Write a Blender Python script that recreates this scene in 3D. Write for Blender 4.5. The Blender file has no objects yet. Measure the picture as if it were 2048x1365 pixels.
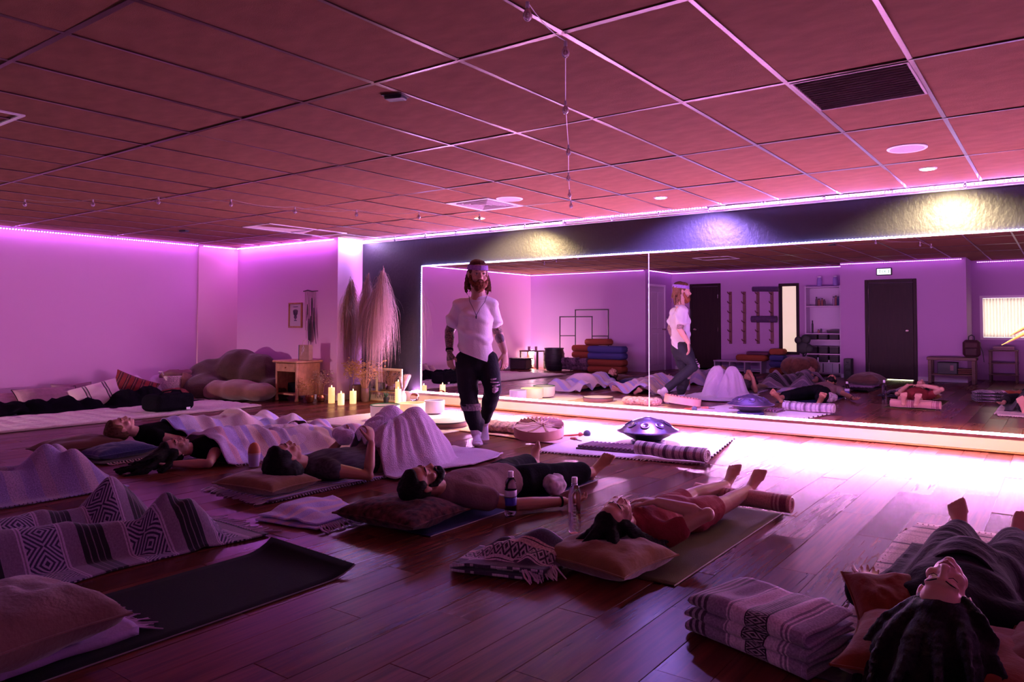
import bpy, math, random
import numpy as np
from mathutils import Vector, Matrix

random.seed(7)
RNG = np.random.default_rng(7)
SC = bpy.context.scene
COL = SC.collection
PI = math.pi

# ------------------------------------------------------------------ camera
F_PX, YAW, PITCH, PX, PY, EYE = 1457.0, -.5919, .0324, 1149.3, 600.2, 1.145
cam_d = bpy.data.cameras.new('camera')
cam = bpy.data.objects.new('camera', cam_d)
COL.objects.link(cam)
cam.location = (0, 0, EYE)
cam.rotation_euler = (PI/2 + PITCH, 0, -YAW)
cam_d.sensor_width = 36
cam_d.lens = F_PX/2048*36
cam_d.shift_x = -(PX-1024)/2048
cam_d.shift_y = (PY-682.5)/2048
cam_d.clip_start = .05
SC.camera = cam

# ------------------------------------------------------------------ view, world
SC.view_settings.view_transform = 'Standard'
SC.view_settings.look = 'None'
SC.view_settings.gamma = 1
SC.view_settings.use_curve_mapping = False
SC.view_settings.exposure = 0.15
SC.cycles.use_denoising = True
SC.cycles.max_bounces = 7
SC.cycles.diffuse_bounces = 3
SC.cycles.glossy_bounces = 4
SC.cycles.transmission_bounces = 7
SC.cycles.transparent_max_bounces = 8
SC.cycles.caustics_reflective = False
SC.cycles.caustics_refractive = False
SC.cycles.sample_clamp_indirect = 4
SC.cycles.sample_clamp_direct = 0
world = bpy.data.worlds.new('world')
SC.world = world
world.use_nodes = True
world.node_tree.nodes['Background'].inputs[0].default_value = (.05, .04, .06, 1)
world.node_tree.nodes['Background'].inputs[1].default_value = .2

# light levels of the room's own lamps (radiance of the strips, watts of the lamps)
LED_VIOLET = (.66, .16, 1.0)
LED_BLUE = (.20, .16, 1.0)
LED_PINK = (.96, .36, .95)
P_CEIL, P_FRAME, P_LEDGE = 230, 65, 880
W_SPOT, W_CANDLE, W_LAMP = 850, 3.2, 24
WINDOW_GLOW = 3.5

# ------------------------------------------------------------------ geometry of the view
_f = Vector((math.sin(YAW)*math.cos(PITCH), math.cos(YAW)*math.cos(PITCH), math.sin(PITCH)))
_r = Vector((math.cos(YAW), -math.sin(YAW), 0))
_u = _r.cross(_f)
EYEP = Vector((0, 0, EYE))
MIRROR_Y = 7.48
CEIL = 2.43
def ray(x, y): return _r*((x-PX)/F_PX) - _u*((y-PY)/F_PX) + _f
def fl(x, y, z=0.):            # the point of height z
    d = ray(x, y); return EYEP + d*((z-EYE)/d.z)
def aty(x, y, Y):              # the point on the plane y = Y
    d = ray(x, y); return EYEP + d*(Y/d.y)
def atx(x, y, X):
    d = ray(x, y); return EYEP + d*(X/d.x)
def vy(x, y, Y):               # the real point on the plane y = Y that is seen in the mirror
    p = aty(x, y, 2*MIRROR_Y-Y); return Vector((p.x, Y, p.z))
def vfl(x, y, z=0.):
    p = fl(x, y, z); return Vector((p.x, 2*MIRROR_Y-p.y, z))

# ------------------------------------------------------------------ noise
def _hash(ix, iy, iz, seed):
    h = (ix*374761393 + iy*668265263 + iz*2147483647 + seed*1274126177) & 0xffffffff
    h = ((h ^ (h >> 13))*1274126177) & 0xffffffff
    return ((h ^ (h >> 16)) & 0xffff)/65535.0
def vnoise(x, y, z=0., seed=0):
    x = np.asarray(x, float); y = np.asarray(y, float); z = np.asarray(z, float)+0*x
    ix, iy, iz = np.floor(x).astype(np.int64), np.floor(y).astype(np.int64), np.floor(z).astype(np.int64)
    fx, fy, fz = x-ix, y-iy, z-iz
    fx, fy, fz = [t*t*(3-2*t) for t in (fx, fy, fz)]
    r = 0
    for a in (0, 1):
        for b in (0, 1):
            for c in (0, 1):
                w = (fx if a else 1-fx)*(fy if b else 1-fy)*(fz if c else 1-fz)
                r = r + w*_hash(ix+a, iy+b, iz+c, seed)
    return r*2-1

# ------------------------------------------------------------------ materials
MATS = {}
def lin(h):
    c = [int(h[i:i+2], 16)/255 for i in (0, 2, 4)]
    return tuple(v/12.92 if v <= .04045 else ((v+.055)/1.055)**2.4 for v in c)
def nodes(name):
    m = bpy.data.materials.new(name); m.use_nodes = True
    nt = m.node_tree
    return m, nt, nt.nodes['Principled BSDF']
def nn(nt, t, **kw):
    n = nt.nodes.new(t)
    for k, v in kw.items():
        if k.startswith('i_'): n.inputs[k[2:].replace('_', ' ')].default_value = v
        else: setattr(n, k, v)
    return n
def math_(nt, op, a, b=None, c=None):
    n = nt.nodes.new('ShaderNodeMath'); n.operation = op
    for i, v in enumerate((a, b, c)):
        if v is None: continue
        if isinstance(v, (int, float)): n.inputs[i].default_value = v
        else: nt.links.new(v, n.inputs[i])
    return n.outputs[0]
def mix_(nt, fac, a, b, mode='MIX'):
    n = nt.nodes.new('ShaderNodeMix'); n.data_type = 'RGBA'; n.blend_type = mode
    for s, v in ((n.inputs[0], fac), (n.inputs[6], a), (n.inputs[7], b)):
        if isinstance(v, (int, float)): s.default_value = v
        elif isinstance(v, tuple): s.default_value = (*v[:3], 1)
        else: nt.links.new(v, s)
    return n.outputs[2]
def M(name, col, rough=.7, metal=0, spec=.4, var=0, vscale=20, bump=0, bscale=60, emit=None, power=0, sheen=0,
      trans=0, sss=0, alpha=1, sample=True, stretch=None, coat=0):
    if name in MATS: return MATS[name]
    if isinstance(col, str): col = lin(col)
    m, nt, b = nodes(name)
    I = b.inputs
    I['Base Color'].default_value = (*col, 1); I['Roughness'].default_value = rough
    I['Metallic'].default_value = metal; I['Specular IOR Level'].default_value = spec
    if sheen: I['Sheen Weight'].default_value = sheen; I['Sheen Roughness'].default_value = .5
    if trans: I['Transmission Weight'].default_value = trans
    if coat: I['Coat Weight'].default_value = coat
    if sss:
        I['Subsurface Weight'].default_value = sss; I['Subsurface Radius'].default_value = (.02, .008, .006); I['Subsurface Scale'].default_value = .5
    if emit:
        I['Emission Color'].default_value = (*emit, 1); I['Emission Strength'].default_value = power
        if not sample: m.cycles.emission_sampling = 'NONE'
    if var or bump:
        tc = nn(nt, 'ShaderNodeTexCoord'); src = tc.outputs['Object']
        if stretch:
            mp = nn(nt, 'ShaderNodeMapping'); mp.inputs['Scale'].default_value = stretch
            nt.links.new(src, mp.inputs[0]); src = mp.outputs[0]
        if var:
            n = nn(nt, 'ShaderNodeTexNoise', i_Scale=vscale, i_Detail=4.); nt.links.new(src, n.inputs['Vector'])
            r = nn(nt, 'ShaderNodeMapRange'); nt.links.new(n.outputs[0], r.inputs[0])
            r.inputs[1].default_value = .3; r.inputs[2].default_value = .7
            r.inputs[3].default_value = 1-var; r.inputs[4].default_value = 1+var
            h = nn(nt, 'ShaderNodeHueSaturation', i_Color=(*col, 1)); nt.links.new(r.outputs[0], h.inputs['Value'])
            nt.links.new(h.outputs[0], I['Base Color'])
        if bump:
            n = nn(nt, 'ShaderNodeTexNoise', i_Scale=bscale, i_Detail=3.); nt.links.new(src, n.inputs['Vector'])
            bp = nn(nt, 'ShaderNodeBump', i_Strength=bump, i_Distance=.01)
            nt.links.new(n.outputs[0], bp.inputs['Height']); nt.links.new(bp.outputs[0], I['Normal'])
    MATS[name] = m
    return m
def GLASS(name, col, rough=.02, ior=1.45):
    m, nt, b = nodes(name)
    b.inputs['Base Color'].default_value = (*col, 1); b.inputs['Roughness'].default_value = rough
    b.inputs['Transmission Weight'].default_value = 1; b.inputs['IOR'].default_value = ior
    return m
def WOVEN(name, axis, period, stops, zones=(), zcol=((.02, .02, .03), (.45, .4, .5)), zk=11., zn=3., noise=.25, rough=.9, sheen=.25):
    """striped woven cloth; stops = [(pos, colour)] over one period along a uv axis, zones = bands with a stepped diamond weave"""
    m, nt, b = nodes(name)
    uv = nn(nt, 'ShaderNodeUVMap'); sp = nn(nt, 'ShaderNodeSeparateXYZ'); nt.links.new(uv.outputs[0], sp.inputs[0])
    a, o = sp.outputs[axis], sp.outputs[1-axis]
    wob = nn(nt, 'ShaderNodeTexNoise', i_Scale=9., i_Detail=2.); nt.links.new(uv.outputs[0], wob.inputs['Vector'])
    aw = math_(nt, 'ADD', a, math_(nt, 'MULTIPLY', math_(nt, 'SUBTRACT', wob.outputs[0], .5), .008))
    t = math_(nt, 'FRACT', math_(nt, 'DIVIDE', aw, period))
    rp = nn(nt, 'ShaderNodeValToRGB'); cr = rp.color_ramp; cr.interpolation = 'CONSTANT'
    st = sorted(stops)
    cr.elements[0].position = st[0][0]; cr.elements[0].color = (*st[0][1], 1)
    cr.elements[1].position = st[1][0]; cr.elements[1].color = (*st[1][1], 1)
    for p, c in st[2:]:
        e = cr.elements.new(p); e.color = (*c, 1)
    nt.links.new(t, rp.inputs[0]); col = rp.outputs[0]
    for p0, p1 in zones:
        msk = math_(nt, 'MULTIPLY', math_(nt, 'GREATER_THAN', t, p0), math_(nt, 'LESS_THAN', t, p1))
        q = math_(nt, 'ABSOLUTE', math_(nt, 'SUBTRACT', math_(nt, 'FRACT', math_(nt, 'MULTIPLY', o, zk)), .5))
        w = math_(nt, 'ABSOLUTE', math_(nt, 'DIVIDE', math_(nt, 'SUBTRACT', t, (p0+p1)/2), p1-p0))
        s = math_(nt, 'GREATER_THAN', math_(nt, 'FRACT', math_(nt, 'MULTIPLY', math_(nt, 'ADD', q, w), zn*2)), .5)
        col = mix_(nt, msk, col, mix_(nt, s, zcol[0], zcol[1]))
    nz = nn(nt, 'ShaderNodeTexNoise', i_Scale=120., i_Detail=3.); nt.links.new(uv.outputs[0], nz.inputs['Vector'])
    r = nn(nt, 'ShaderNodeMapRange'); nt.links.new(nz.outputs[0], r.inputs[0])
    r.inputs[1].default_value = .3; r.inputs[2].default_value = .7; r.inputs[3].default_value = 1-noise; r.inputs[4].default_value = 1+noise
    h = nn(nt, 'ShaderNodeHueSaturation'); nt.links.new(col, h.inputs['Color']); nt.links.new(r.outputs[0], h.inputs['Value'])
    nt.links.new(h.outputs[0], b.inputs['Base Color'])
    bp = nn(nt, 'ShaderNodeBump', i_Strength=.35, i_Distance=.004)
    nt.links.new(nz.outputs[0], bp.inputs['Height']); nt.links.new(bp.outputs[0], b.inputs['Normal'])
    b.inputs['Roughness'].default_value = rough; b.inputs['Specular IOR Level'].default_value = .15
    b.inputs['Sheen Weight'].default_value = sheen
    return m

# ------------------------------------------------------------------ mesh builder
class B:
    def __init__(s): s.v = []; s.f = []; s.uv = None
    def add(s, v, f):
        o = len(s.v); s.v += [tuple(p) for p in v]; s.f += [tuple(i+o for i in q) for q in f]; return s
    def box(s, c, d, R=None, bev=0):
        x, y, z = [t/2 for t in d]; P = []
        if bev:
            b = min(bev, x*.9, y*.9, z*.9)
            for sz, k in ((-z, 1), (-z+b, 0), (z-b, 0), (z, 1)):
                e = b*k
                P += [(-x+b, -y+e, sz), (x-b, -y+e, sz), (x-e, -y+b, sz), (x-e, y-b, sz), (x-b, y-e, sz), (-x+b, y-e, sz), (-x+e, y-b, sz), (-x+e, -y+b, sz)]
            Fc = [tuple(range(7, -1, -1)), tuple(range(24, 32))]
            for l in range(3):
                for i in range(8): Fc.append((l*8+i, l*8+(i+1) % 8, l*8+8+(i+1) % 8, l*8+8+i))
        else:
            P = [(a, b_, c_) for c_ in (-z, z) for a, b_ in ((-x, -y), (x, -y), (x, y), (-x, y))]
            Fc = [(3, 2, 1, 0), (4, 5, 6, 7), (0, 1, 5, 4), (1, 2, 6, 5), (2, 3, 7, 6), (3, 0, 4, 7)]
        c = Vector(c)
        return s.add([(R @ Vector(p) if R else Vector(p)) + c for p in P], Fc)
    def span(s, a, b, bev=0):          # box between two corners
        a, b = Vector(a), Vector(b)
        return s.box((a+b)/2, [abs(t) for t in (b-a)], None, bev)
    def tube(s, pts, rad, n=10, up=None, cap=True):
        pts = [Vector(p) for p in pts]; k = len(pts)
        if not isinstance(rad, (list, tuple)): rad = [rad]*k
        rad = [r if isinstance(r, (list, tuple)) else (r, r) for r in rad]
        V, Fc = [], []
        t0 = (pts[1]-pts[0]).normalized()
        ref = Vector(up) if up else (Vector((0, 0, 1)) if abs(t0.z) < .9 else Vector((1, 0, 0)))
        rings = []
        for i in range(k):
            t = (pts[min(i+1, k-1)]-pts[max(i-1, 0)])
            t = t.normalized() if t.length > 1e-9 else t0
            sd = t.cross(ref)
            if sd.length < 1e-5: sd = t.orthogonal()
            sd.normalize(); w = sd.cross(t).normalized()
            if not up: ref = w
            rings.append((pts[i], sd, w, rad[i], t))
        def ring(p, sd, w, r):
            return [p + sd*(math.cos(2*PI*j/n)*r[0]) + w*(math.sin(2*PI*j/n)*r[1]) for j in range(n)]
        L = []
        if cap == 'round':
            p, sd, w, r, t = rings[0]; m = min(r)
            L += [ring(p - t*m*.85, sd, w, (r[0]*.45, r[1]*.45)), ring(p-t*m*.45, sd, w, (r[0]*.85, r[1]*.85))]
        for p, sd, w, r, t in rings: L.append(ring(p, sd, w, r))
        if cap == 'round':
            p, sd, w, r, t = rings[-1]; m = min(r)
            L += [ring(p+t*m*.45, sd, w, (r[0]*.85, r[1]*.85)), ring(p+t*m*.85, sd, w, (r[0]*.45, r[1]*.45))]
        for l in L: V += l
        for i in range(len(L)-1):
            for j in range(n):
                Fc.append((i*n+j, i*n+(j+1) % n, (i+1)*n+(j+1) % n, (i+1)*n+j))
        if cap: Fc += [tuple(range(n-1, -1, -1)), tuple((len(L)-1)*n+j for j in range(n))]
        return s.add(V, Fc)
    def ell(s, c, r, R=None, n=14, m=9):
        if not isinstance(r, (list, tuple)): r = (r, r, r)
        V = [Vector((0, 0, -r[2]))]; Fc = []
        for i in range(1, m):
            a = -PI/2 + PI*i/m
            for j in range(n):
                b = 2*PI*j/n; V.append(Vector((r[0]*math.cos(a)*math.cos(b), r[1]*math.cos(a)*math.sin(b), r[2]*math.sin(a))))
        V.append(Vector((0, 0, r[2])))
        for j in range(n):
            Fc.append((0, 1+(j+1) % n, 1+j))
            for i in range(m-2): Fc.append((1+i*n+j, 1+i*n+(j+1) % n, 1+(i+1)*n+(j+1) % n, 1+(i+1)*n+j))
            Fc.append((1+(m-2)*n+j, 1+(m-2)*n+(j+1) % n, len(V)-1))
        c = Vector(c)
        return s.add([(R @ p if R else p)+c for p in V], Fc)
    def lathe(s, prof, c=(0, 0, 0), n=24, R=None):
        c = Vector(c); V, Fc = [], []; k = len(prof)
        for r, z in prof:
            for j in range(n):
                p = Vector((r*math.cos(2*PI*j/n), r*math.sin(2*PI*j/n), z)); V.append((R @ p if R else p)+c)
        for i in range(k-1):
            for j in range(n): Fc.append((i*n+j, i*n+(j+1) % n, (i+1)*n+(j+1) % n, (i+1)*n+j))
        a, b_ = prof[0][0] > 1e-6, prof[-1][0] > 1e-6
        if a and b_:                      # a ring: close the profile on itself
            for j in range(n): Fc.append(((k-1)*n+j, (k-1)*n+(j+1) % n, (j+1) % n, j))
        elif a: Fc.append(tuple(range(n-1, -1, -1)))
        elif b_: Fc.append(tuple((k-1)*n+j for j in range(n)))
        return s.add(V, Fc)
    def sheet(s, G, thick=0):          # G: array (nu, nv, 3); closed sheet when thick
        G = np.asarray(G, float); nu, nv = G.shape[:2]
        idx = lambda i, j: i*nv+j
        V = [tuple(p) for p in G.reshape(-1, 3)]
        Fc = [(idx(i, j), idx(i+1, j), idx(i+1, j+1), idx(i, j+1)) for i in range(nu-1) for j in range(nv-1)]
        if thick:
            du = np.gradient(G, axis=0); dv = np.gradient(G, axis=1); N = np.cross(du, dv)
            N /= np.linalg.norm(N, axis=2, keepdims=True)+1e-12
            o = len(V); V += [tuple(p) for p in (G-N*thick).reshape(-1, 3)]
            Fc += [tuple(o+q for q in reversed(f)) for f in Fc]
            edge = [idx(i, 0) for i in range(nu)] + [idx(nu-1, j) for j in range(1, nv)] + [idx(i, nv-1) for i in range(nu-2, -1, -1)] + [idx(0, j) for j in range(nv-2, 0, -1)]
            for a, b in zip(edge, edge[1:]+edge[:1]): Fc.append((b, a, o+a, o+b))
        return s.add(V, Fc)

def shade(me, smooth=True, ang=40):
    me.polygons.foreach_set('use_smooth', [smooth]*len(me.polygons))
    if smooth and ang < 180:
        try: me.set_sharp_from_angle(angle=math.radians(ang))
        except Exception: pass
def mesh_of(b, name):
    me = bpy.data.meshes.new(name); me.from_pydata(b.v, [], b.f); me.update()
    if b.uv is not None:
        uvl = me.uv_layers.new(name='UVMap')
        li = np.empty(len(me.loops), np.int32); me.loops.foreach_get('vertex_index', li)
        uvl.data.foreach_set('uv', np.asarray(b.uv, np.float32)[li].ravel())
    return me
def remesh(me, voxel, smooth=3, disp=None):
    o = bpy.data.objects.new('tmp', me); COL.objects.link(o)
    r = o.modifiers.new('r', 'REMESH'); r.mode = 'VOXEL'; r.voxel_size = voxel; r.adaptivity = 0
    if smooth:
        sm = o.modifiers.new('s', 'SMOOTH'); sm.factor = .5; sm.iterations = smooth
    dg = bpy.context.evaluated_depsgraph_get()
    out = bpy.data.meshes.new_from_object(o.evaluated_get(dg), depsgraph=dg)
    bpy.data.objects.remove(o); bpy.data.meshes.remove(me)
    if disp:
        n = len(out.vertices)
        co = np.empty(n*3, np.float32); out.vertices.foreach_get('co', co); co = co.reshape(-1, 3).astype(float)
        no = np.array([v.normal[:] for v in out.vertices])
        co = co + no*disp(co, no)[:, None]
        out.vertices.foreach_set('co', co.astype(np.float32).ravel()); out.update()
    return out
def wr(amp, sc, seed=0, aniso=(1, 1, 1)):      # cloth wrinkles for remesh
    def d(co, no):
        p = co*np.array(aniso)*sc
        a = vnoise(p[:, 0], p[:, 1], p[:, 2], seed); b_ = vnoise(p[:, 0]*2.1, p[:, 1]*2.1, p[:, 2]*2.1, seed+5)
        return amp*((1-np.abs(a)*2)*.6 + .4*b_)
    return d
def obj(name, b, mat, parent=None, smooth=True, ang=40, voxel=0, sm=3, disp=None, kind=None, world=True, label=None):
    me = b if isinstance(b, bpy.types.Mesh) else mesh_of(b, name)
    if voxel: me = remesh(me, voxel, sm, disp); me.name = name
    if mat: me.materials.append(mat)
    shade(me, smooth, ang)
    o = bpy.data.objects.new(name, me); COL.objects.link(o)
    if parent:
        o.parent = parent
        if world: me.transform(Matrix.Translation(-root_loc(parent)))
    if kind: o['kind'] = kind
    if label: o['label'] = label
    return o
def root_loc(o):
    p = Vector((0, 0, 0))
    while o: p += o.location; o = o.parent
    return p
def tag(o, label, cat, group=None):
    o['label'] = label; o['category'] = cat
    if group: o['group'] = group
    return o
def thing(name, label, cat, loc=(0, 0, 0), group=None):
    o = bpy.data.objects.new(name, None); COL.objects.link(o); o.location = loc; o.empty_display_size = .1
    return tag(o, label, cat, group)
def struct(name, b, mat, parent=None, **k):
    o = obj(name, b, mat, parent, **k)
    if not parent: o['kind'] = 'structure'
    return o
def dup(root, loc, rotz=0, label=None, group=None):
    r = root.copy(); COL.objects.link(r); r.location = loc; r.rotation_euler = (0, 0, rotz)
    if label: r['label'] = label
    if group: r['group'] = group
    for ch in list(root.children):
        c = ch.copy(); COL.objects.link(c); c.parent = r
        for g in list(ch.children):
            d = g.copy(); COL.objects.link(d); d.parent = c
    return r
def lamp(name, kind, loc, power, col, parent, size=.03, **k):
    d = bpy.data.lights.new(name, kind); d.energy = power; d.color = col
    if kind != 'AREA': d.shadow_soft_size = size
    for a, v in k.items(): setattr(d, a, v)
    o = bpy.data.objects.new(name, d); COL.objects.link(o); o.parent = parent
    o.location = Vector(loc)-root_loc(parent)
    return o
def Rz(a): return Matrix.Rotation(a, 3, 'Z')
def frame(y, z):                      # rotation whose columns are x, y(fwd), z(up)
    z = Vector(z).normalized(); y = Vector(y); y = (y - z*y.dot(z)).normalized(); x = y.cross(z)
    return Matrix((x, y, z)).transposed()
# ================================================================== materials of the shell
PAINT = M('wall_paint', (.84, .50, .74), .75, bump=.05, bscale=90, spec=.25)
PAINT_LAMPLIT = M('wall_paint_lamplit', (.90, .62, .64), .75, bump=.05, bscale=90, spec=.25)  # same wall, with the warm lamplight of its far section painted into the colour
PAINTB = M('back_wall_paint', (.46, .27, .48), .75, bump=.05, bscale=90, spec=.25)
TRIMW = M('trim_paint', (.78, .70, .76), .45)
DARKW = M('accent_wall_paint', (.016, .015, .022), .42, spec=.35, bump=.32, bscale=30, stretch=(1, 1, .7))
BOARD = M('ledge_paint', (.74, .60, .60), .5)
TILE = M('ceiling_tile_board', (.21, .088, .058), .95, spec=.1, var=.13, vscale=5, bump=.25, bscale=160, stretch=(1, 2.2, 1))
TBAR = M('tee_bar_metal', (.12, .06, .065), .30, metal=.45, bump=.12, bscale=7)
MIRR = M('mirror_silver', (.95, .93, .95), .0, metal=1)
BLACK = M('black_plastic', (.018, .018, .02), .5)
WHITEP = M('white_plastic', (.8, .76, .8), .45)

def plank_material():
    m, nt, b = nodes('laminate_plank')
    geo = nn(nt, 'ShaderNodeNewGeometry'); oi = nn(nt, 'ShaderNodeObjectInfo')
    r = math_(nt, 'FRACT', math_(nt, 'ADD', geo.outputs['Random Per Island'], oi.outputs['Random']))
    mp = nn(nt, 'ShaderNodeMapping'); mp.inputs['Scale'].default_value = (38, 2.2, 1)
    nt.links.new(geo.outputs['Position'], mp.inputs[0])
    cb = nn(nt, 'ShaderNodeCombineXYZ'); nt.links.new(math_(nt, 'MULTIPLY', r, 40.), cb.inputs[2]); nt.links.new(cb.outputs[0], mp.inputs['Location'])
    g = nn(nt, 'ShaderNodeTexNoise', i_Scale=1., i_Detail=5., i_Distortion=.6); nt.links.new(mp.outputs[0], g.inputs['Vector'])
    rp = nn(nt, 'ShaderNodeValToRGB'); e = rp.color_ramp.elements
    e[0].position = .3; e[0].color = (.048, .0115, .008, 1); e[1].position = .72; e[1].color = (.145, .038, .022, 1)
    nt.links.new(g.outputs[0], rp.inputs[0])
    h = nn(nt, 'ShaderNodeHueSaturation'); nt.links.new(rp.outputs[0], h.inputs['Color'])
    mr = nn(nt, 'ShaderNodeMapRange'); mr.inputs[3].default_value = .72; mr.inputs[4].default_value = 1.3; nt.links.new(r, mr.inputs[0]); nt.links.new(mr.outputs[0], h.inputs['Value'])
    nt.links.new(h.outputs[0], b.inputs['Base Color'])
    ro = nn(nt, 'ShaderNodeMapRange'); ro.inputs[3].default_value = .22; ro.inputs[4].default_value = .34; nt.links.new(r, ro.inputs[0])
    rg = math_(nt, 'ADD', ro.outputs[0], math_(nt, 'MULTIPLY', math_(nt, 'SUBTRACT', g.outputs[0], .5), .04))
    nt.links.new(rg, b.inputs['Roughness']); b.inputs['Specular IOR Level'].default_value = .10
    bp = nn(nt, 'ShaderNodeBump', i_Strength=.05, i_Distance=.002); nt.links.new(g.outputs[0], bp.inputs['Height']); nt.links.new(bp.outputs[0], b.inputs['Normal'])
    return m
PLANK = plank_material()

# ================================================================== floor
X0, X1, YB = -11.6, 1.9, -2.7
sub = struct('floor', B().span((X0-.1, YB-.1, -.06), (X1+.1, MIRROR_Y+.1, -.012)), M('underlay', (.03, .012, .01), .8), smooth=False)
PW, PL, GAP = .19, 1.22, .0016
pm = B().box((0, 0, -.005), (PW-GAP, PL-GAP, .010), bev=.0012)
plank_me = mesh_of(pm, 'plank'); plank_me.materials.append(PLANK); shade(plank_me, False)
cells = []
ncol = int((X1-X0)/PW)+1
for i in range(ncol):
    off = ((i*37) % 5)*.2*PL + random.uniform(-.04, .04)
    y = YB - off
    while y < MIRROR_Y:
        c = Vector((X0+PW*(i+.5), y+PL/2, 0)); d = c-EYEP
        fwd = d.dot(_f); vis = -1
        if fwd > .4 and y+PL > .2:
            px = PX+F_PX*d.dot(_r)/fwd; py = PY-F_PX*d.dot(_u)/fwd
            if -250 < px < 2250 and py < 1750: vis = 1/fwd**3
        cells.append((vis, c)); y += PL
cells.sort(key=lambda t: -t[0])
rest = B()
for k, (vis, c) in enumerate(cells):
    tx, ty = random.gauss(0, .0011), random.gauss(0, .0022)
    z = random.uniform(-.0006, 0)
    if k < 300 and vis > 0:
        o = bpy.data.objects.new('plank', plank_me); COL.objects.link(o); o.parent = sub
        o.location = (c.x, c.y, z); o.rotation_euler = (tx, ty, 0)
    else:
        rest.box((c.x, c.y, z-.005), (PW-GAP, PL-GAP, .010), Matrix.Rotation(tx, 3, 'X') @ Matrix.Rotation(ty, 3, 'Y'))
obj('outer_planks', rest, PLANK, sub, smooth=False, kind='stuff')

# ================================================================== walls
YB1, XR1, YB2, XB3, YB3, XB4, YB4 = -.25, -8.2, -1.62, -3.93, -.98, -1.57, -2.0
Y_L, X_P = 7.02, -8.97                       # plane of the wall left of the accent wall, and the return face
T = .12
struct('wall_left', B().span((X0-T, YB1-T, 0), (X0, Y_L+T, CEIL+.2)), PAINT, smooth=False)
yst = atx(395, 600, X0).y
struct('wall_left_far', B().span((X0, yst, 0), (X0+.025, Y_L, CEIL-.005)), PAINT_LAMPLIT, smooth=False)
struct('wall_rear_left', B().span((X0-T, Y_L, 0), (X_P, Y_L+.1, CEIL+.2)).span((X_P-.1, Y_L+.1, 0), (X_P, MIRROR_Y+T, CEIL+.2)), PAINT, smooth=False)
struct('wall_accent', B().span((X_P, MIRROR_Y, 0), (X1, MIRROR_Y+T, CEIL+.2)), DARKW, smooth=False)
struct('wall_right', B().span((X1, YB-T, 0), (X1+T, MIRROR_Y+T, CEIL+.2)), PAINT, smooth=False)
# walls behind the camera (seen in the mirror)
struct('wall_back_left', B().span((X0-T, YB1-T, 0), (XR1, YB1, CEIL+.2)), PAINTB, smooth=False)
struct('wall_back_return', B().span((XR1-T, YB2-T, 0), (XR1, YB1-T, CEIL+.2)), PAINTB, smooth=False)
struct('wall_back_middle', B().span((XR1-T, YB2-T, 0), (XB3, YB2, CEIL+.2)), PAINTB, smooth=False)
struct('wall_back_block', B().span((XB3, YB4-T, 0), (XB4, YB3, CEIL+.2)), PAINTB, smooth=False)
WX0, WZ0, WZ1 = max(vy(1965, 597, YB4).x, XB4+.12), vy(1968, 675, YB4).z, vy(1965, 597, YB4).z
WX1 = WX0+1.5
bw = B().span((XB4, YB4-T, 0), (X1, YB4, WZ0)).span((XB4, YB4-T, WZ1), (X1, YB4, CEIL+.2)).span((XB4, YB4-T, WZ0), (WX0, YB4, WZ1)).span((WX1, YB4-T, WZ0), (X1, YB4, WZ1))
struct('wall_back_right', bw, PAINTB, smooth=False)

# skirtings and the crown trim of the accent wall
def skirt(name, a, b_, n, h=.085, d=.012, mat=TRIMW):
    a, b_, n = Vector(a), Vector(b_), Vector(n)
    bb = B(); bb.span(a+Vector((0, 0, .001)), b_+n*d+Vector((0, 0, h*.8)), bev=.003).span(a+Vector((0, 0, h*.8)), b_+n*d*.6+Vector((0, 0, h)), bev=.003)
    return struct(name, bb, mat, smooth=False)
skirt('baseboard_left', (X0, YB1+.02, 0), (X0, yst-.02, 0), (1, 0, 0))
skirt('baseboard_rear_left', (X0+.04, Y_L, 0), (X_P, Y_L, 0), (0, -1, 0))
skirt('baseboard_return', (X_P, Y_L-.01, 0), (X_P, MIRROR_Y, 0), (1, 0, 0))
skirt('baseboard_back_block', (XB3, YB3, 0), (vy(1738, 764, YB3).x-.06, YB3, 0), (0, 1, 0))
skirt('baseboard_back_block_right', (vy(1829, 764, YB3).x+.06, YB3, 0), (XB4, YB3, 0), (0, 1, 0))
skirt('baseboard_back_middle', (XR1+.1, YB2, 0), (XB3, YB2, 0), (0, 1, 0))
cz = aty(735, 488, MIRROR_Y).z
cb = B()
for z0, z1, d in ((cz, cz+.022, .014), (cz+.022, cz+.04, .024), (cz+.04, cz+.058, .036), (cz+.058, CEIL-.012, .03)):
    cb.span((X_P+.002, MIRROR_Y-d, z0), (X1, MIRROR_Y, z1), bev=.004)
struct('trim_1', cb, TRIMW, smooth=False)

# ledge below the mirror: a painted board with a stained quarter round at the floor
LED_Z = .172
MX0 = aty(845, 660, MIRROR_Y).x
led_b = B().span((X_P+.01, MIRROR_Y-.03, .02), (X1, MIRROR_Y, LED_Z-.012), bev=.003)
struct('baseboard_accent', led_b, BOARD, smooth=False)
q = B().tube([(X_P+.012, MIRROR_Y-.034, .010), (X1, MIRROR_Y-.034, .010)], .0095, 8)
struct('trim_2', q, M('stained_quarter_round', (.42, .14, .07), .5))

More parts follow.
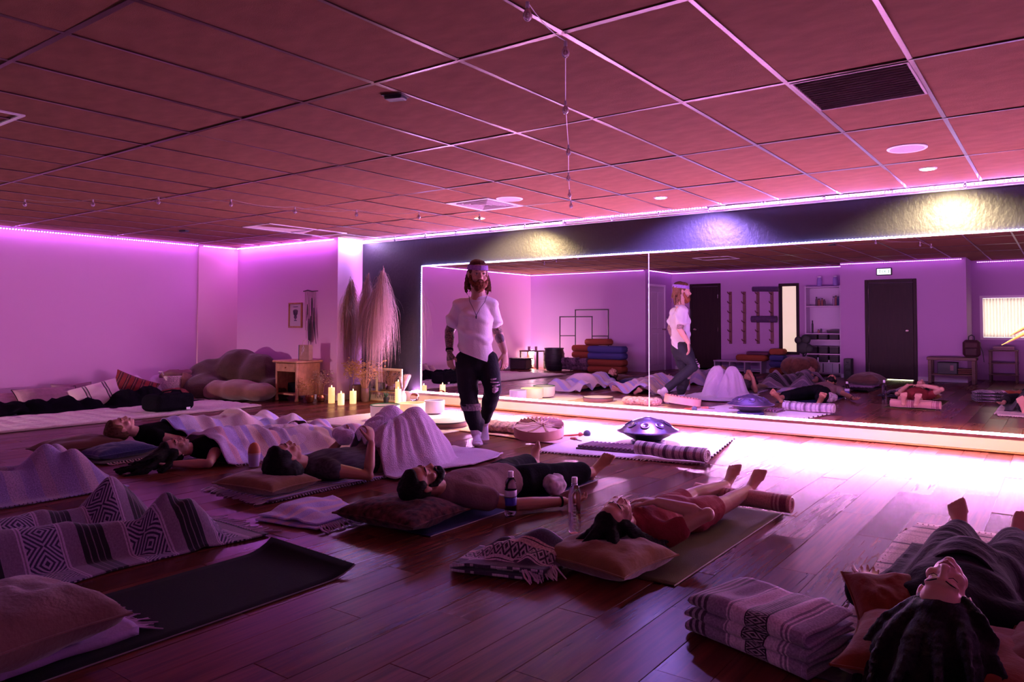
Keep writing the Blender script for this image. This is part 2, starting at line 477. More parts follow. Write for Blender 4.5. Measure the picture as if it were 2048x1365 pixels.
# ================================================================== mirror (two big panes)
MZ1 = aty(850, 534, MIRROR_Y).z
seam = aty(1298.5, 600, MIRROR_Y).x
mt = thing('wall_mirror', 'huge frameless wall mirror in two panes along the dark accent wall', 'mirror', (seam, MIRROR_Y, LED_Z))
for a, c in ((MX0, seam-.002), (seam+.002, X1-.02)):
    o = obj('mirror_pane', B().span((a, MIRROR_Y-.008, LED_Z), (c, MIRROR_Y-.001, MZ1)), MIRR, mt, smooth=False)
obj('pane_joint', B().span((seam-.004, MIRROR_Y-.0095, LED_Z), (seam+.004, MIRROR_Y-.0085, MZ1)), M('joint_strip', (.7, .66, .72), .4), mt, smooth=False)

# ================================================================== ceiling: slab, tee bars and lay-in tiles
csl = struct('ceiling', B().span((X0-T, YB-T, CEIL+.06), (X1+T, MIRROR_Y+T, CEIL+.2)), M('plenum', (.02, .012, .012), .9), smooth=False)
GX, GY = .6096, 1.2192
gx0, gy0 = .0097, 2.6059*1.0
SPECIAL = {}
def cell(i, j): return (gx0-GX*(i+1), gx0-GX*i, gy0+GY*j, gy0+GY*(j+1))
i0, i1, j0, j1 = -3, 20, -5, 3
# cells that hold something other than a plain tile
vent_cell = (1, 1)
for i in range(i0, i1):
    for j in range(j0, j1+1):
        xa, xb, ya, yb = cell(i, j)
        xa, xb, ya, yb = max(xa, X0+.03), min(xb, X1), max(ya, YB4 if xa > XB3 else YB2), min(yb, MIRROR_Y-.04)
        if xb-xa < .08 or yb-ya < .08: continue
        if xb < X_P and ya > Y_L: continue
        if xb < X_P: yb = min(yb, Y_L-.02)
        if xb < XR1 and yb < YB1+.2: continue
        if xb < XR1: ya = max(ya, YB1)
        cx, cy = (xa+xb)/2, (ya+yb)/2
        if (i, j) in ((1, 1), (8, 2)):       # upper half is taken by a vent / diffuser
            ya = (gy0+GY*(j+.5)) if j == 1 else ya
            if (i, j) == (1, 1): cy = (ya+yb)/2
            if (i, j) == (8, 2): yb = gy0+GY*(j+.5); cy = (ya+yb)/2
        tilt = Matrix.Rotation(random.gauss(0, .0016), 3, 'X') @ Matrix.Rotation(random.gauss(0, .0028), 3, 'Y')
        sag = random.choice((0, 0, 0, .002, .004))
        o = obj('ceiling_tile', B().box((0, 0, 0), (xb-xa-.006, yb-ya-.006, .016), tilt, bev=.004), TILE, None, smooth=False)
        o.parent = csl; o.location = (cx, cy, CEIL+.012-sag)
def bar(a, b_, w=.024):
    a, b_ = Vector(a), Vector(b_); d = (b_-a); n = Vector((-d.y, d.x, 0)).normalized()*w/2
    bb = B(); up = Vector((0, 0, 1))
    m = 26; prof = [(-1, 0), (1, 0), (1, .003), (.12, .003), (.12, .03), (-.12, .03), (-.12, .003), (-1, .003)]
    V, Fc = [], []
    for k in range(m+1):
        c = a+d*k/m; wob = .0022*math.sin(k*1.7+a.x*9+a.y*5)+random.gauss(0, .0007)
        for s_, h in prof: V.append(c+n*s_+up*(h-.002+wob*s_*.9))
    for k in range(m):
        for t in range(8): Fc.append((k*8+t, (k+1)*8+t, (k+1)*8+(t+1) % 8, k*8+(t+1) % 8))
    bb.add(V, Fc); return bb
for i in range(i0, i1+1):
    x = gx0-GX*i
    if not X0+.03 < x < X1: continue
    ya = YB1 if x < XR1 else (YB2 if x < XB3 else (YB3 if x < XB4 else YB4)); yb = Y_L if x < X_P else MIRROR_Y-.03
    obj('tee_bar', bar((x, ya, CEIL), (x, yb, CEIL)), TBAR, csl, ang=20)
for j in range(j0, j1+1):
    y = gy0+GY*j
    if not YB2 < y < MIRROR_Y-.05: continue
    xa = (X0+.03) if y > YB1 else XR1; xb = X1 if y > YB3 else XB3
    if y > Y_L: xa = X_P
    obj('tee_bar', bar((xa, y, CEIL-.0005), (xb, y, CEIL-.0005)), TBAR, csl, ang=20)

# ================================================================== LED strips
TAPE = {}
def led_mat(col, p, tape):
    k = (col, p)
    if k not in TAPE:
        n = len(TAPE); white = tuple(.5+.5*c for c in col)
        if tape: TAPE[k] = (M('led_tape_%d' % n, (.6, .5, .7), .5, emit=col, power=p), M('led_diode_%d' % n, (1, 1, 1), .4, emit=white, power=90, sample=False))
        else: TAPE[k] = (M('led_tape_dark', (.35, .25, .4), .5), M('led_diode_%d' % n, (1, 1, 1), .4, emit=col, power=p))
    return TAPE[k]
def led(label, runs, col, power, step=.033, w=.007, tape=False):
    """runs: list of (a, b, normal); a tape with a row of diodes on it, fixed along a wall"""
    a0 = Vector(runs[0][0])
    t = thing('led_strip', label, 'light strip', a0, 'LED light strips of the room')
    mt_, md = led_mat(col, power, tape); dots = B()
    for a, b_, n in runs:
        a, b_, n = Vector(a), Vector(b_), Vector(n).normalized()
        d = (b_-a).normalized(); up = n.cross(d)
        R = Matrix((d, n, up)).transposed()
        obj('tape', B().box((a+b_)/2+n*.003, ((b_-a).length, .004, w), R), mt_, t, smooth=False)
        obj('channel', B().box((a+b_)/2-n*.004, ((b_-a).length, .007, w+.006), R), TRIMW, t, smooth=False)
        k = int((b_-a).length/step)
        for i in range(k):
            c = a+d*((i+.5)*step)+n*.0085
            V = [c+d*x+n*y+up*z for x, y, z in ((-.006, -.003, -.006), (.006, -.003, -.006), (.006, -.003, .006), (-.006, -.003, .006), (0, .004, 0))]
            dots.add(V, [(0, 1, 4), (1, 2, 4), (2, 3, 4), (3, 0, 4)])
    obj('diodes', dots, md, t, smooth=False, kind='stuff')
    return t
zc = CEIL-.03
led('violet LED strip along the top of the long pink wall', [((X0+.06, YB1+.1, zc), (X0+.06, yst-.02, zc), (.5, 0, -1)), ((X0+.085, yst+.03, zc), (X0+.085, Y_L-.07, zc), (.5, 0, -1))], LED_VIOLET, P_CEIL*.55)
led('LED strip over the framed print and bamboo cabinet wall', [((X0+.09, Y_L-.06, zc), (X_P-.03, Y_L-.06, zc), (0, -.5, -1))], LED_VIOLET, P_CEIL*1.6)
led('short LED strip over the pale return wall behind the pampas plumes', [((X_P+.05, Y_L+.02, zc), (X_P+.05, MIRROR_Y-.06, zc), (-.2, 0, -1))], (.62,.44,1.0), P_CEIL*7)
xs = [X_P+.05, aty(1128, 450, MIRROR_Y).x, aty(1420, 410, MIRROR_Y).x, X1-.05]
led('LED strip on the crown trim above the big mirror', [((xs[0], MIRROR_Y-.031, CEIL-.026), (xs[1], MIRROR_Y-.031, CEIL-.026), (0, -1, .6)), ((xs[2], MIRROR_Y-.031, CEIL-.026), (xs[3], MIRROR_Y-.031, CEIL-.026), (0, -1, .6)),
    ((xs[1], MIRROR_Y-.038, CEIL-.012), (xs[2], MIRROR_Y-.038, CEIL-.012), (0, 0, 1))], (.42, .24, 1.0), P_CEIL*2.2)
led('blue LED strip framing the top and end of the big mirror', [((MX0-.008, MIRROR_Y-.010, LED_Z), (MX0-.008, MIRROR_Y-.010, MZ1+.008), (-1, -.6, 0)), ((MX0-.012, MIRROR_Y-.010, MZ1+.008), (X1-.03, MIRROR_Y-.010, MZ1+.008), (0, -.6, 1))], LED_BLUE, P_FRAME, w=.010, tape=True)
led('dazzling white LED strip on the ledge under the big mirror', [((MX0-.18, MIRROR_Y-.031, LED_Z-.008), (X1-.03, MIRROR_Y-.031, LED_Z-.008), (0, -.5, .86))], LED_PINK, P_LEDGE, w=.02, tape=True)
led('LED strip above the wall with the dark racks', [((X0+.05, YB1+.06, zc), (XR1, YB1+.06, zc), (0, .5, -1)), ((XR1+.06, YB1-.05, zc), (XR1+.06, YB2+.05, zc), (.5, 0, -1)), ((XR1+.05, YB2+.06, zc), (XB3-.02, YB2+.06, zc), (0, .5, -1))], LED_VIOLET, P_CEIL*.22)
led('LED strip above the second dark door and its exit sign', [((XB3+.02, YB3+.06, zc), (XB4-.05, YB3+.06, zc), (0, .5, -1)), ((XB4+.1, YB4+.06, zc), (X1-.1, YB4+.06, zc), (0, .5, -1))], LED_VIOLET, P_CEIL*.22)

# ================================================================== ceiling fittings
def downlight(px, py, col, watts, label):
    p = fl(px, py, CEIL-.004)
    t = thing('downlight', label, 'ceiling light', p, 'recessed downlights in front of the mirror wall')
    ring = B().lathe([(.051, -.004), (.066, -.004), (.070, .001), (.070, .006), (.051, .006)], p, 28)
    obj('trim_ring', ring, WHITEP, t)
    obj('lens', B().lathe([(0, 0), (.050, 0), (.050, .003), (0, .003)], p, 24), M('lens_'+label[:6], (1, 1, 1), .4, emit=col, power=800 if col[0] > .6 else 2200), t)
    o = lamp('spot', 'SPOT', p-Vector((0, 0, .012)), watts, col, t, .035, spot_size=math.radians(122), spot_blend=.6)
    o.rotation_euler = (math.radians(30), 0, 0)
    return p
downlight(959, 437, (1, .72, .36), W_SPOT, 'warm downlight nearest the pampas plumes')
downlight(1321, 396, (.40, .22, 1), W_SPOT*1.3, 'violet downlight, the middle of three')
downlight(1856, 338, (1, .76, .42), W_SPOT, 'warm downlight nearest the round speaker, far from the plumes')
for px, py, lb in ((1019, 398, 'round white ceiling speaker near the middle downlights'), (1814, 297, 'round ceiling speaker beside the largest warm downlight')):
    p = fl(px, py, CEIL-.002)
    t = thing('ceiling_speaker', lb, 'speaker', p, 'round ceiling speakers')
    obj('rim', B().lathe([(.118, -.006), (.13, -.007), (.138, -.002), (.138, .006), (.118, .006)], p, 36), WHITEP, t)
    obj('grille', B().lathe([(0, -.004), (.118, -.004), (.118, .002), (0, .002)], p, 36), M('speaker_grille', (.42, .36, .42), .6, bump=.6, bscale=300), t)
def fitting(name, label, cat, x0, x1, y0, y1, mat, slats=0, fr=.02, rim=WHITEP):
    c = Vector(((x0+x1)/2, (y0+y1)/2, CEIL))
    t = thing(name, label, cat, c)
    fb = B()
    for a, b_ in (((x0, y0), (x1, y0+fr)), ((x0, y1-fr), (x1, y1)), ((x0, y0+fr), (x0+fr, y1-fr)), ((x1-fr, y0+fr), (x1, y1-fr))):
        fb.span((*a, CEIL-.007), (*b_, CEIL+.006), bev=.002)
    obj('frame', fb, rim, t, smooth=False)
    obj('panel', B().span((x0+fr, y0+fr, CEIL+.004), (x1-fr, y1-fr, CEIL+.012)), mat, t, smooth=False)
    for k in range(slats):
        y = y0+fr+(y1-y0-2*fr)*(k+.5)/slats
        obj('slat', B().box((c.x, y, CEIL-.001), (x1-x0-2*fr-.002, .016, .002), Matrix.Rotation(.5, 3, 'X')), mat, t, smooth=False)
    return t
xa, xb, ya, yb = cell(1, 1)
fitting('return_air_vent', 'square dark return air vent in the ceiling grid', 'vent', xa+.01, xb-.01, ya+.012, ya+GY/2, M('vent_grey', (.19, .11, .14), .7, var=.15, vscale=8), slats=14, fr=.014, rim=M('vent_rim', (.3, .2, .25), .6))
xa, xb, ya, yb = cell(8, 2)
t = fitting('air_diffuser', 'pale square air diffuser with stepped rings in the ceiling', 'vent', xa+.012, xb-.012, yb-GY/2, yb-.012, M('diffuser_pale', (.62, .52, .6), .6, var=.1), fr=.03)
cx, cy = (xa+xb)/2, yb-GY/4
for k in range(4):
    h = .05+.055*k; bb = B()
    for sx, sy, lx, ly in ((0, -1, h, .006), (0, 1, h, .006), (-1, 0, .006, h), (1, 0, .006, h)):
        bb.box((cx+sx*h, cy+sy*h, CEIL-.004), (2*lx, 2*ly, .012), bev=.002)
    obj('ring', bb, M('diffuser_ring', (.5, .4, .48), .6), t, smooth=False)
obj('core', B().lathe([(0, -.006), (.03, -.004), (.04, .004), (0, .006)], (cx, cy, CEIL), 20), M('diffuser_core', (.2, .15, .18), .7), t)
a, c = fl(500, 452, CEIL), fl(690, 466, CEIL)
fitting('ceiling_panel_light', 'long pale switched-off light panel in the ceiling above the bean bag', 'ceiling light', c.x-GX+.0, c.x, a.y, a.y+GY, M('panel_off', (.85, .70, .72), .5), fr=.025)
a = fl(6, 226, CEIL)
fitting('ceiling_panel_light', 'grey switched-off light panel at the dark end of the ceiling', 'ceiling light', a.x-.7, a.x+.05, a.y-.5, a.y+.1, M('panel_off2', (.55, .5, .6), .5), fr=.025)
for px, py, lb in ((791, 192, 'small black ceiling sensor on a tee bar'), (368, 461, 'small dark slot vent near the far end of the ceiling')):
    p = fl(px, py, CEIL)
    t = thing('ceiling_sensor', lb, 'sensor', p)
    obj('housing', B().box(p-Vector((0, 0, .012)), (.11, .07, .022), Rz(.3), bev=.006), BLACK, t)
    obj('plate', B().box(p-Vector((0, 0, .002)), (.13, .09, .004), Rz(.3)), M('sensor_plate', (.1, .08, .09), .6), t, smooth=False)

# ================================================================== string lights (clear bulbs, switched off)
BULB = M('bulb_glass', (.8, .7, .85), .08, spec=.8, trans=.75)
CORD = M('clear_cord', (.55, .48, .55), .4)
ORD = ('first', 'second', 'third', 'fourth', 'fifth', 'sixth', 'seventh', 'eighth', 'ninth', 'tenth', 'eleventh', 'twelfth', 'thirteenth', 'fourteenth')
def bulbs(label, pts, glabel, sag=.0, z0=CEIL-.01, rad=.019):
    pts = [Vector(p) for p in pts]
    t = thing('string_light_cord', label, 'light string', pts[0], 'string light cords')
    path = []
    for a, b_ in zip(pts, pts[1:]):
        for k in range(6):
            s = k/6; path.append(a.lerp(b_, s)-Vector((0, 0, sag*4*s*(1-s))))
    path.append(pts[-1])
    obj('cord', B().tube(path, .0022, 5), CORD, t)
    proto = None
    for k, p in enumerate(pts):
        if proto is None:
            r = thing('string_bulb', ORD[k]+' '+glabel, 'light bulb', p, 'clear bulbs '+glabel.split('bulb ')[1][:60])
            obj('socket', B().lathe([(0, 0), (.007, 0), (.0085, -.022), (.006, -.026), (0, -.026)], (0, 0, 0), 10), M('socket_clear', (.5, .42, .5), .4), r, world=False)
            obj('globe', B().lathe([(.005, -.022), (.009, -.03), (rad*.9, -.044), (rad, -.055), (rad*.8, -.068), (rad*.4, -.0755), (0, -.077)], (0, 0, 0), 14), BULB, r, world=False)
            obj('filament', B().tube([(0, 0, -.03), (.003, 0, -.05), (-.003, 0, -.055), (0, 0, -.035)], .0012, 4), M('filament', (.6, .5, .5), .4, metal=.5), r, world=False)
            proto = r
        else: dup(proto, p, 0, ORD[k]+' '+glabel)
zz = CEIL-.02
bulbs('clear string light cord running across the dark end of the ceiling', [fl(px, py-6, zz) for px, py in ((50, 405), (186, 405), (317, 400), (462, 405), (590, 420), (713, 426), (838, 431), (959, 434))], 'clear bulb from the dark end on the cord crossing the ceiling', .03)
bulbs('clear string light cord running towards the mirror wall', [fl(px, py-8, zz) for px, py in ((1055, 12), (1131, 90), (1131, 210), (1137, 298), (1137, 353), (1139, 388), (1142, 410))], 'clear bulb from the camera on the cord running to the mirror', .02)
yl = MIRROR_Y-.05
bulbs('clear string light cord along the crown trim above the mirror', [aty(px, py-12, yl) for px, py in ((790, 485), (851, 478), (912, 471), (980, 464), (1050, 458), (1130, 449), (1224, 441), (1317, 431), (1417, 421), (1527, 406), (1648, 397), (1783, 382), (1930, 373), (2090, 352))], 'clear bulb from the plumes along the crown trim above the mirror', .012)
# ================================================================== shared cloth helpers
def nmap(G):      # uv of a grid by mean arc length, so woven stripes stay straight
    G = np.asarray(G); du = np.linalg.norm(np.diff(G, axis=0), axis=2).mean(1); dv = np.linalg.norm(np.diff(G, axis=1), axis=2).mean(0)
    u = np.concatenate([[0], np.cumsum(du)]); v = np.concatenate([[0], np.cumsum(dv)])
    U, V = np.meshgrid(u, v, indexing='ij'); return np.stack([U, V], 2).reshape(-1, 2)
def sheet_obj(name, G, mat, parent, thick=.008, label=None):
    b = B().sheet(G, thick); uv = nmap(G); b.uv = np.vstack([uv, uv]) if thick else uv
    return obj(name, b, mat, parent, ang=180, label=label)
def cushion_b(c, size, R=None, seed=0, n=26, pinch=.10, lump=.012):
    w, h, t = size; u = np.linspace(-1, 1, n); U, V = np.meshgrid(u, u, indexing='ij')
    prof = (np.clip(1-np.abs(U)**2.6, 0, 1)*np.clip(1-np.abs(V)**2.6, 0, 1))**.48
    X = U*w/2*(1-pinch*(1-np.abs(U)**1.5)*0-pinch*(1-V**2)*np.abs(U)**3); Y = V*h/2*(1-pinch*(1-U**2)*np.abs(V)**3)
    L = lump*vnoise(U*2.2+seed*7, V*2.2, seed, seed)+lump*.6*vnoise(U*5+seed, V*5, 3, seed)
    Z = prof*t/2+L*prof
    Rm = R if R else Matrix.Identity(3); Rm = np.array(Rm); c = np.array(c)
    b = B()
    top = np.stack([X, Y, Z], 2)@Rm.T+c; bot = np.stack([X, Y, -Z*.9-.002], 2)@Rm.T+c
    b.sheet(top); b.sheet(bot[::-1])
    uv = np.stack([X, Y], 2).reshape(-1, 2); b.uv = np.vstack([uv, np.stack([X, Y], 2)[::-1].reshape(-1, 2)])
    return b
def cushion(label, c, size, R, mat, seed=0, piping=None, name='cushion', cat='cushion', group=None, **k):
    t = thing(name, label, cat, c, group)
    obj('cover', cushion_b(c, size, R, seed, **k), mat, t, ang=180)
    w, h, _ = size; Rm = R if R else Matrix.Identity(3); P = []
    pin = k.get('pinch', .10)
    for q in range(4):
        for s in np.linspace(-1, 1, 12)[:-1]:
            u, v = ((s, -1), (1, s), (-s, 1), (-1, -s))[q]
            P.append(Rm @ Vector((u*w/2*(1-pin*(1-v*v)*abs(u)**3), v*h/2*(1-pin*(1-u*u)*abs(v)**3), 0)) + Vector(c))
    P.append(P[0]); obj('seam', B().tube(P, .005, 6), piping or mat, t)
    return t
def mat_thing(label, x0, x1, y0, y1, mat, th=.006, curl=None, z=.001, name='yoga_mat', cat='mat', edge=None):
    t = thing(name, label, cat, ((x0+x1)/2, y0, z))
    n, m = 14, 40; G = np.zeros((n, m, 3))
    for i in range(n):
        for j in range(m):
            u, v = i/(n-1), j/(m-1); zz = z+th
            if curl: zz += curl*max(0, (v-.88)/.12)**2.2*(1-.35*u)+.001
            zz += .0012*vnoise(u*3, v*6, 1, 3)
            G[i, j] = (x0+(x1-x0)*u, y0+(y1-y0)*v, zz)
    sheet_obj('mat_sheet', G, mat, t, th)
    if edge:
        obj('edge_band', B().tube([(x1+.001, y0+(y1-y0)*k/40, z+th*.55+(curl or 0)*.65*max(0, (k/40-.88)/.12)**2.2) for k in range(41)], th*.55, 6), edge, t)
    return t
def fringe(parent, a, b_, out, n, ln, mat, seed=0, r=.0035, z=.006, name='fringe'):
    rg = random.Random(seed); a, b_, out = Vector(a), Vector(b_), Vector(out).normalized(); bb = B(); side = (b_-a).normalized()
    for k in range(n):
        p = a.lerp(b_, (k+.5)/n); l = ln*rg.uniform(.7, 1.15); s1, s2 = rg.uniform(-.4, .4), rg.uniform(-.7, .7)
        q1 = p+out*l*.5+side*l*.3*s1; q2 = p+out*l+side*l*.5*s2
        q1.z = max(z, p.z*.55); q2.z = z
        bb.tube([p, q1, q2], [r, r*.9, r*.6], 5)
    return obj(name, bb, mat, parent, kind='stuff')
def shifts(h, dx, dy, slope, it):
    for _ in range(it):
        g = h.copy()
        g[1:] = np.maximum(g[1:], h[:-1]-slope*dx); g[:-1] = np.maximum(g[:-1], h[1:]-slope*dx)
        g[:, 1:] = np.maximum(g[:, 1:], h[:, :-1]-slope*dy); g[:, :-1] = np.maximum(g[:, :-1], h[:, 1:]-slope*dy)
        dd = slope*math.hypot(dx, dy)
        g[1:, 1:] = np.maximum(g[1:, 1:], h[:-1, :-1]-dd); g[:-1, :-1] = np.maximum(g[:-1, :-1], h[1:, 1:]-dd)
        g[1:, :-1] = np.maximum(g[1:, :-1], h[:-1, 1:]-dd); g[:-1, 1:] = np.maximum(g[:-1, 1:], h[1:, :-1]-dd)
        if np.abs(g-h).max() < 1e-5: break
        h = g
    return h
def blur(h, k):
    for _ in range(k):
        p = np.pad(h, 1, mode='edge'); h = (p[:-2, 1:-1]+p[2:, 1:-1]+p[1:-1, :-2]+p[1:-1, 2:]+4*h)/8
    return h
def drape(x0, x1, y0, y1, balls, res=.014, slope=1.5, base=.012, soft=3, wrk=.008, wsc=(5, 9), seed=1, hem=.02, rot=0, pleat=0, pk=7):
    """cloth resting on balls [(x,y,z,r)]: highest surface, tented with a limited slope, softened and wrinkled"""
    nx, ny = max(8, int((x1-x0)/res)), max(8, int((y1-y0)/res))
    u = np.linspace(x0, x1, nx); v = np.linspace(y0, y1, ny); X, Y = np.meshgrid(u, v, indexing='ij')
    cx, cy = (x0+x1)/2, (y0+y1)/2
    X = X+hem*vnoise(X*3, Y*3, 1, seed)*np.abs((X-cx)/(x1-x0)*2)**3; Y = Y+hem*vnoise(X*3, Y*3, 9, seed+1)*np.abs((Y-cy)/(y1-y0)*2)**3
    if rot:
        c, s = math.cos(rot), math.sin(rot); X, Y = cx+(X-cx)*c-(Y-cy)*s, cy+(X-cx)*s+(Y-cy)*c
    h = np.full(X.shape, base)
    for bx, by, bz, r in balls:
        d2 = (X-bx)**2+(Y-by)**2; k = d2 < r*r
        h[k] = np.maximum(h[k], bz+np.sqrt(r*r-d2[k])+.012)
    dx, dy = (x1-x0)/(nx-1), (y1-y0)/(ny-1)
    top = h.copy(); h = shifts(h, dx, dy, slope, 90)
    h = np.maximum(blur(h, soft), blur(top, 1)*.985)
    gx, gy = np.gradient(h, dx, dy); st = np.clip(np.hypot(gx, gy)/1.2, 0, 1)
    w = vnoise(X*wsc[0]+3*vnoise(X*2, Y*2, 4, seed), Y*wsc[1], .3, seed)
    w = (1-2*np.abs(w))
    h = h+wrk*(w*.7+.5*vnoise(X*wsc[0]*2.3, Y*wsc[1]*2.3, 2, seed+3))*np.clip((h-base)/.05, .15, 1)
    if pleat: h = h+pleat*st*np.sin(pk*np.arctan2(Y-cy, X-cx)*2+3*vnoise(X*3, Y*3, 5, seed))
    h = np.maximum(h, base-.004)
    return np.stack([X, Y, h], 2)
def caps(p, q, r0, r1, n=14):
    return [tuple(np.array(p)*(1-t)+np.array(q)*t)+(r0+(r1-r0)*t,) for t in np.linspace(0, 1, n)]

# ================================================================== cloth materials
CREAM = M('cream_wool', (.62, .50, .47), .95, spec=.1, sheen=.3, var=.15, vscale=40, bump=.5, bscale=120)
WHITEC = M('white_cotton', (.72, .60, .68), .95, spec=.1, sheen=.3, bump=.4, bscale=90)
BLACKC = M('black_cloth', (.006, .006, .008), .97, spec=.03, bump=.3, bscale=80)
BROWNC = M('brown_corduroy', (.058, .030, .018), .95, spec=.1, sheen=.3, bump=.5, bscale=60, var=.15, vscale=9)
TANP = M('tan_plush', (.21, .105, .07), .95, spec=.1, sheen=.4, bump=.5, bscale=90, var=.2, vscale=7)
RUSTC = M('rust_velvet', (.17, .035, .012), .9, spec=.1, sheen=.25, var=.2, vscale=10, bump=.2)
ORANGEC = M('ochre_velvet', (.19, .085, .024), .85, spec=.15, sheen=.4, var=.2, vscale=8, bump=.25, bscale=40)
PINKC = M('dusty_pink_linen', (.40, .25, .27), .95, spec=.1, var=.1, bump=.3, bscale=90)
BLUEC = M('navy_cotton', (.03, .032, .13), .9, spec=.1, sheen=.3, bump=.3)
WOODP = M('pine_wood', (.42, .20, .09), .55, var=.25, vscale=6, stretch=(12, 12, 1.2))
WOODD = M('dark_wood', (.045, .018, .014), .5, var=.25, vscale=6, stretch=(10, 10, 1))
CANE = M('bamboo_cane', (.52, .28, .13), .5, var=.2, vscale=14)

# ================================================================== left end: rug, cushions, basket, bean bag
rug = thing('tufted_rug', 'cream tufted rug under the cushions by the long pink wall', 'rug', (-10.2, 4, 0))
gx = np.linspace(-11.25, -9.2, 84); gy = np.linspace(1.6, 5.95, 150); Xr, Yr = np.meshgrid(gx, gy, indexing='ij')
hz = .020+.010*np.abs(np.sin(Xr*PI/.21)*np.sin(Yr*PI/.21))**.6+.005*vnoise(Xr*6, Yr*6, 0, 2)
sheet_obj('pile', np.stack([Xr+.015*vnoise(Yr*2, Xr*0, 0, 4), Yr, hz], 2), CREAM, rug, .018)
obj('hem', B().tube([(-9.195+.012*vnoise(y*2, 0, 0, 4), y, .012) for y in np.linspace(1.6, 5.95, 30)], .010, 6), M('rug_hem', (.5, .38, .34), .9), rug)
def onwall(px, py, X=-11.2): p = atx(px, py, X); return Vector((X, p.y, max(p.z, .03)))
tilt = Matrix.Rotation(math.radians(58), 3, 'Y')
cushion('big plain pink cushion with dark piping leaning on the wall, far from the basket', onwall(97, 801, -11.18), (.42, .74, .16), Rz(.0) @ Matrix.Rotation(math.radians(48), 3, 'Y'), PINKC, 3, piping=BLACKC)
cushion('flat pink cushion lying behind the piped pink cushion', onwall(22, 806, -11.30), (.36, .6, .12), Matrix.Rotation(math.radians(40), 3, 'Y'), PINKC, 5)
cushion('grey pink cushion tucked behind the striped one', onwall(148, 793, -11.36), (.40, .5, .14), Matrix.Rotation(math.radians(62), 3, 'Y'), M('mauve_linen', (.33, .2, .23), .95, spec=.1), 6)
cushion('small maroon cushion half under the striped one', onwall(157, 812, -11.05), (.28, .34, .11), Matrix.Rotation(math.radians(30), 3, 'Y'), M('maroon_cloth', (.10, .022, .02), .95, spec=.1, var=.3, vscale=30), 7)
STRP = WOVEN('striped_cushion_cloth', 1, .235, [(0, (.66, .5, .5)), (.46, (.05, .03, .04)), (.52, (.5, .36, .38)), (.6, (.06, .04, .05)), (.66, (.66, .5, .5))], noise=.1)
cushion('cream bolster cushion with dark bands standing tilted', onwall(193, 793, -11.0), (.42, .62, .19), Rz(-.35) @ Matrix.Rotation(math.radians(50), 3, 'Y') @ Rz(.32), STRP, 8)
FLECK = M('flecked_black_cloth', (.06, .04, .035), .95, spec=.1, var=.75, vscale=26, bump=.5)
cushion('black cushion with pale flecked pattern beside the banded bolster', onwall(236, 799, -10.95), (.36, .46, .14), Rz(.3) @ Matrix.Rotation(math.radians(55), 3, 'Y') @ Rz(-.3), FLECK, 9)
PLAID = WOVEN('red_plaid', 1, .10, [(0, (.20, .025, .02)), (.55, (.04, .012, .012)), (.7, (.45, .22, .15)), (.74, (.12, .02, .02)), (.9, (.02, .01, .01))], noise=.3)
cushion('red plaid cushion leaning on the pale throw', onwall(268, 776, -11.15), (.36, .58, .13), Rz(-.2) @ Matrix.Rotation(math.radians(66), 3, 'Y') @ Rz(-.45), PLAID, 10)

def heap(name, label, cat, balls, mat, bx, seed, group=None, slope=.8, wrk=.035, res=.02, soft=4, thick=.012, hem=.05):
    x0, x1, y0, y1 = bx
    t = thing(name, label, cat, ((x0+x1)/2, (y0+y1)/2, .01), group)
    sheet_obj('cloth', drape(x0, x1, y0, y1, balls, res, slope, .03, soft, wrk, (6, 7), seed, hem), mat, t, thick)
    return t
p = onwall(110, 830, -10.8)
heap('throw_blanket', 'black throw crumpled in front of the piped pink cushion', 'blanket', [(-10.85, p.y-.2, .0, .16), (-10.85, p.y+.1, .0, .18), (-10.8, p.y+.4, -.02, .15)], BLACKC, (-11.1, -10.55, p.y-.42, p.y+.62), 11)
p = onwall(10, 825, -10.8)
heap('throw_blanket', 'black throw at the dark end of the tufted rug', 'blanket', [(-10.85, p.y-.1, .0, .17), (-10.8, p.y+.1, .02, .15)], BLACKC, (-11.05, -10.6, p.y-.4, p.y+.22), 12)
p = onwall(300, 800, -10.75)
heap('sweater', 'black sweater dropped between the plaid cushion and the basket', 'sweater', [(-10.8, p.y-.3, .05, .17), (-10.75, p.y, .08, .16), (-10.7, p.y+.3, .02, .15)], BLACKC, (-11.0, -10.45, p.y-.62, p.y+.62), 13)
p = onwall(292, 778, -11.3)
heap('throw_blanket', 'pale pink throw tossed behind the plaid cushion', 'blanket', [(-11.32, p.y-.15, .2, .16), (-11.35, p.y+.2, .22, .14), (-11.2, p.y+.35, .08, .14)], WHITEC, (-11.56, -11.0, p.y-.5, p.y+.62), 14, slope=2.2)
# black tote in front
q = fl(336, 825); t = thing('tote_bag', 'squat black tote bag on the edge of the tufted rug', 'bag', q)
obj('bag_body', B().box(q+Vector((0, 0, .135)), (.36, .52, .21), Rz(.12), bev=.04), BLACKC, t, voxel=.018, sm=3, disp=wr(.008, 9, 3))
obj('handle', B().tube([q+Vector((.05, s*.17, .2)) if abs(s) == 1 else q+Vector((.09, s*.17, .29-.02*abs(s))) for s in (-1, -.6, 0, .6, 1)], .010, 6), BLACKC, t)
obj('name_tag', B().box(q+Vector((.19, .16, .05)), (.004, .05, .03)), WHITEP, t, smooth=False)

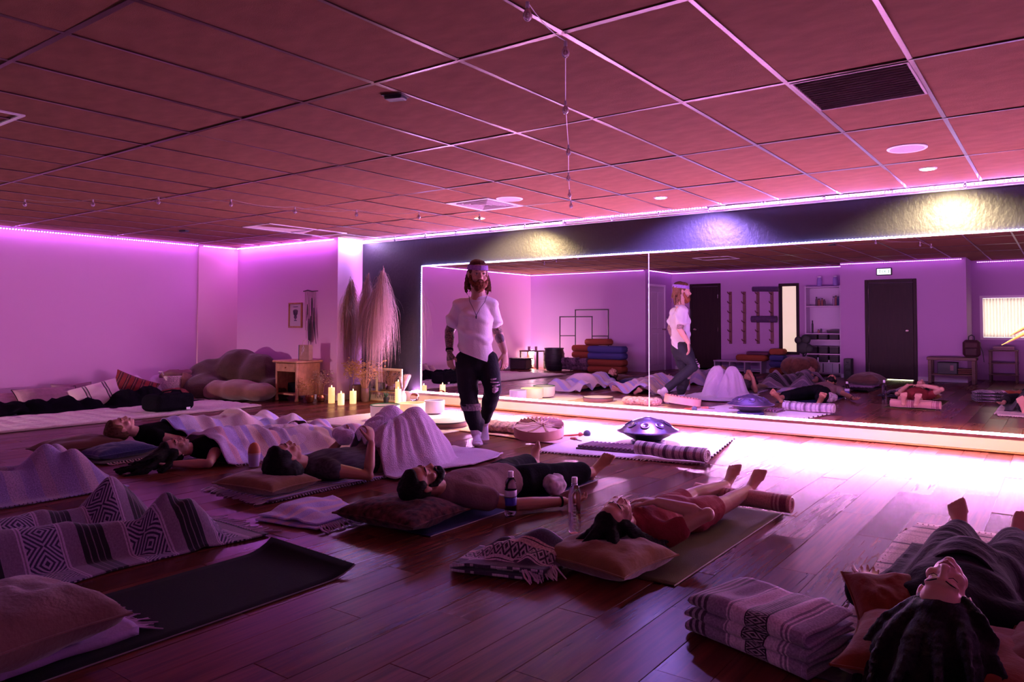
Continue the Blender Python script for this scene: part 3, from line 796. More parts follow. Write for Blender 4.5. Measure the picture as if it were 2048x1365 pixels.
# woven basket with a brown throw
q = onwall(352, 785, -11.18); q.z = .03
t = thing('woven_basket', 'white woven rope basket overflowing with a throw', 'basket', q)
prof = []
for k in range(27):
    z = .335*k/26; prof.append((.17+.055*math.sin(min(1, z/.25)*PI*.55)+(.006 if k % 2 else 0), z))
prof = [(0, 0)]+prof+[(.19, .33), (.17, .05), (0, .03)]
obj('woven_wall', B().lathe(prof, q, 40), M('white_rope', (.66, .52, .52), .9, var=.35, vscale=70, bump=1, bscale=70, spec=.1), t, ang=180)
for s in (-1, 1):
    obj('handle', B().tube([q+Vector((.05*s+.1, .20*s, .32)), q+Vector((.08, .245*s, .40)), q+Vector((-.02, .245*s, .40)), q+Vector((-.05, .21*s, .32))], .009, 6), M('white_rope2', (.6, .46, .46), .9), t)
bb = B()
for k in range(9):
    a = k*.8; bb.ell(q+Vector((.08*math.cos(a), .13*math.sin(a), .335+.03*math.sin(k*2.1))), (.10, .12, .055))
t2 = thing('throw_blanket', 'mauve throw stuffed in the woven basket', 'blanket', q+Vector((0, 0, .3)))
obj('cloth', bb, M('mauve_knit', (.24, .13, .12), .95, spec=.1, bump=.5, bscale=90), t2, voxel=.016, sm=3, disp=wr(.014, 11, 4))
obj('trailing_end', B().tube([q+Vector((.2, .06, .36)), q+Vector((.245, .03, .28)), q+Vector((.25, .0, .2)), q+Vector((.24, -.04, .15))], [(.08, .02), (.09, .025), (.07, .02), (.03, .01)], 10, up=(1, 0, 0)), TANP, t2, voxel=.012, sm=2)

# bean bag in the corner
c = Vector((-10.80, 6.36, 0)); t = thing('bean_bag', 'huge brown bean bag lounger slumped in the corner by the bamboo cabinet', 'bean bag', c)
bb = B()
for dx, dy, z, rx, ry, rz_ in ((-.28, .0, .24, .34, .44, .34), (.0, .25, .33, .42, .36, .42), (.42, .30, .28, .38, .32, .40), (.8, .3, .12, .25, .26, .2), (-.1, -.3, .15, .4, .3, .22)):
    bb.ell(c+Vector((dx, dy, z)), (rx, ry, rz_))
obj('back_cushion', bb, BROWNC, t, voxel=.028, sm=26, disp=wr(.035, 4.2, 21, (1, 1, .45)))
bb = B()
for dx, dy, z, rx, ry, rz_ in ((.22, -.22, .14, .34, .26, .15), (.55, -.1, .15, .36, .28, .16), (.86, .02, .13, .3, .26, .14)):
    bb.ell(c+Vector((dx, dy, z)), (rx, ry, rz_))
obj('seat_cushion', bb, TANP, t, voxel=.025, sm=24, disp=wr(.014, 5, 22))
cushion('small rust furry cushion between the basket and the bean bag', Vector((-10.75, 5.62, .10)), (.3, .42, .15), Rz(.4) @ Matrix.Rotation(.5, 3, 'Y'), M('rust_fur', (.2, .06, .045), .95, spec=.1, var=.35, vscale=40, bump=.8), 15)

# ================================================================== bamboo cabinet, gift bag, prints
ca, cbx, cya, cyb, ch = -9.80, -9.27, 6.55, 6.97, .60
t = thing('bamboo_cabinet', 'bamboo side cabinet with a drawer and open shelf below', 'cabinet', ((ca+cbx)/2, (cya+cyb)/2, 0))
for x in (ca+.025, cbx-.025):
    for y in (cya+.025, cyb-.025):
        obj('leg', B().lathe([(.0, 0), (.024, .004), (.03, .02), (.024, .045), (.02, .06), (.022, ch-.05), (.022, ch-.04), (0, ch-.04)], (x, y, 0), 12), CANE, t)
obj('top_board', B().span((ca-.03, cya-.03, ch-.035), (cbx+.03, cyb+.02, ch), bev=.012), CANE, t, smooth=False)
obj('shelf', B().span((ca+.02, cya+.02, .09), (cbx-.02, cyb-.02, .115), bev=.004), CANE, t, smooth=False)
obj('back_panel', B().span((ca+.02, cyb-.02, .1), (cbx-.02, cyb-.008, ch-.04)), CANE, t, smooth=False)
dr = obj('drawer', B().span((ca+.045, cya+.004, ch-.165), (cbx-.045, cya+.04, ch-.045), bev=.006), CANE, t, smooth=False)
obj('knob', B().ell(((ca+cbx)/2, cya-.008, ch-.105), (.012, .012, .012)), CANE, dr)
for sx in (ca+.012, cbx-.012):
    for k in range(17):
        y = cya+.05+(cyb-cya-.1)*k/16
        obj('cane_reed', B().tube([(sx, y, .09), (sx, y, ch-.04)], .0115, 7), CANE, t)
obj('cabinet_box', B().span((ca+.1, cya+.15, .117), (cbx-.12, cyb-.08, .26), bev=.01), BLACKC, t, smooth=False)
p = Vector((aty(612, 700, 6.74).x, 6.74, ch))
t = thing('gift_bag', 'paper gift bag with a white pattern standing on the bamboo cabinet', 'bag', p)
obj('bag_body', B().box(p+Vector((0, 0, .115)), (.18, .09, .23), Rz(.25), bev=.006), M('kraft_paper', (.42, .27, .2), .8, var=.1), t, smooth=False)
obj('bag_gusset', B().box(p+Vector((-.096, -.022, .115)), (.006, .085, .226), Rz(.25)), M('teal_paper', (.07, .12, .2), .7), t, smooth=False)
for s in (-1, 1):
    obj('handle', B().tube([p+Vector((-.04, .03*s, .22)), p+Vector((-.035, .03*s, .28)), p+Vector((.0, .03*s, .30)), p+Vector((.035, .03*s, .28)), p+Vector((.04, .03*s, .22))], .004, 6), M('paper_twine', (.6, .45, .4), .8), t)
for k in range(5):
    a = Vector((-.06+.02*k, -.055, .05+.02*k))
    obj('printed_sprig', B().tube([p+a, p+a+Vector((.008, .001, .045)), p+a+Vector((-.012, .001, .09))], .003, 5), WHITEP, t)
# framed print
fy = Y_L-.001
a, b_ = aty(579, 606, fy), aty(605, 656, fy)
t = thing('framed_print', 'framed botanical print of a potted plant on the pink wall', 'picture', ((a.x+b_.x)/2, fy, (a.z+b_.z)/2))
fw = .025; fb = B()
for (u0, v0), (u1, v1) in (((a.x, a.z), (b_.x, a.z-fw)), ((a.x, b_.z+fw), (b_.x, b_.z)), ((a.x, a.z-fw), (a.x+fw, b_.z+fw)), ((b_.x-fw, a.z-fw), (b_.x, b_.z+fw))):
    fb.span((u0, fy-.022, v1), (u1, fy, v0), bev=.003)
obj('frame', fb, WOODP, t, smooth=False)
obj('paper', B().span((a.x+fw, fy-.008, b_.z+fw), (b_.x-fw, fy-.004, a.z-fw)), M('print_paper', (.62, .48, .56), .9), t, smooth=False)
INK = M('print_ink', (.10, .06, .12), .8); mx, mz = (a.x+b_.x)/2, (a.z+b_.z)/2; dr = B()
dr.span((mx-.035, fy-.0095, mz-.09), (mx+.035, fy-.0085, mz-.075)); dr.tube([(mx, fy-.009, mz-.075), (mx, fy-.009, mz-.03)], .005, 5)
for k in range(7):
    an = (k-3)*.38; dr.tube([(mx, fy-.009, mz-.03), (mx+.05*math.sin(an), fy-.009, mz+.01+.02*math.cos(an)), (mx+.06*math.sin(an), fy-.009, mz+.06+.03*math.cos(an))], .006, 5)
dr.ell((mx, fy-.009, mz-.03), (.04, .002, .03))
obj('plant_drawing', dr, INK, t); obj('lettering', B().span((mx-.06, fy-.0095, mz+.125), (mx+.06, fy-.0085, mz+.135)), INK, t, smooth=False)
# feather and twine hanging on a stick
a, b_ = aty(607, 583, fy-.03), aty(636, 583, fy-.03)
t = thing('wall_hanging', 'driftwood stick with strings and long dark feathers hanging on the wall', 'wall hanging', a)
obj('stick', B().tube([a, a.lerp(b_, .3)+Vector((0, 0, .015)), a.lerp(b_, .6), b_+Vector((0, 0, .008))], [.008, .011, .009, .006], 8), WOODD, t)
rg = random.Random(5); TW = M('twine', (.42, .28, .25), .9)
for k in range(11):
    s = .12+.7*k/10; p = a.lerp(b_, s); l = rg.uniform(.35, .75)
    obj('string', B().tube([p, p+Vector((rg.uniform(-.01, .01), -.004, -l*.5)), p+Vector((rg.uniform(-.02, .02), 0, -l))], .0035, 5), TW, t)
def feather(p, l, w, mat, parent, lean=0):
    n = 12; G = np.zeros((5, n, 3))
    for j in range(n):
        v = j/(n-1); ww = w*math.sin(min(1, v*1.1+.08)*PI)**.6
        for i in range(5): u = (i-2)/2; G[i, j] = (p.x+u*ww+lean*v*v*l, p.y-.006*(1-u*u)-.004, p.z-l*v)
    b = B().sheet(G, .002); o = obj('feather', b, mat, parent); return o
FD = M('dark_feather', (.05, .03, .045), .8)
for s, z, l, w, le in ((.42, -.42, .42, .022, -.02), (.55, -.38, .5, .024, .02), (.62, -.1, .34, .018, .02), (.75, -.25, .55, .02, .12), (.5, -.5, .38, .02, -.05), (.3, -.2, .25, .012, -.05)):
    feather(a.lerp(b_, s)+Vector((0, 0, z)), l, w, FD, t, le)

# ================================================================== pampas grass, dried flowers, altar things
PAMP = [M('pampas_%d' % i, c, .9, spec=.15, sheen=.3) for i, c in enumerate(((.38, .22, .18), (.44, .27, .24), (.56, .36, .33)))]
def spline(P, k):
    P = [P[0]*2-P[1]]+list(P)+[P[-1]*2-P[-2]]; o = []
    for i in range(1, len(P)-2):
        a, b_, c, d = P[i-1], P[i], P[i+1], P[i+2]
        for q in range(k):
            t = q/k; o.append((b_*2+(c-a)*t+(a*2-b_*5+c*4-d)*t*t+(b_*3-a-c*3+d)*t*t*t)*.5)
    return o+[P[-2]]
def plume(parent, path, start, n, ln, spread, mat, seed, droop=1.0, lean=(0, 0)):
    rg = random.Random(seed); path = [Vector(p) for p in path]; k = len(path)-1; bb = B()
    def at(s):
        f = s*k; i = min(int(f), k-1); return path[i].lerp(path[i+1], f-i)
    for _ in range(n):
        s = start+(1-start)*rg.random()**.75; p = at(s); a = rg.uniform(0, 2*PI); e = (s-start)/(1-start)
        sp = spread*(.35+.65*math.sin(PI*min(1, e*.9+.1)))*rg.choice((.5, .8, 1, 1.25, 1.6))*rg.uniform(.7, 1.1)
        l = ln*rg.uniform(.35, 1.2)*(1-.35*e); d = Vector((math.cos(a)+lean[0], math.sin(a)*.7+lean[1], 0)); w = rg.uniform(.0011, .0032); k1 = rg.uniform(-.25, .25)
        up_ = l*rg.uniform(.05, .24)*(1+e)
        pts = [p, p+d*sp*.4+Vector((0, 0, up_)), p+d*sp*.85+Vector((k1*.03, 0, up_*.5)), p+d*sp*1.08+Vector((k1*.08, 0, -l*.32*droop)), p+d*sp*(1.1+k1*.3)+Vector((k1*.16, 0, -l*.75*droop))]
        pts = spline(pts, 3)
        sd = Vector((-d.y, d.x, 0)); sd = (sd.normalized() if sd.length > .01 else Vector((1, 0, 0)))*w
        for q in pts: q.x = max(q.x, X_P+.012); q.z = max(q.z, .02); q.y = min(q.y, MIRROR_Y-.01)
        V = []
        for q, t_ in zip(pts, np.linspace(1.15, .2, len(pts))):
            V += [q-sd*t_, q+sd*t_]
        bb.add(V, [(2*i, 2*i+1, 2*i+3, 2*i+2) for i in range(len(pts)-1)])
    return obj('plume', bb, mat, parent, kind='stuff')

def tall_vase(name, label, c, prof, mat, cat='vase', group=None):
    t = thing(name, label, cat, c, group); obj('vessel', B().lathe(prof, c, 24), mat, t); return t
VB = M('brown_vase', (.16, .075, .07), .5)

pl = []
for label, pts, sd, n, ln, sp, mt_, lean, bx in (
    ('drooping pampas plume nearest the bamboo cabinet', ((700, 785), (697, 700), (692, 640), (684, 605), (676, 590)), 31, 900, .85, .17, PAMP[0], (.15, 0), 7.26),
    ('slender pampas plume standing between two fuller ones', ((706, 785), (712, 700), (722, 640), (730, 600), (736, 578)), 32, 620, .80, .11, PAMP[0], (.15, 0), 7.24),
    ('fullest palest pampas plume in front of the dark wall', ((728, 785), (742, 700), (752, 650), (760, 610), (766, 572)), 33, 1300, .90, .20, PAMP[2], (.1, -.1), 7.18)):
    P = [aty(px, py, bx) for px, py in pts]; P[0].z = max(.02, P[0].z)
    t = thing('pampas_stem', label, 'dried plant', P[0], 'pampas plumes')
    obj('stem', B().tube(P, [.006, .005, .004, .003, .002], 6), CANE, t)
    plume(t, P, .30, n, ln, sp, mt_, sd, 1.05, lean)
    plume(t, P, .35, n//2, ln*.8, sp*1.15, PAMP[1], sd+50, .9, lean); plume(t, P, .8, 60, .28, .06, PAMP[1], sd+90, -.3, lean)
c = Vector((aty(716, 790, 7.2).x, 7.2, 0))
tall_vase('floor_vase', 'brown square floor vase behind the three candles', c, [(0, 0), (.085, .004), (.095, .03), (.10, .2), (.095, .235), (.088, .235), (.085, .03), (0, .02)], VB)
c3 = Vector((aty(735, 790, 7.28).x, 7.28, 0))
tall_vase('floor_vase', 'dark slim floor vase holding the pale pampas', c3, [(0, 0), (.05, .003), (.06, .1), (.05, .22), (.05, .25), (.044, .25), (.05, .1), (0, .02)], BLACK)
GOLD = M('golden_dried_petal', (.52, .29, .10), .8, spec=.2); GOLD2 = M('pale_dried_leaf', (.42, .30, .2), .9)
def bouquet(name, label, base, n, seed, hgt, wid, mat, vprof, vmat, blooms=True, flat=.7, out='dried plant'):
    rg = random.Random(seed); t = thing(name, label, out, base)
    obj('pot', B().lathe(vprof, base, 20), vmat, t)
    top = max(z for r, z in vprof); st = B(); fw_ = B()
    for k in range(n):
        a = rg.uniform(0, 2*PI); r = wid*math.sqrt(rg.random()); h = hgt*rg.uniform(.55, 1.05)
        e = base+Vector((r*math.cos(a), r*math.sin(a)*flat, top+h)); m_ = base+Vector((r*.35*math.cos(a), r*.35*math.sin(a)*flat, top+h*.5)); b0 = base+Vector((rg.uniform(-.02, .02), rg.uniform(-.02, .02), top*.5))
        st.tube([b0, m_, e], [.0022, .0018, .001], 4)
        for _ in range(7 if blooms else 5):
            c_ = e+Vector((rg.gauss(0, .028), rg.gauss(0, .02), rg.gauss(-.02, .035)))
            for q in range(4):
                an = rg.uniform(0, 2*PI); el = rg.uniform(-.6, .9); d = Vector((math.cos(an)*math.cos(el), math.sin(an)*math.cos(el), math.sin(el))); s_ = d.orthogonal().normalized()*(.008 if blooms else .004); l = .022 if blooms else .03
                fw_.add([c_, c_+d*l*.6+s_, c_+d*l, c_+d*l*.6-s_], [(0, 1, 2, 3)])
    obj('stems', st, CANE, t, kind='stuff'); obj('petals', fw_, mat, t, kind='stuff')
    return t
POT = [(0, 0), (.05, .003), (.065, .05), (.06, .09), (.055, .095), (.05, .09), (0, .02)]
COPPER = M('copper_pot', (.55, .24, .12), .25, metal=.9)
c = fl(690, 797); c.y = min(c.y, 6.9); bouquet('dried_bouquet', 'bushy golden dried flower bouquet above the candles', Vector((aty(730, 800, 7.16).x, 7.16, 0)), 64, 41, .36, .36, GOLD, [(0, 0), (.05, .003), (.06, .08), (.055, .2), (.05, .2), (0, .02)], VB)
bouquet('dried_bouquet', 'wispy dried bouquet in a copper pot beside the cabinet', Vector((aty(642, 800, 6.86).x, 6.86, 0)), 26, 42, .34, .17, GOLD2, POT, COPPER, False)
bouquet('dried_bouquet', 'thin golden sprigs against the end panel of the cabinet', Vector((cbx+.14, 6.62, 0)), 12, 43, .22, .12, GOLD, [(0, 0), (.04, .003), (.045, .05), (.04, .07), (0, .06)], VB)
p = fl(620, 806); t = thing('copper_bowl', 'small shiny copper bowl on the floor by the cabinet', 'bowl', p)
obj('vessel', B().lathe([(0, 0), (.035, .003), (.06, .05), (.064, .1), (.06, .105), (.055, .05), (0, .02)], p, 24), COPPER, t)
obj('rim', B().lathe([(.058, .1), (.066, .1), (.066, .108), (.058, .108)], p, 24), COPPER, t)
# candles
WAX = M('candle_wax', (.85, .66, .42), .5, emit=(1, .50, .16), power=1.0, sss=.0)
FLAME = M('candle_flame', (1, .8, .4), .5, emit=(1, .62, .22), power=22)
def candle(label, c, r, h, lit=True):
    t = thing('pillar_candle', label, 'candle', c, 'pillar candles')
    obj('wax', B().lathe([(0, 0), (r, .002), (r*1.02, h*.5), (r, h), (r*.82, h-.004), (r*.5, h-.014), (0, h-.016)], c, 20), WAX if lit else WHITEP, t)
    obj('wick', B().tube([c+Vector((0, 0, h-.016)), c+Vector((.001, 0, h+.004))], .0016, 5), BLACK, t)
    if lit:
        obj('flame', B().lathe([(0, 0), (.005, .005), (.007, .012), (.004, .024), (0, .034)], c+Vector((0, 0, h)), 10), FLAME, t)
        lamp('candle_light', 'POINT', c+Vector((0, 0, h+.020)), W_CANDLE, (1, .55, .22), t, .005)
candle('tall lit candle, the one of three nearest the copper pot', fl(663, 807), .045, .225)
candle('shortest lit candle in the middle of three', fl(682, 811), .045, .165)
candle('lit candle nearest the lettered sign, one of three', fl(706, 808), .046, .18)
candle('tallest lit candle in front of the leaning frame', fl(796, 813), .042, .235)
# sign
ys = 7.3; a, b_ = aty(736, 783, ys), aty(803, 783, ys); z1, z0 = aty(760, 783, ys).z, .004
t = thing('wooden_sign', 'low white sign in a wooden frame lettered NAMASTE', 'sign', (a.x, ys, 0))
R_ = Matrix.Rotation(.0, 3, 'X'); fb = B(); fw = .014
fb.span((a.x, ys-.02, z0), (b_.x, ys, z0+fw)).span((a.x, ys-.02, z1-fw), (b_.x, ys, z1)).span((a.x, ys-.02, z0+fw), (a.x+fw, ys, z1-fw)).span((b_.x-fw, ys-.02, z0+fw), (b_.x, ys, z1-fw))
obj('frame', fb, WOODP, t, smooth=False)
obj('board', B().span((a.x+fw, ys-.010, z0+fw), (b_.x-fw, ys-.002, z1-fw)), M('sign_white', (.75, .62, .62), .7), t, smooth=False)
def text(s, parent, loc, size, mat, rot=(PI/2, 0, 0), ext=.001, name='lettering', sx=1):
    cu = bpy.data.curves.new(name, 'FONT'); cu.body = s; cu.size = size; cu.extrude = ext; cu.align_x = 'CENTER'; cu.align_y = 'CENTER'; cu.space_character = 1.08
    o = bpy.data.objects.new(name, cu); COL.objects.link(o); dg = bpy.context.evaluated_depsgraph_get()
    me = bpy.data.meshes.new_from_object(o.evaluated_get(dg), depsgraph=dg); bpy.data.objects.remove(o)
    o = obj(name, me, mat, parent, smooth=False, world=False)
    o.location = Vector(loc)-root_loc(parent); o.rotation_euler = rot; o.scale = (sx, 1, 1); return o
text('NAMASTE', t, ((a.x+b_.x)/2+.03, ys-.0115, (z0+z1)/2), (z1-z0)*.62, M('sign_grey', (.22, .18, .2), .7), sx=1.0)
# leaning framed mirror
a, b_ = aty(752, 736, 7.4), aty(805, 736, 7.4); zt = a.z; zb = .09
t = thing('framed_mirror', 'pale wood framed mirror leaning on the dark wall above the sign', 'mirror', (a.x, 7.4, zb))
fb = B(); fw = .034; L = zt-zb
for (u0, v0), (u1, v1) in (((a.x, zt), (b_.x, zt-fw)), ((a.x, zb+fw), (b_.x, zb)), ((a.x, zt-fw), (a.x+fw, zb+fw)), ((b_.x-fw, zt-fw), (b_.x, zb+fw))):
    fb.span((u0, 7.385, v1), (u1, 7.41, v0), bev=.004)
obj('frame', fb, M('pale_wood', (.62, .42, .33), .6), t, smooth=False)
obj('glass', B().span((a.x+fw, 7.398, zb+fw), (b_.x-fw, 7.402, zt-fw)), MIRR, t, smooth=False)
obj('stand', B().span((a.x+.02, 7.36, 0), (b_.x-.02, 7.42, zb-.002)), BOARD, t, smooth=False)
# succulent, vase with dried grass, crystal ball
c = Vector((aty(772, 803, 7.2).x, 7.2, 0)); t = thing('potted_succulent', 'tiny spiky succulent in a black pot in front of the sign', 'plant', c)
obj('pot', B().lathe([(0, 0), (.032, .002), (.042, .085), (.036, .085), (.03, .06), (0, .06)], c, 16), BLACK, t)
for k in range(11):
    an = k*2.4; d = Vector((math.cos(an), math.sin(an), 0))*(.012+.003*k % .02)
    obj('leaf', B().tube([c+Vector((0, 0, .07)), c+d+Vector((0, 0, .11)), c+d*2.2+Vector((0, 0, .14+.02*(k % 3)))], [.008, .007, .001], 6), M('succulent_green', (.04, .09, .05), .6), t)
c = Vector((aty(806, 805, 7.36).x, 7.36, 0)); t = thing('grass_vase', 'white bottle vase with a bound bunch of dried grass', 'vase', c)
obj('vessel', B().lathe([(0, 0), (.04, .002), (.045, .06), (.04, .12), (.024, .15), (.024, .175), (.02, .175), (.02, .14), (0, .1)], c, 20), WHITEP, t)
rg = random.Random(8); bb = B()
for k in range(170):
    a_ = rg.uniform(0, 2*PI); r = .055*math.sqrt(rg.random()); dx = .085; e = c+Vector((dx+r*math.cos(a_), r*math.sin(a_), .40+rg.uniform(-.02, .02)))
    bb.tube([c+Vector((0, 0, .15)), c.lerp(e, .5)+Vector((-.006, 0, .05)), e], [.0018, .0022, .0012], 4)
for k in range(40):
    e = c+Vector((-.06+rg.gauss(0, .012), rg.gauss(0, .01), .38+rg.uniform(-.06, .03))); bb.tube([c+Vector((0, 0, .15)), c.lerp(e, .5)+Vector((-.004, 0, .03)), e], [.0018, .002, .001], 4)
obj('dried_grass', bb, PAMP[2], t, kind='stuff')
c = fl(829, 812); t = thing('glass_ball', 'clear glass ball on a pink cushion ring behind the glowing bowl', 'ornament', c)
obj('ball', B().ell(c+Vector((0, 0, .115)), .062, None, 24, 16), GLASS('ball_glass', (.95, .85, .9), .02, 1.4), t)
obj('stand_ring', B().lathe([(.03, 0), (.05, 0), (.045, .055), (.035, .055)], c, 20), M('pink_stand', (.6, .35, .4), .6), t)
# singing bowls
def bowl(label, c, r, h, mat, rim=None):
    t = thing('singing_bowl', label, 'bowl', c, 'quartz singing bowls')
    pr = [(0, 0), (r*.6, .004), (r*.88, h*.12), (r*.98, h*.35), (r, h), (r-.012, h+.002), (r*.955, h*.4), (r*.84, h*.16), (0, .02)]
    obj('bowl_wall', B().lathe(pr, c, 40), mat, t)
    obj('rim', B().lathe([(r-.013, h-.004), (r+.001, h-.004), (r+.001, h+.004), (r-.013, h+.004)], c, 40), rim or mat, t)
    obj('base_ring', B().lathe([(r*.5, -.0), (r*.64, -.0), (r*.6, .012), (r*.5, .012)], c, 28), BLACK, t)
QZ = M('frosted_quartz', (.82, .74, .74), .45, sss=.0); QZB = M('blue_frosted_quartz', (.52, .46, .74), .45)
z = .014
bowl('wide frosted bowl with candlelight painted in as a yellow glow', fl(822, 834, z), .17, .165, M('candlelit_quartz', (.85, .74, .60), .4, emit=(1, .5, .14), power=.16))  # bowl is no lamp: candlelight in the quartz is added as emission
bowl('frosted bluish bowl, smaller than the glowing one', fl(869, 828, z), .125, .165, QZB)
bowl('frosted bowl with a green rim behind the raised knees', fl(770, 840, z), .17, .175, QZ, M('green_rim', (.02, .14, .05), .5))
c0 = fl(822, 838, z); p = c0+Vector((-.22, -.06, 0))
candle('lit candle on the rug between two quartz bowls', p, .035, .09)

# rugs in front of the mirror
def flat_rug(label, corners, mat, z=.003, th=.006, n=30, wob=.01, seed=1, name='rug'):
    a, b_, c, d = [Vector((*q, z)) for q in corners]; t = thing(name, label, 'rug', a)
    G = np.zeros((n, n, 3))
    for i in range(n):
        for j in range(n):
            u, v = i/(n-1), j/(n-1); p = a.lerp(b_, u).lerp(d.lerp(c, u), v)
            G[i, j] = (p.x+wob*vnoise(v*5, u*5, 1, seed), p.y+wob*vnoise(v*5, u*5, 7, seed), z+th+.004*max(0, vnoise(u*5, v*5, 3, seed)))
    sheet_obj('weave', G, mat, t, th); return t
RUG1 = WOVEN('cream_rag_rug', 1, .12, [(0, (.70, .55, .48)), (.3, (.6, .42, .36)), (.4, (.74, .6, .54)), (.75, (.62, .46, .4)), (.85, (.72, .58, .52))], noise=.3)
t = flat_rug('cream ribbed rug under the quartz bowls', ((-7.35, 5.3), (-5.35, 5.38), (-5.35, 7.0), (-7.35, 7.0)), RUG1)
fringe(t, (-7.34, 5.3, .008), (-5.36, 5.38, .008), (0, -1, 0), 60, .05, CREAM, 3)
t = flat_rug('peach cotton rug under the big frame drum', ((-5.5, 5.78), (-3.75, 5.62), (-3.7, 6.95), (-5.4, 7.0)), M('peach_rug', (.68, .40, .30), .9, var=.1, bump=.4), z=.0045, seed=4)
t = flat_rug('white rug with dark pompom edge under the handpan', ((-3.95, 5.22), (-2.45, 5.5), (-2.72, 6.85), (-4.1, 6.6)), WHITEC, z=.006, seed=5)
for k in range(12):
    s = (k+.5)/12; p = Vector((-2.45, 5.5, .012)).lerp(Vector((-2.72, 6.85, .012)), s)
    obj('pompom', B().ell(p+Vector((.015, 0, .006)), .011, None, 8, 6), M('dark_pompom', (.06, .03, .06), .9), t)
fringe(t, (-3.95, 5.22, .012), (-2.45, 5.5, .012), (.1, -1, 0), 46, .035, WHITEC, 6)
# drums
c = fl(893, 852, .02); t = thing('flat_drum', 'shallow dark rimmed drum lying near the bluish bowl', 'drum', c)
obj('shell', B().lathe([(.205, 0), (.215, 0), (.222, .03), (.222, .052), (.205, .052)], c, 48), M('drum_shell_dark', (.16, .07, .06), .5), t)
obj('skin', B().lathe([(0, .05), (.217, .05), (.217, .056), (0, .057)], c, 48), M('drum_skin_grey', (.42, .32, .34), .7, var=.12, vscale=8), t)
obj('hoop', B().lathe([(.214, .044), (.226, .044), (.226, .055), (.214, .057)], c, 48), BLACK, t)
c = fl(1078, 868, .05); R_ = Rz(.5) @ Matrix.Rotation(math.radians(9), 3, 'X')
R_ = Matrix.Rotation(math.radians(9), 3, Vector((_r.x, _r.y, 0)).normalized())
c.z = .045
t = thing('frame_drum', 'big pale frame drum lying face down with laced hide straps on its back', 'drum', c)
obj('shell', B().lathe([(.238, 0), (.250, 0), (.250, .095), (.238, .095), (.238, 0)], c, 56, R_), M('drum_shell_pale', (.55, .31, .25), .55, var=.12, vscale=5), t)
HIDE = M('raw_hide', (.52, .30, .24), .7, var=.2, vscale=9); STRAP = M('hide_strap', (.32, .14, .10), .7)
obj('skin', B().lathe([(0, .078), (.239, .078), (.239, .083), (0, .083)], c, 48, R_), HIDE, t)
obj('hub', B().lathe([(.012, .098), (.03, .098), (.03, .108), (.012, .108)], c+R_ @ Vector((.03, .03, 0)), 16, R_), STRAP, t)
for k in range(8):
    a_ = k*PI/4+.2; e = c+R_ @ Vector((.243*math.cos(a_), .243*math.sin(a_), .097)); h_ = c+R_ @ Vector((.03+.025*math.cos(a_), .03+.025*math.sin(a_), .103))
    obj('strap', B().tube([h_, h_.lerp(e, .5)-Vector((0, 0, .006)), e], [(.006, .003), (.007, .003), (.012, .003)], 6, up=(0, 0, 1)), STRAP, t)
jag = B(); NJ = 16
for k in range(NJ):                 # ragged hide edge folded over the far half of the rim
    a_ = .15+k*(PI*.95)/NJ; a2 = a_+PI*.95/NJ; am = (a_+a2)/2
    jag.add([c+R_ @ Vector((.252*math.cos(q), .252*math.sin(q), h_)) for q, h_ in ((a_, .09), (a2, .09), (am, .096))]+[c+R_ @ Vector((.13*math.cos(am), .13*math.sin(am), .088)), c+R_ @ Vector((.245*math.cos(am), .245*math.sin(am), .115))], [(0, 3, 4), (3, 1, 4), (0, 4, 1)])
obj('hide_edge', jag, STRAP, t, smooth=False)
c = fl(1005, 866, .0); t = thing('knitted_pouch', 'lumpy knitted pouch leaning against the frame drum', 'bag', c)
bb = B()
for k in range(6): bb.ell(c+Vector((-.22+.085*k, .02*math.sin(k*2), .065)), (.085, .13, .055))
obj('knit', bb, M('chunky_knit', (.42, .26, .22), .95, spec=.1, var=.6, vscale=30, bump=1, bscale=45), t, voxel=.012, sm=2, disp=wr(.008, 26, 9))
obj('drawstring', B().tube([c+Vector((-.26, -.08, .05)), c+Vector((-.29, -.12, .02)), c+Vector((-.27, -.17, .012))], .004, 5), TW, t)
# brown cloth under the flat drum
t = flat_rug('small brown cloth under the shallow dark drum', ((-6.1, 5.55), (-5.45, 5.72), (-5.5, 6.2), (-6.05, 6.2)), M('brown_felt', (.3, .19, .15), .95), z=.010, th=.004, wob=.02, seed=8, name='cloth')
# mallet and shaker
c = fl(1174, 868, .035); t = thing('drum_mallet', 'round headed drum mallet by the frame drum', 'mallet', c)
obj('head', B().ell(c, .037, None, 16, 12), M('mallet_felt', (.05, .045, .07), .9), t)
obj('handle', B().tube([c+Vector((-.02, -.01, -.005)), c+Vector((-.2, -.14, -.022))], [.008, .010], 8), M('red_handle', (.42, .07, .04), .4), t)
obj('collar', B().ell(c+Vector((-.055, -.037, -.008)), .024, None, 12, 8), M('red_bead', (.45, .08, .05), .4), t)
c = fl(1143, 878, .02); t = thing('hand_shaker', 'small reddish wooden shaker on the peach rug', 'shaker', c)
obj('body', B().tube([c, c+Vector((.06, -.02, .004))], [.017, .02], 12, cap='round'), M('red_wood', (.3, .08, .05), .4), t)
obj('handle', B().tube([c+Vector((.07, -.02, 0)), c+Vector((.15, -.05, -.005))], .007, 8), M('dark_handle', (.1, .04, .03), .4), t)
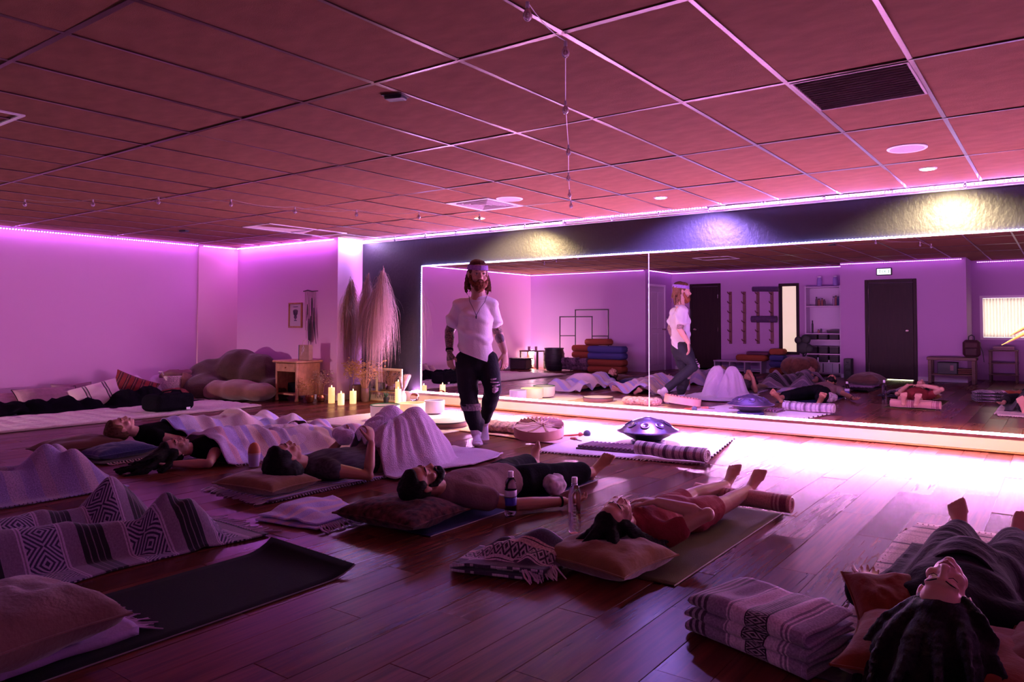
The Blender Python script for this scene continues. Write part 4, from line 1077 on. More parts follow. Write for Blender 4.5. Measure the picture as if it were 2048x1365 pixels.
# handpan
c = fl(1296, 884, .03); PAN = M('handpan_steel', (.20, .15, .30), .26, metal=.95, var=.15, vscale=6)
t = thing('handpan', 'purple steel handpan with dimpled notes on a dark stand', 'handpan', c); z0 = .03
prof = [(0, 0), (.06, .003), (.13, .025), (.2, .06), (.262, .098), (.285, .106)]
obj('lower_shell', B().lathe(prof, c, 56), M('handpan_under', (.10, .075, .10), .3, metal=.9), t, ang=60)
up_ = [(.290, .106), (.290, .112), (.26, .122), (.21, .158), (.15, .192), (.09, .213), (.06, .219), (.055, .222), (.03, .231), (0, .234)]
obj('upper_shell', B().lathe(up_, c, 56), PAN, t, ang=60)
obj('rim', B().lathe([(.284, .103), (.293, .103), (.293, .113), (.284, .113)], c, 56), PAN, t)
for k in range(8):
    a_ = k*PI/4+.35; pr = Vector((.185*math.cos(a_), .185*math.sin(a_), .172)); nrm = Vector((math.cos(a_)*.5, math.sin(a_)*.5, .86)).normalized()
    R1 = frame(Vector((0, 0, 1)).cross(nrm), nrm)
    obj('tone_field', B().lathe([(.0, -.004), (.018, -.003), (.030, .003), (.040, .004), (.046, .001), (.044, -.006)], c+pr+nrm*.004, 20, R1), PAN, t)
obj('stand_ring', B().lathe([(.12, -.028), (.17, -.028), (.16, .012), (.13, .016)], c, 32), M('pan_stand', (.03, .025, .12), .6), t)
# ribbed wooden instrument
c = fl(1232, 898, .02); t = thing('ribbed_zither', 'dark ribbed wooden tube instrument in front of the handpan', 'instrument', c)
Rr = Rz(math.radians(8))
obj('frame_base', B().box(c+Vector((0, 0, -.003)), (.68, .26, .02), Rr, bev=.004), M('zither_base', (.07, .03, .05), .5), t, smooth=False)
for k in range(16):
    x = -.31+.62*k/15; a_ = c+Rr @ Vector((x, -.125, .02)); b_ = c+Rr @ Vector((x+.03, .125, .02))
    obj('tube', B().tube([a_, b_], .0135, 8), M('zither_tube', (.13, .05, .09), .35), t)
# rolled falsa blanket beside it
FALW = WOVEN('white_violet_falsa', 0, .19, [(0, (.62, .5, .6)), (.2, (.3, .2, .3)), (.26, (.6, .48, .58)), (.42, (.10, .06, .1)), (.58, (.4, .3, .42)), (.7, (.62, .5, .6)), (.86, (.22, .15, .24))], noise=.3)
def rolled(name, label, cat, a, b_, r, mat, endm, seed=0, flat=.75, turns=2.4, group=None):
    a, b_ = Vector(a), Vector(b_); d = (b_-a).normalized(); sd = d.cross(Vector((0, 0, 1))).normalized(); t = thing(name, label, cat, (a+b_)/2, group)
    n, m = 34, 54; G = np.zeros((n, m, 3))
    for j in range(m):
        th = -.9+turns*2*PI*j/(m-1); rr = r*(.42+.58*j/(m-1))
        for i in range(n):
            s = i/(n-1); p = a.lerp(b_, s); rj = rr*(1+.05*vnoise(s*6, th*.6, 0, seed))
            G[i, j] = p+sd*(math.cos(th)*rj)+Vector((0, 0, (math.sin(th)*rj+r)*flat+.004+.006*vnoise(s*5, 2, 0, seed)*(j/m)))
    sheet_obj('rolled_cloth', G, mat, t, .006)
    obj('core', B().tube([a.lerp(b_, .02)+Vector((0, 0, r*flat)), b_.lerp(a, .02)+Vector((0, 0, r*flat))], [(r*.5, r*.4)]*2, 12, up=(0, 0, 1)), endm, t)
    return t
rolled('rolled_blanket', 'white and violet striped blanket roll with a cream core on the rug edge', 'blanket', fl(1275, 912, .012), fl(1415, 928, .012), .075, FALW, CREAM, 5, .8)
# ================================================================== people
def skin(name, col, tattoo=False):
    m, nt, b = nodes(name)
    n = nn(nt, 'ShaderNodeTexNoise', i_Scale=14., i_Detail=4.); tc = nn(nt, 'ShaderNodeTexCoord'); nt.links.new(tc.outputs['Object'], n.inputs['Vector'])
    c = mix_(nt, n.outputs[0], tuple(v*.86 for v in col), tuple(min(1, v*1.14) for v in col))
    if tattoo:
        at = nn(nt, 'ShaderNodeAttribute', attribute_name='ink')
        v = nn(nt, 'ShaderNodeTexVoronoi', i_Scale=52.); v.feature = 'DISTANCE_TO_EDGE'; nt.links.new(tc.outputs['Object'], v.inputs['Vector'])
        k = math_(nt, 'MULTIPLY', at.outputs['Fac'], math_(nt, 'ADD', math_(nt, 'LESS_THAN', v.outputs[0], .10), .5))
        k = math_(nt, 'MINIMUM', k, .9)
        c = mix_(nt, k, c, (.02, .018, .03))
    nt.links.new(c, b.inputs['Base Color']); b.inputs['Roughness'].default_value = .48; b.inputs['Specular IOR Level'].default_value = .4
    b.inputs['Subsurface Weight'].default_value = .12; b.inputs['Subsurface Radius'].default_value = (.012, .005, .003); b.inputs['Subsurface Scale'].default_value = .4
    return m
SK_A = skin('fair_skin', (.50, .27, .20)); SK_B = skin('tan_skin', (.36, .17, .11)); SK_T = skin('inked_skin', (.50, .29, .22), True)
LIPS = M('lip_skin', (.34, .11, .10), .45)
def HAIRM(n, c): return M(n, c, .75, spec=.12, var=.45, vscale=60, stretch=(1, .15, 1), bump=.6, bscale=90)
H_BLACK = HAIRM('black_hair', (.006, .0045, .005)); H_BROWN = HAIRM('brown_hair', (.10, .045, .025)); H_AUB = HAIRM('auburn_hair', (.09, .04, .022)); H_GING = HAIRM('ginger_beard', (.14, .045, .02))

def V3(*a): return Vector(a)
def hand_b(b, w, d, n, t, s=1., curl=.35, spread=1.):
    """w wrist, d towards the fingers, n out of the palm, t towards the thumb side"""
    d, n, t = Vector(d).normalized(), Vector(n), Vector(t)
    n = (n-d*n.dot(d)).normalized(); t0 = d.cross(n); t = t0 if t0.dot(t) > 0 else -t0
    b.tube([w-d*.02*s, w+d*.02*s, w+d*.055*s, w+d*.09*s], [(.028*s, .019*s), (.034*s, .017*s), (.041*s, .016*s), (.040*s, .013*s)], 12, up=n, cap='round')
    for k, (o, l) in enumerate(((.031, .070), (.0105, .080), (-.0105, .075), (-.030, .058))):
        p = w+d*(.088*s)+t*(o*s); r = (.0092, .0094, .0090, .0080)[k]*s; a = 0; dd = (d+t*(.10*spread*(1.3-k))).normalized(); P = [p-dd*.02*s]; R_ = [r*1.05]
        P.append(p); R_.append(r)
        for q, f in enumerate((.46, .30, .24)):
            a += curl*(.7, 1.0, .8)[q]
            p = p+(dd*math.cos(a)+n*math.sin(a))*(l*f*s); P.append(p); R_.append(r*(.95, .88, .74)[q])
        b.tube(P, R_, 8, cap='round')
    p0 = w+d*.018*s+t*.022*s; dt = (d*.72+t*.62+n*.22).normalized(); p1 = p0+dt*.045*s; p2 = p1+(dt*.85+d*.35+n*.12*(1+curl)).normalized()*.034*s; p3 = p2+(d*.8+t*.2+n*.25*(1+curl)).normalized()*.028*s
    b.tube([p0, p1, p2, p3], [.016*s, .0125*s, .0108*s, .0085*s], 8, cap='round')
def foot_b(b, a, toe, sole, s=1., toes=True):
    """a ankle, toe direction, sole direction (out of the sole)"""
    toe, sole = Vector(toe).normalized(), Vector(sole); sole = (sole-toe*sole.dot(toe)).normalized(); sd = toe.cross(sole)
    heel = a+sole*.050*s-toe*.035*s
    b.ell(heel, (.033*s, .033*s, .034*s)); b.ell(a+sole*.015*s, (.038*s,)*3)
    b.tube([a-toe*.02*s+sole*.03*s, a+toe*.03*s+sole*.03*s, a+toe*.08*s+sole*.046*s, a+toe*.125*s+sole*.058*s, a+toe*.15*s+sole*.062*s], [(.034*s, .040*s), (.034*s, .036*s), (.040*s, .026*s), (.047*s, .020*s), (.047*s, .017*s)], 14, up=sole, cap='round')
    if toes:
        for k in range(5):
            o = (-.037+.0198*k)*s; r = (.0150, .0105, .0100, .0098, .0095)[k]*s; l = (.046, .049, .045, .040, .033)[k]*s
            p = a+toe*(.150*s-.003*s*k)+sole*.066*s+sd*o
            b.tube([p-toe*.02*s, p+toe*l*.5-sole*.004*s, p+toe*l+sole*.002*s], [r, r*.95, r*.9], 8, cap='round')
def head_b(b, c, fwd, up, s=1.):
    R_ = frame(fwd, up); P = lambda x, y, z: c+R_ @ V3(x*s, y*s, z*s)
    E = lambda p, r: b.ell(P(*p), tuple(q*s for q in r), R_, 18, 12)
    E((0, -.018, .035), (.076, .096, .082)); E((0, .014, -.03), (.062, .076, .085)); E((0, .036, -.078), (.049, .052, .04)); E((0, .074, -.098), (.021, .018, .017))
    E((0, .03, .045), (.064, .058, .06))
    for x in (-1, 1):
        E((x*.042, .056, -.034), (.023, .026, .024)); E((x*.031, .077, .0), (.0165, .0125, .0105)); E((x*.011, .104, -.037), (.0095, .010, .008))
        E((x*.046, .012, -.075), (.018, .032, .022)); E((x*.0785, -.010, -.004), (.009, .020, .031)); E((x*.084, -.016, .004), (.006, .014, .022))
    b.tube([P(-.05, .070, .021), P(-.024, .088, .022), P(0, .090, .018), P(.024, .088, .022), P(.05, .070, .021)], [.009*s, .012*s, .010*s, .012*s, .009*s], 8, cap='round')
    b.tube([P(0, .086, .016), P(0, .100, -.008), P(0, .114, -.030), P(0, .108, -.038)], [.009*s, .0095*s, .0125*s, .010*s], 10, cap='round')
    b.tube([P(-.026, .080, -.064), P(-.008, .094, -.060), P(.008, .094, -.060), P(.026, .080, -.064)], [.004*s, .0075*s, .0075*s, .004*s], 8, cap='round')
    b.tube([P(-.022, .080, -.071), P(0, .093, -.074), P(.022, .080, -.071)], [.004*s, .0085*s, .004*s], 8, cap='round')
def face_parts(t, c, fwd, up, s, hair, eyes_open=False, lips=True, brows=True):
    R_ = frame(fwd, up); P = lambda x, y, z: c+R_ @ V3(x*s, y*s, z*s)
    if lips:
        bb = B(); bb.tube([P(-.026, .083, -.0655), P(-.009, .1005, -.0625), P(0, .0995, -.064), P(.009, .1005, -.0625), P(.026, .083, -.0655)], [.002*s, .004*s, .0035*s, .004*s, .002*s], 8, cap='round')
        bb.tube([P(-.022, .084, -.070), P(0, .1005, -.0735), P(.022, .084, -.070)], [.002*s, .0048*s, .002*s], 8, cap='round'); obj('lips', bb, LIPS, t)
    for x in (-1, 1):
        if brows: obj('eyebrow', B().tube([P(x*.014, .0985, .023), P(x*.032, .092, .029), P(x*.052, .074, .022)], [(.0035*s, .0018*s), (.004*s, .0022*s), (.0022*s, .0015*s)], 8), hair, t)
        if eyes_open:
            e = obj('eye', B().ell(P(x*.031, .0795, .0), (.0125*s, .0105*s, .0065*s), R_, 12, 8), M('eye_white', (.6, .55, .55), .2), t)
            obj('iris', B().ell(P(x*.031, .0885, .0), (.0055*s, .002*s, .0055*s), R_, 10, 6), M('iris_dark', (.03, .03, .04), .2), e)
            obj('eyelid', B().tube([P(x*.017, .085, .005), P(x*.031, .0915, .0082), P(x*.046, .081, .004)], [.003*s, .004*s, .003*s], 6), M('lid_shade', (.22, .10, .08), .6), t)
        else:
            obj('eyelashes', B().tube([P(x*.017, .0875, -.003), P(x*.031, .0915, -.006), P(x*.046, .080, -.003)], [.0010*s, .0015*s, .0010*s], 6), hair, t)
def hair_cap(b, c, fwd, up, s, back=1.0, top=1.06):
    R_ = frame(fwd, up); P = lambda x, y, z: c+R_ @ V3(x*s, y*s, z*s)
    b.ell(P(0, -.034, .048), (.084*s, .095*s*back, .084*s*top), R_, 18, 12); b.ell(P(0, -.06, .0), (.078*s, .066*s*back, .085*s), R_, 16, 10)
    b.ell(P(0, .012, .088), (.066*s, .066*s, .036*s), R_, 16, 10)
    for x in (-1, 1): b.ell(P(x*.066, -.012, .04), (.018*s, .05*s, .045*s), R_, 12, 8)
def strands(b, c, pts_list, n, r, seed, jit=.015):
    rg = random.Random(seed)
    for pts in pts_list:
        for _ in range(n):
            o = V3(rg.gauss(0, jit), rg.gauss(0, jit), rg.gauss(0, jit*.6)); b.tube([Vector(p)+o*(.5+.5*i) for i, p in enumerate(pts)], [r*(1.1-.6*i/(len(pts)-1)) for i in range(len(pts))], 6, cap='round')
def limb(b, pts, rad, n=12, up=None):
    b.tube(pts, rad, n, up, cap='round')
    for p, r in zip(pts, rad):
        if not isinstance(r, (tuple, list)): b.ell(p, r, None, 10, 7)

# ---------------------------------------------------------------- lying figures: head towards -y, feet towards the mirror (+y), face up
class Lying:
    def __init__(s, x, y, sc=1., rot=0., z=0., **pose):
        s.sc, s.rot, s.o = sc, rot, Vector((x, y, z)); s.R = Rz(rot)
        J = dict(head=(0, 0, .19), neck=(0, .13, .15), base=(0, .20, .135), chest=(0, .37, .125), ribs=(0, .50, .12), waist=(0, .61, .115), pelvis=(0, .75, .11), crotch=(0, .83, .10),
                 shR=(.175, .285, .12), shL=(-.175, .285, .12), elR=(.31, .53, .055), elL=(-.31, .53, .055), wrR=(.39, .77, .045), wrL=(-.39, .77, .045),
                 hipR=(.09, .80, .10), hipL=(-.09, .80, .10), knR=(.13, 1.23, .09), knL=(-.13, 1.23, .09), anR=(.16, 1.63, .06), anL=(-.16, 1.63, .06),
                 fdR=(.35, .35, .9), fdL=(-.35, .35, .9), hdR=None, hdL=None, hnR=(0, 0, 1), hnL=(0, 0, 1), htR=(1, .2, 0), htL=(-1, .2, 0), fwd=(0, 0, 1), up=(0, -1, 0), curl=.45)
        J.update(pose); s.J = J
    def W(s, k):
        v = s.J[k] if isinstance(k, str) else k
        return s.o+s.R @ (Vector(v)*s.sc)
    def D(s, k): return s.R @ Vector(s.J[k] if isinstance(k, str) else k).normalized()
    def torso(s, b, e=0, w=1., upto='crotch'):
        q = s.sc; st = [('base', .085, .075), ('chest', .165*w, .112), ('ribs', .155*w, .105), ('waist', .138*w, .098), ('pelvis', .162*w, .108), ('crotch', .145*w, .09)]
        if upto == 'pelvis': st = st[:-1]
        b.tube([s.W(k) for k, _, _ in st], [((r+e)*q, (h+e)*q) for _, r, h in st], 18, up=(0, 0, 1), cap='round')
        b.tube([s.W('shL'), s.W('base')+Vector((0, .05*q, 0)), s.W('shR')], [(.058+e)*q, (.075+e)*q, (.058+e)*q], 12, cap='round')
    def arm(s, b, sd, e=0, frac=1.):
        q = s.sc; a, c, w = s.W('sh'+sd), s.W('el'+sd), s.W('wr'+sd); m = a.lerp(c, .5); f = c.lerp(w, .3)
        P, R_ = [a, m, c, f, w], [.056, .047, .041, .042, .029]
        if frac < 1: P, R_ = [a, a.lerp(c, frac*.5), a.lerp(c, frac)], [.058, .056, .054]
        limb(b, P, [(r+e)*q for r in R_])
    def leg(s, b, sd, e=0, frac=1.):
        q = s.sc; h, k, a = s.W('hip'+sd), s.W('kn'+sd), s.W('an'+sd); P = [h, h.lerp(k, .5), k, k.lerp(a, .3), a]; R_ = [.088, .076, .057, .058, .037]
        if frac <= .5: P, R_ = [h, h.lerp(k, frac), h.lerp(k, frac*2)], [.092, .082, .068]
        elif frac < 1: P, R_ = [h, h.lerp(k, .5), k, k.lerp(a, frac*2-1)], [.09, .08, .062, .058]
        limb(b, P, [(r+e)*q for r in R_], 14)
    def body(s, b, hands='RL', feet='RL', w=1., arms='RL', legs='RL'):
        q = s.sc; s.torso(b, 0, w)
        b.tube([s.W('head')-s.D('up')*.05*q-s.D('fwd')*.02*q, s.W('neck'), s.W('base')], [.056*q, .056*q, .064*q], 12, cap='round')
        head_b(b, s.W('head'), s.D('fwd'), s.D('up'), q)
        for d in arms:
            s.arm(b, d)
            if d in hands:
                wv = s.W('wr'+d); dv = s.D('hd'+d) if s.J['hd'+d] else (wv-s.W('el'+d)).normalized()
                hand_b(b, wv+dv*.012*q, dv, s.D('hn'+d), s.D('ht'+d), q, s.J['curl'])
        for d in legs:
            s.leg(b, d)
            if d in feet: foot_b(b, s.W('an'+d), s.D('fd'+d), s.R @ V3(s.J['fd'+d][0]*-.2, 1, -.35), q)
    def balls(s, legs=True, torso=True, arms=False, e=.012):
        o = []; q = s.sc
        if torso: o += caps(s.W('chest'), s.W('pelvis'), .115*q+e, .112*q+e)+caps(s.W('shL'), s.W('shR'), .07*q+e, .07*q+e)
        for d in 'RL':
            if legs:
                o += caps(s.W('hip'+d), s.W('kn'+d), .088*q+e, .06*q+e)+caps(s.W('kn'+d), s.W('an'+d), .058*q+e, .04*q+e)
                t = s.W('an'+d); o += caps(t, t+s.D('fd'+d)*.17*q, .06*q, .06*q, 6)
            if arms: o += caps(s.W('sh'+d), s.W('el'+d), .055*q+e, .042*q+e)+caps(s.W('el'+d), s.W('wr'+d), .042*q+e, .032*q+e)
        return o

def bl(b): return b
# ---------------------------------------------------------------- bearded man on the blue mat
mat_thing('dark blue yoga mat under the bearded man', -3.50, -2.84, 2.84, 4.52, M('navy_mat', (.012, .012, .075), .8, spec=.25, bump=.3, bscale=200), .006, edge=M('mat_edge_grey', (.26, .2, .24), .7))
FLOR = M('floral_velvet', (.06, .015, .013), .9, spec=.08, sheen=.1, var=.95, vscale=26, bump=.5, bscale=30)
cushion('dark maroon floral cushion under the bearded man\'s head', V3(-3.16, 2.93, .075), (.62, .46, .14), Rz(.05), FLOR, 31, name='floral_cushion')
P = Lying(-3.10, 3.02, .97, 0, head=(0, 0, .235), neck=(.0, .13, .19), fwd=(.30, .22, .93), up=(-.12, -.97, .2), elR=(.36, .46, .06), wrR=(.52, .74, .045), elL=(-.38, .48, .06), wrL=(-.5, .76, .05), hnR=(0, 0, 1), hnL=(0, 0, 1),
      hipR=(.10, .84, .1), hipL=(-.10, .84, .1), knR=(.17, 1.2, .09), knL=(-.24, 1.2, .09), anR=(.24, 1.50, .07), anL=(-.34, 1.55, .07), fdR=(.50, .42, .78), fdL=(-.5, .42, .75), curl=.5)
t = thing('person', 'bearded man lying on the dark blue mat in a brown shirt and black trousers', 'person', P.o)
b = B(); P.body(b); obj('body', b, SK_B, t, voxel=.0062, sm=3)
face_parts(t, P.W('head'), P.D('fwd'), P.D('up'), P.sc, H_BLACK)
b = B(); hair_cap(b, P.W('head'), P.D('fwd'), P.D('up'), P.sc); obj('hair', b, H_BLACK, t, voxel=.008, sm=2, disp=wr(.004, 40, 3))
def beard(c, fwd, up, s, mat, t, full=1., seed=1):
    R_ = frame(fwd, up); Q = lambda x, y, z: c+R_ @ V3(x*s, y*s, z*s); b = B()
    b.ell(Q(0, .078, -.102), (.036*s, .03*s, .03*s*full), R_); b.ell(Q(0, .055, -.112), (.045*s, .04*s, .03*s*full), R_)
    for x in (-1, 1):
        b.tube([Q(x*.070, .012, -.02), Q(x*.066, .024, -.06), Q(x*.048, .055, -.092), Q(x*.02, .082, -.106)], [.012*s, .018*s, .022*s, .024*s], 8, cap='round')
        b.tube([Q(x*.033, .082, -.074), Q(x*.02, .096, -.052), Q(0, .103, -.050)], [.007*s, .007*s, .006*s], 8, cap='round')
        b.tube([Q(x*.034, .080, -.074), Q(x*.024, .088, -.09)], [.009*s, .014*s], 8, cap='round')
    obj('beard', b, mat, t, voxel=.006, sm=2, disp=wr(.004, 60, seed))
beard(P.W('head'), P.D('fwd'), P.D('up'), P.sc, H_BLACK, t, 1.1, 4)
TEE_B = M('brown_jersey', (.20, .125, .125), .9, spec=.12, bump=.3, bscale=70)
b = B(); P.torso(b, .016, 1.04, 'pelvis'); P.arm(b, 'R', .018, .34); P.arm(b, 'L', .018, .34); obj('shirt', b, TEE_B, t, voxel=.011, sm=4, disp=wr(.006, 7, 5, (.5, 1.6, 1)))
b = B(); P.leg(b, 'R', .026, .83); P.leg(b, 'L', .026, .83); b.tube([P.W('pelvis'), P.W('crotch')], [(.185*P.sc, .125*P.sc), (.17*P.sc, .11*P.sc)], 16, up=(0, 0, 1), cap='round'); obj('trousers', b, BLACKC, t, voxel=.012, sm=4, disp=wr(.010, 8, 6))
wv = P.W('wrR'); dv = (wv-P.W('elR')).normalized()
obj('bracelet', B().lathe([(.030, -.006), (.034, -.006), (.034, .006), (.030, .006)], wv-dv*.02, 18, frame(dv.orthogonal(), dv)), BLACKC, t)
b = B()
q = fl(1106, 990); t2 = thing('balled_scarf', 'grey white scarf balled up beside the bearded man\'s knee', 'scarf', V3(q.x, q.y, .01))
for k in range(8): b.ell(V3(q.x+.035*math.cos(k*2.1), q.y+.04*math.sin(k*1.7), 0.065+.025*math.sin(k)), (.06, .06, .05))
obj('cloth', b, M('pale_scarf', (.45, .36, .42), .95, var=.5, vscale=22), t2, voxel=.008, sm=2, disp=wr(.010, 22, 8))
MAN2 = P

# ---------------------------------------------------------------- woman in the red shirt on the olive mat
mat_thing('olive yoga mat under the woman in the red shirt', -2.06, -1.43, 2.90, 4.36, M('olive_mat', (.075, .06, .022), .85, spec=.2, var=.2, vscale=4, bump=.3, bscale=200), .006, edge=M('mat_edge_olive', (.3, .24, .2), .7))
cushion('worn ochre cushion under the head of the woman in red', V3(-1.79, 2.93, .07), (.52, .42, .15), Rz(-.12), ORANGEC, 33, name='ochre_cushion')
P = Lying(-1.80, 3.02, .86, 0, head=(0, 0, .245), neck=(0, .13, .19), base=(0, .2, .15), fwd=(.22, -.02, .97), up=(-.05, -.99, -.03), elR=(.38, .40, .24), wrR=(.10, .33, .285), hdR=(-1, -.06, .05), hnR=(0, 0, -1), htR=(0, -1, 0), elL=(-.30, .44, .13), wrL=(-.16, .28, .27), hdL=(.55, -.8, .1), hnL=(0, 0, -1), htL=(0, -1, 0),
      knR=(.15, 1.22, .10), knL=(-.10, 1.22, .12), anR=(.18, 1.56, .13), anL=(.0, 1.58, .14), fdR=(.30, .45, .85), fdL=(.15, .5, .85), curl=.3)
t = thing('person', 'woman lying on the olive mat in a dark red shirt, hands on her chest', 'person', P.o)
b = B(); P.body(b, w=.92); obj('body', b, SK_A, t, voxel=.0058, sm=3)
face_parts(t, P.W('head'), P.D('fwd'), P.D('up'), P.sc, H_BLACK)
b = B(); hair_cap(b, P.W('head')-P.D('fwd')*.012, P.D('fwd'), P.D('up'), P.sc*1.03, 1.05)
hd = P.W('head')
strands(b, hd, [[hd+V3(.04, -.1, -.03), hd+V3(.07, -.13, -.09), hd+V3(.11, -.10, -.125), hd+V3(.17, -.06, -.14)], [hd+V3(-.03, -.1, -.02), hd+V3(-.1, -.12, -.09), hd+V3(-.17, -.13, -.14), hd+V3(-.22, -.16, -.16)], [hd+V3(0, -.1, 0), hd+V3(-.04, -.17, -.08), hd+V3(-.08, -.22, -.13)], [hd+V3(.07, -.02, -.01), hd+V3(.11, .04, -.08), hd+V3(.15, .10, -.13), hd+V3(.17, .16, -.15)]], 7, .017, 4)
obj('hair', b, H_BLACK, t, voxel=.008, sm=2, disp=wr(.004, 38, 3))
REDT = M('dark_red_jersey', (.21, .028, .035), .85, spec=.15, bump=.3, bscale=70)
b = B(); P.torso(b, .016, .98); P.arm(b, 'R', .016, .30); P.arm(b, 'L', .016, .30)
for d in 'RL': P.leg(b, d, .020, .30)
obj('shirt', b, REDT, t, voxel=.010, sm=4, disp=wr(.008, 8, 7, (.6, 1.7, 1)))
rolled('towel_roll', 'rose striped towel rolled up under the ankles of the woman in red', 'towel', (-1.98, 4.33, .012), (-1.36, 4.33, .012), .062, WOVEN('rose_towel', 0, .30, [(0, (.52, .26, .24)), (.62, (.52, .26, .24)), (.7, (.30, .10, .13)), (.74, (.5, .3, .3)), (.78, (.30, .10, .13)), (.82, (.5, .3, .3)), (.86, (.22, .07, .1))], noise=.2), M('rose_core', (.5, .3, .28), .95), 7, .9)

# ---------------------------------------------------------------- person in black, head towards the camera
flat_rug('dark yoga mat peeking out under the cream blanket near the ochre cushions', ((-.78, 2.42), (.1, 2.42), (.1, 3.0), (-.78, 3.0)), M('charcoal_mat', (.035, .03, .035), .9), z=.001, th=.005, wob=.004, seed=9, name='yoga_mat')
FALC = WOVEN('cream_falsa', 1, .36, [(0, (.62, .50, .44)), (.3, (.5, .38, .34)), (.36, (.62, .5, .45)), (.5, (.42, .33, .3)), (.62, (.6, .48, .42)), (.8, (.08, .05, .06)), (.86, (.55, .43, .4))], noise=.35)
t = flat_rug('cream and black striped blanket spread under the person in black', ((-.74, 2.68), (.55, 2.68), (.55, 4.52), (-.74, 4.52)), FALC, z=.008, th=.012, wob=.03, seed=10, name='blanket')
fringe(t, (-.72, 4.5, .02), (.5, 4.5, .02), (.1, 1, 0), 44, .075, CREAM, 11, r=.005); fringe(t, (-.74, 2.7, .02), (-.74, 4.4, .02), (-1, .0, 0), 30, .022, CREAM, 12, r=.006)
cushion('big ochre red cushion under the head of the person in black', V3(-.33, 2.62, .085), (.62, .5, .16), Rz(.06), RUSTC, 35, name='rust_cushion')
cushion('second rust cushion overlapping the first at the right shoulder of the person in black', V3(-.02, 2.66, .10), (.40, .42, .13), Rz(-.3) @ Matrix.Rotation(.16, 3, 'X'), RUSTC, 36, name='rust_cushion')
cushion('rust cushion folded up by the left arm of the person in black', V3(-.55, 2.86, .12), (.26, .3, .11), Rz(.5) @ Matrix.Rotation(.5, 3, 'X'), RUSTC, 37, name='rust_cushion')
P = Lying(-.345, 2.68, .93, 0, head=(0, 0, .27), neck=(0, .13, .21), base=(0, .2, .16), chest=(0, .37, .14), ribs=(0, .5, .145), waist=(0, .61, .145), pelvis=(0, .75, .13), fwd=(.04, -.46, .88), up=(-.10, -.88, -.46), elL=(-.37, .42, .09), wrL=(-.40, .66, .06), hnL=(0, 0, 1), elR=(.37, .46, .09), wrR=(.45, .72, .06),
      knR=(.17, 1.2, .11), knL=(-.12, 1.2, .11), anR=(.12, 1.56, .085), anL=(-.11, 1.58, .085), fdR=(.38, .30, .88), fdL=(-.22, .30, .93), curl=.32)
t = thing('person', 'person in black clothes lying on the cream blanket with chin towards the mirror', 'person', P.o)
b = B(); P.body(b); obj('body', b, SK_A, t, voxel=.0060, sm=3)
face_parts(t, P.W('head'), P.D('fwd'), P.D('up'), P.sc, H_BLACK)
b = B(); hair_cap(b, P.W('head')-P.D('fwd')*.02, P.D('fwd'), P.D('up'), P.sc*1.05, 1.1); hd = P.W('head')
b.ell(hd+V3(0, -.10, -.08), (.11, .10, .10)); b.ell(hd+V3(.01, -.2, -.13), (.13, .12, .09))
strands(b, hd, [[hd+V3(-.05, -.08, -.03), hd+V3(-.1, -.2, -.08), hd+V3(-.12, -.3, -.15), hd+V3(-.1, -.40, -.2)], [hd+V3(.05, -.08, -.03), hd+V3(.09, -.2, -.08), hd+V3(.12, -.3, -.16), hd+V3(.10, -.42, -.22)], [hd+V3(0, -.1, -.03), hd+V3(.0, -.22, -.08), hd+V3(.01, -.34, -.14), hd+V3(.02, -.44, -.22)]], 16, .020, 6, .036)
obj('hair', b, H_BLACK, t, voxel=.010, sm=3, disp=wr(.004, 40, 5))
b = B(); P.torso(b, .022, 1.12); P.arm(b, 'R', .020, .98); P.arm(b, 'L', .020, .98)
for d in 'RL':
    b.tube([P.W('el'+d), P.W('el'+d).lerp(P.W('wr'+d), .72)], [.060*P.sc, .046*P.sc], 12, cap='round')
BLKF = M('black_fleece', (.008, .006, .009), .95, spec=.05, sheen=.08, bump=.4, bscale=50)
obj('top', b, BLKF, t, voxel=.012, sm=4, disp=wr(.010, 6, 9, (.6, 1.4, 1)))
b = B(); P.leg(b, 'R', .03, .86); P.leg(b, 'L', .03, .86); b.tube([P.W('pelvis'), P.W('crotch')], [(.19*P.sc, .13*P.sc)]*2, 16, up=(0, 0, 1), cap='round')
obj('trousers', b, BLKF, t, voxel=.013, sm=4, disp=wr(.010, 6, 10))
t = thing('throw_blanket', 'charcoal throw spread over the middle of the person in black', 'blanket', P.W('pelvis')*1)
sheet_obj('cloth', drape(P.o.x-.34, P.o.x+.42, P.W('ribs').y-.05, P.W('anL').y-.10, [(x, y, z, r+.022) for x, y, z, r in P.balls()], .016, 1.6, .03, 3, .012, (3, 10), 21, .05), M('charcoal_throw', (.015, .011, .016), .95, spec=.05, sheen=.1, bump=.4, bscale=60), t, .008)

# ---------------------------------------------------------------- person with raised knees under the fluffy white blanket
RUGF = WOVEN('violet_rag_rug', 0, .16, [(0, (.42, .30, .46)), (.2, (.06, .04, .08)), (.28, (.5, .33, .3)), (.45, (.30, .22, .44)), (.6, (.09, .05, .06)), (.68, (.46, .36, .48)), (.85, (.3, .18, .12))], noise=.5)
t = flat_rug('fringed violet and brown rag rug under the person with raised knees', ((-4.95, 2.82), (-4.22, 2.78), (-4.16, 4.85), (-4.9, 4.9)), RUGF, z=.004, th=.014, wob=.02, seed=14)
fringe(t, (-4.94, 2.82, .014), (-4.22, 2.78, .014), (0, -1, 0), 40, .07, M('lilac_yarn', (.5, .4, .52), .95), 15, r=.005); fringe(t, (-4.22, 2.8, .014), (-4.17, 4.8, .014), (1, 0, 0), 90, .022, M('lilac_yarn2', (.42, .32, .46), .95), 16, r=.005)
cushion('rust orange cushion under the dark haired head on the fringed rug', V3(-4.50, 2.96, .075), (.58, .40, .14), Rz(.12), ORANGEC, 41, name='orange_cushion')
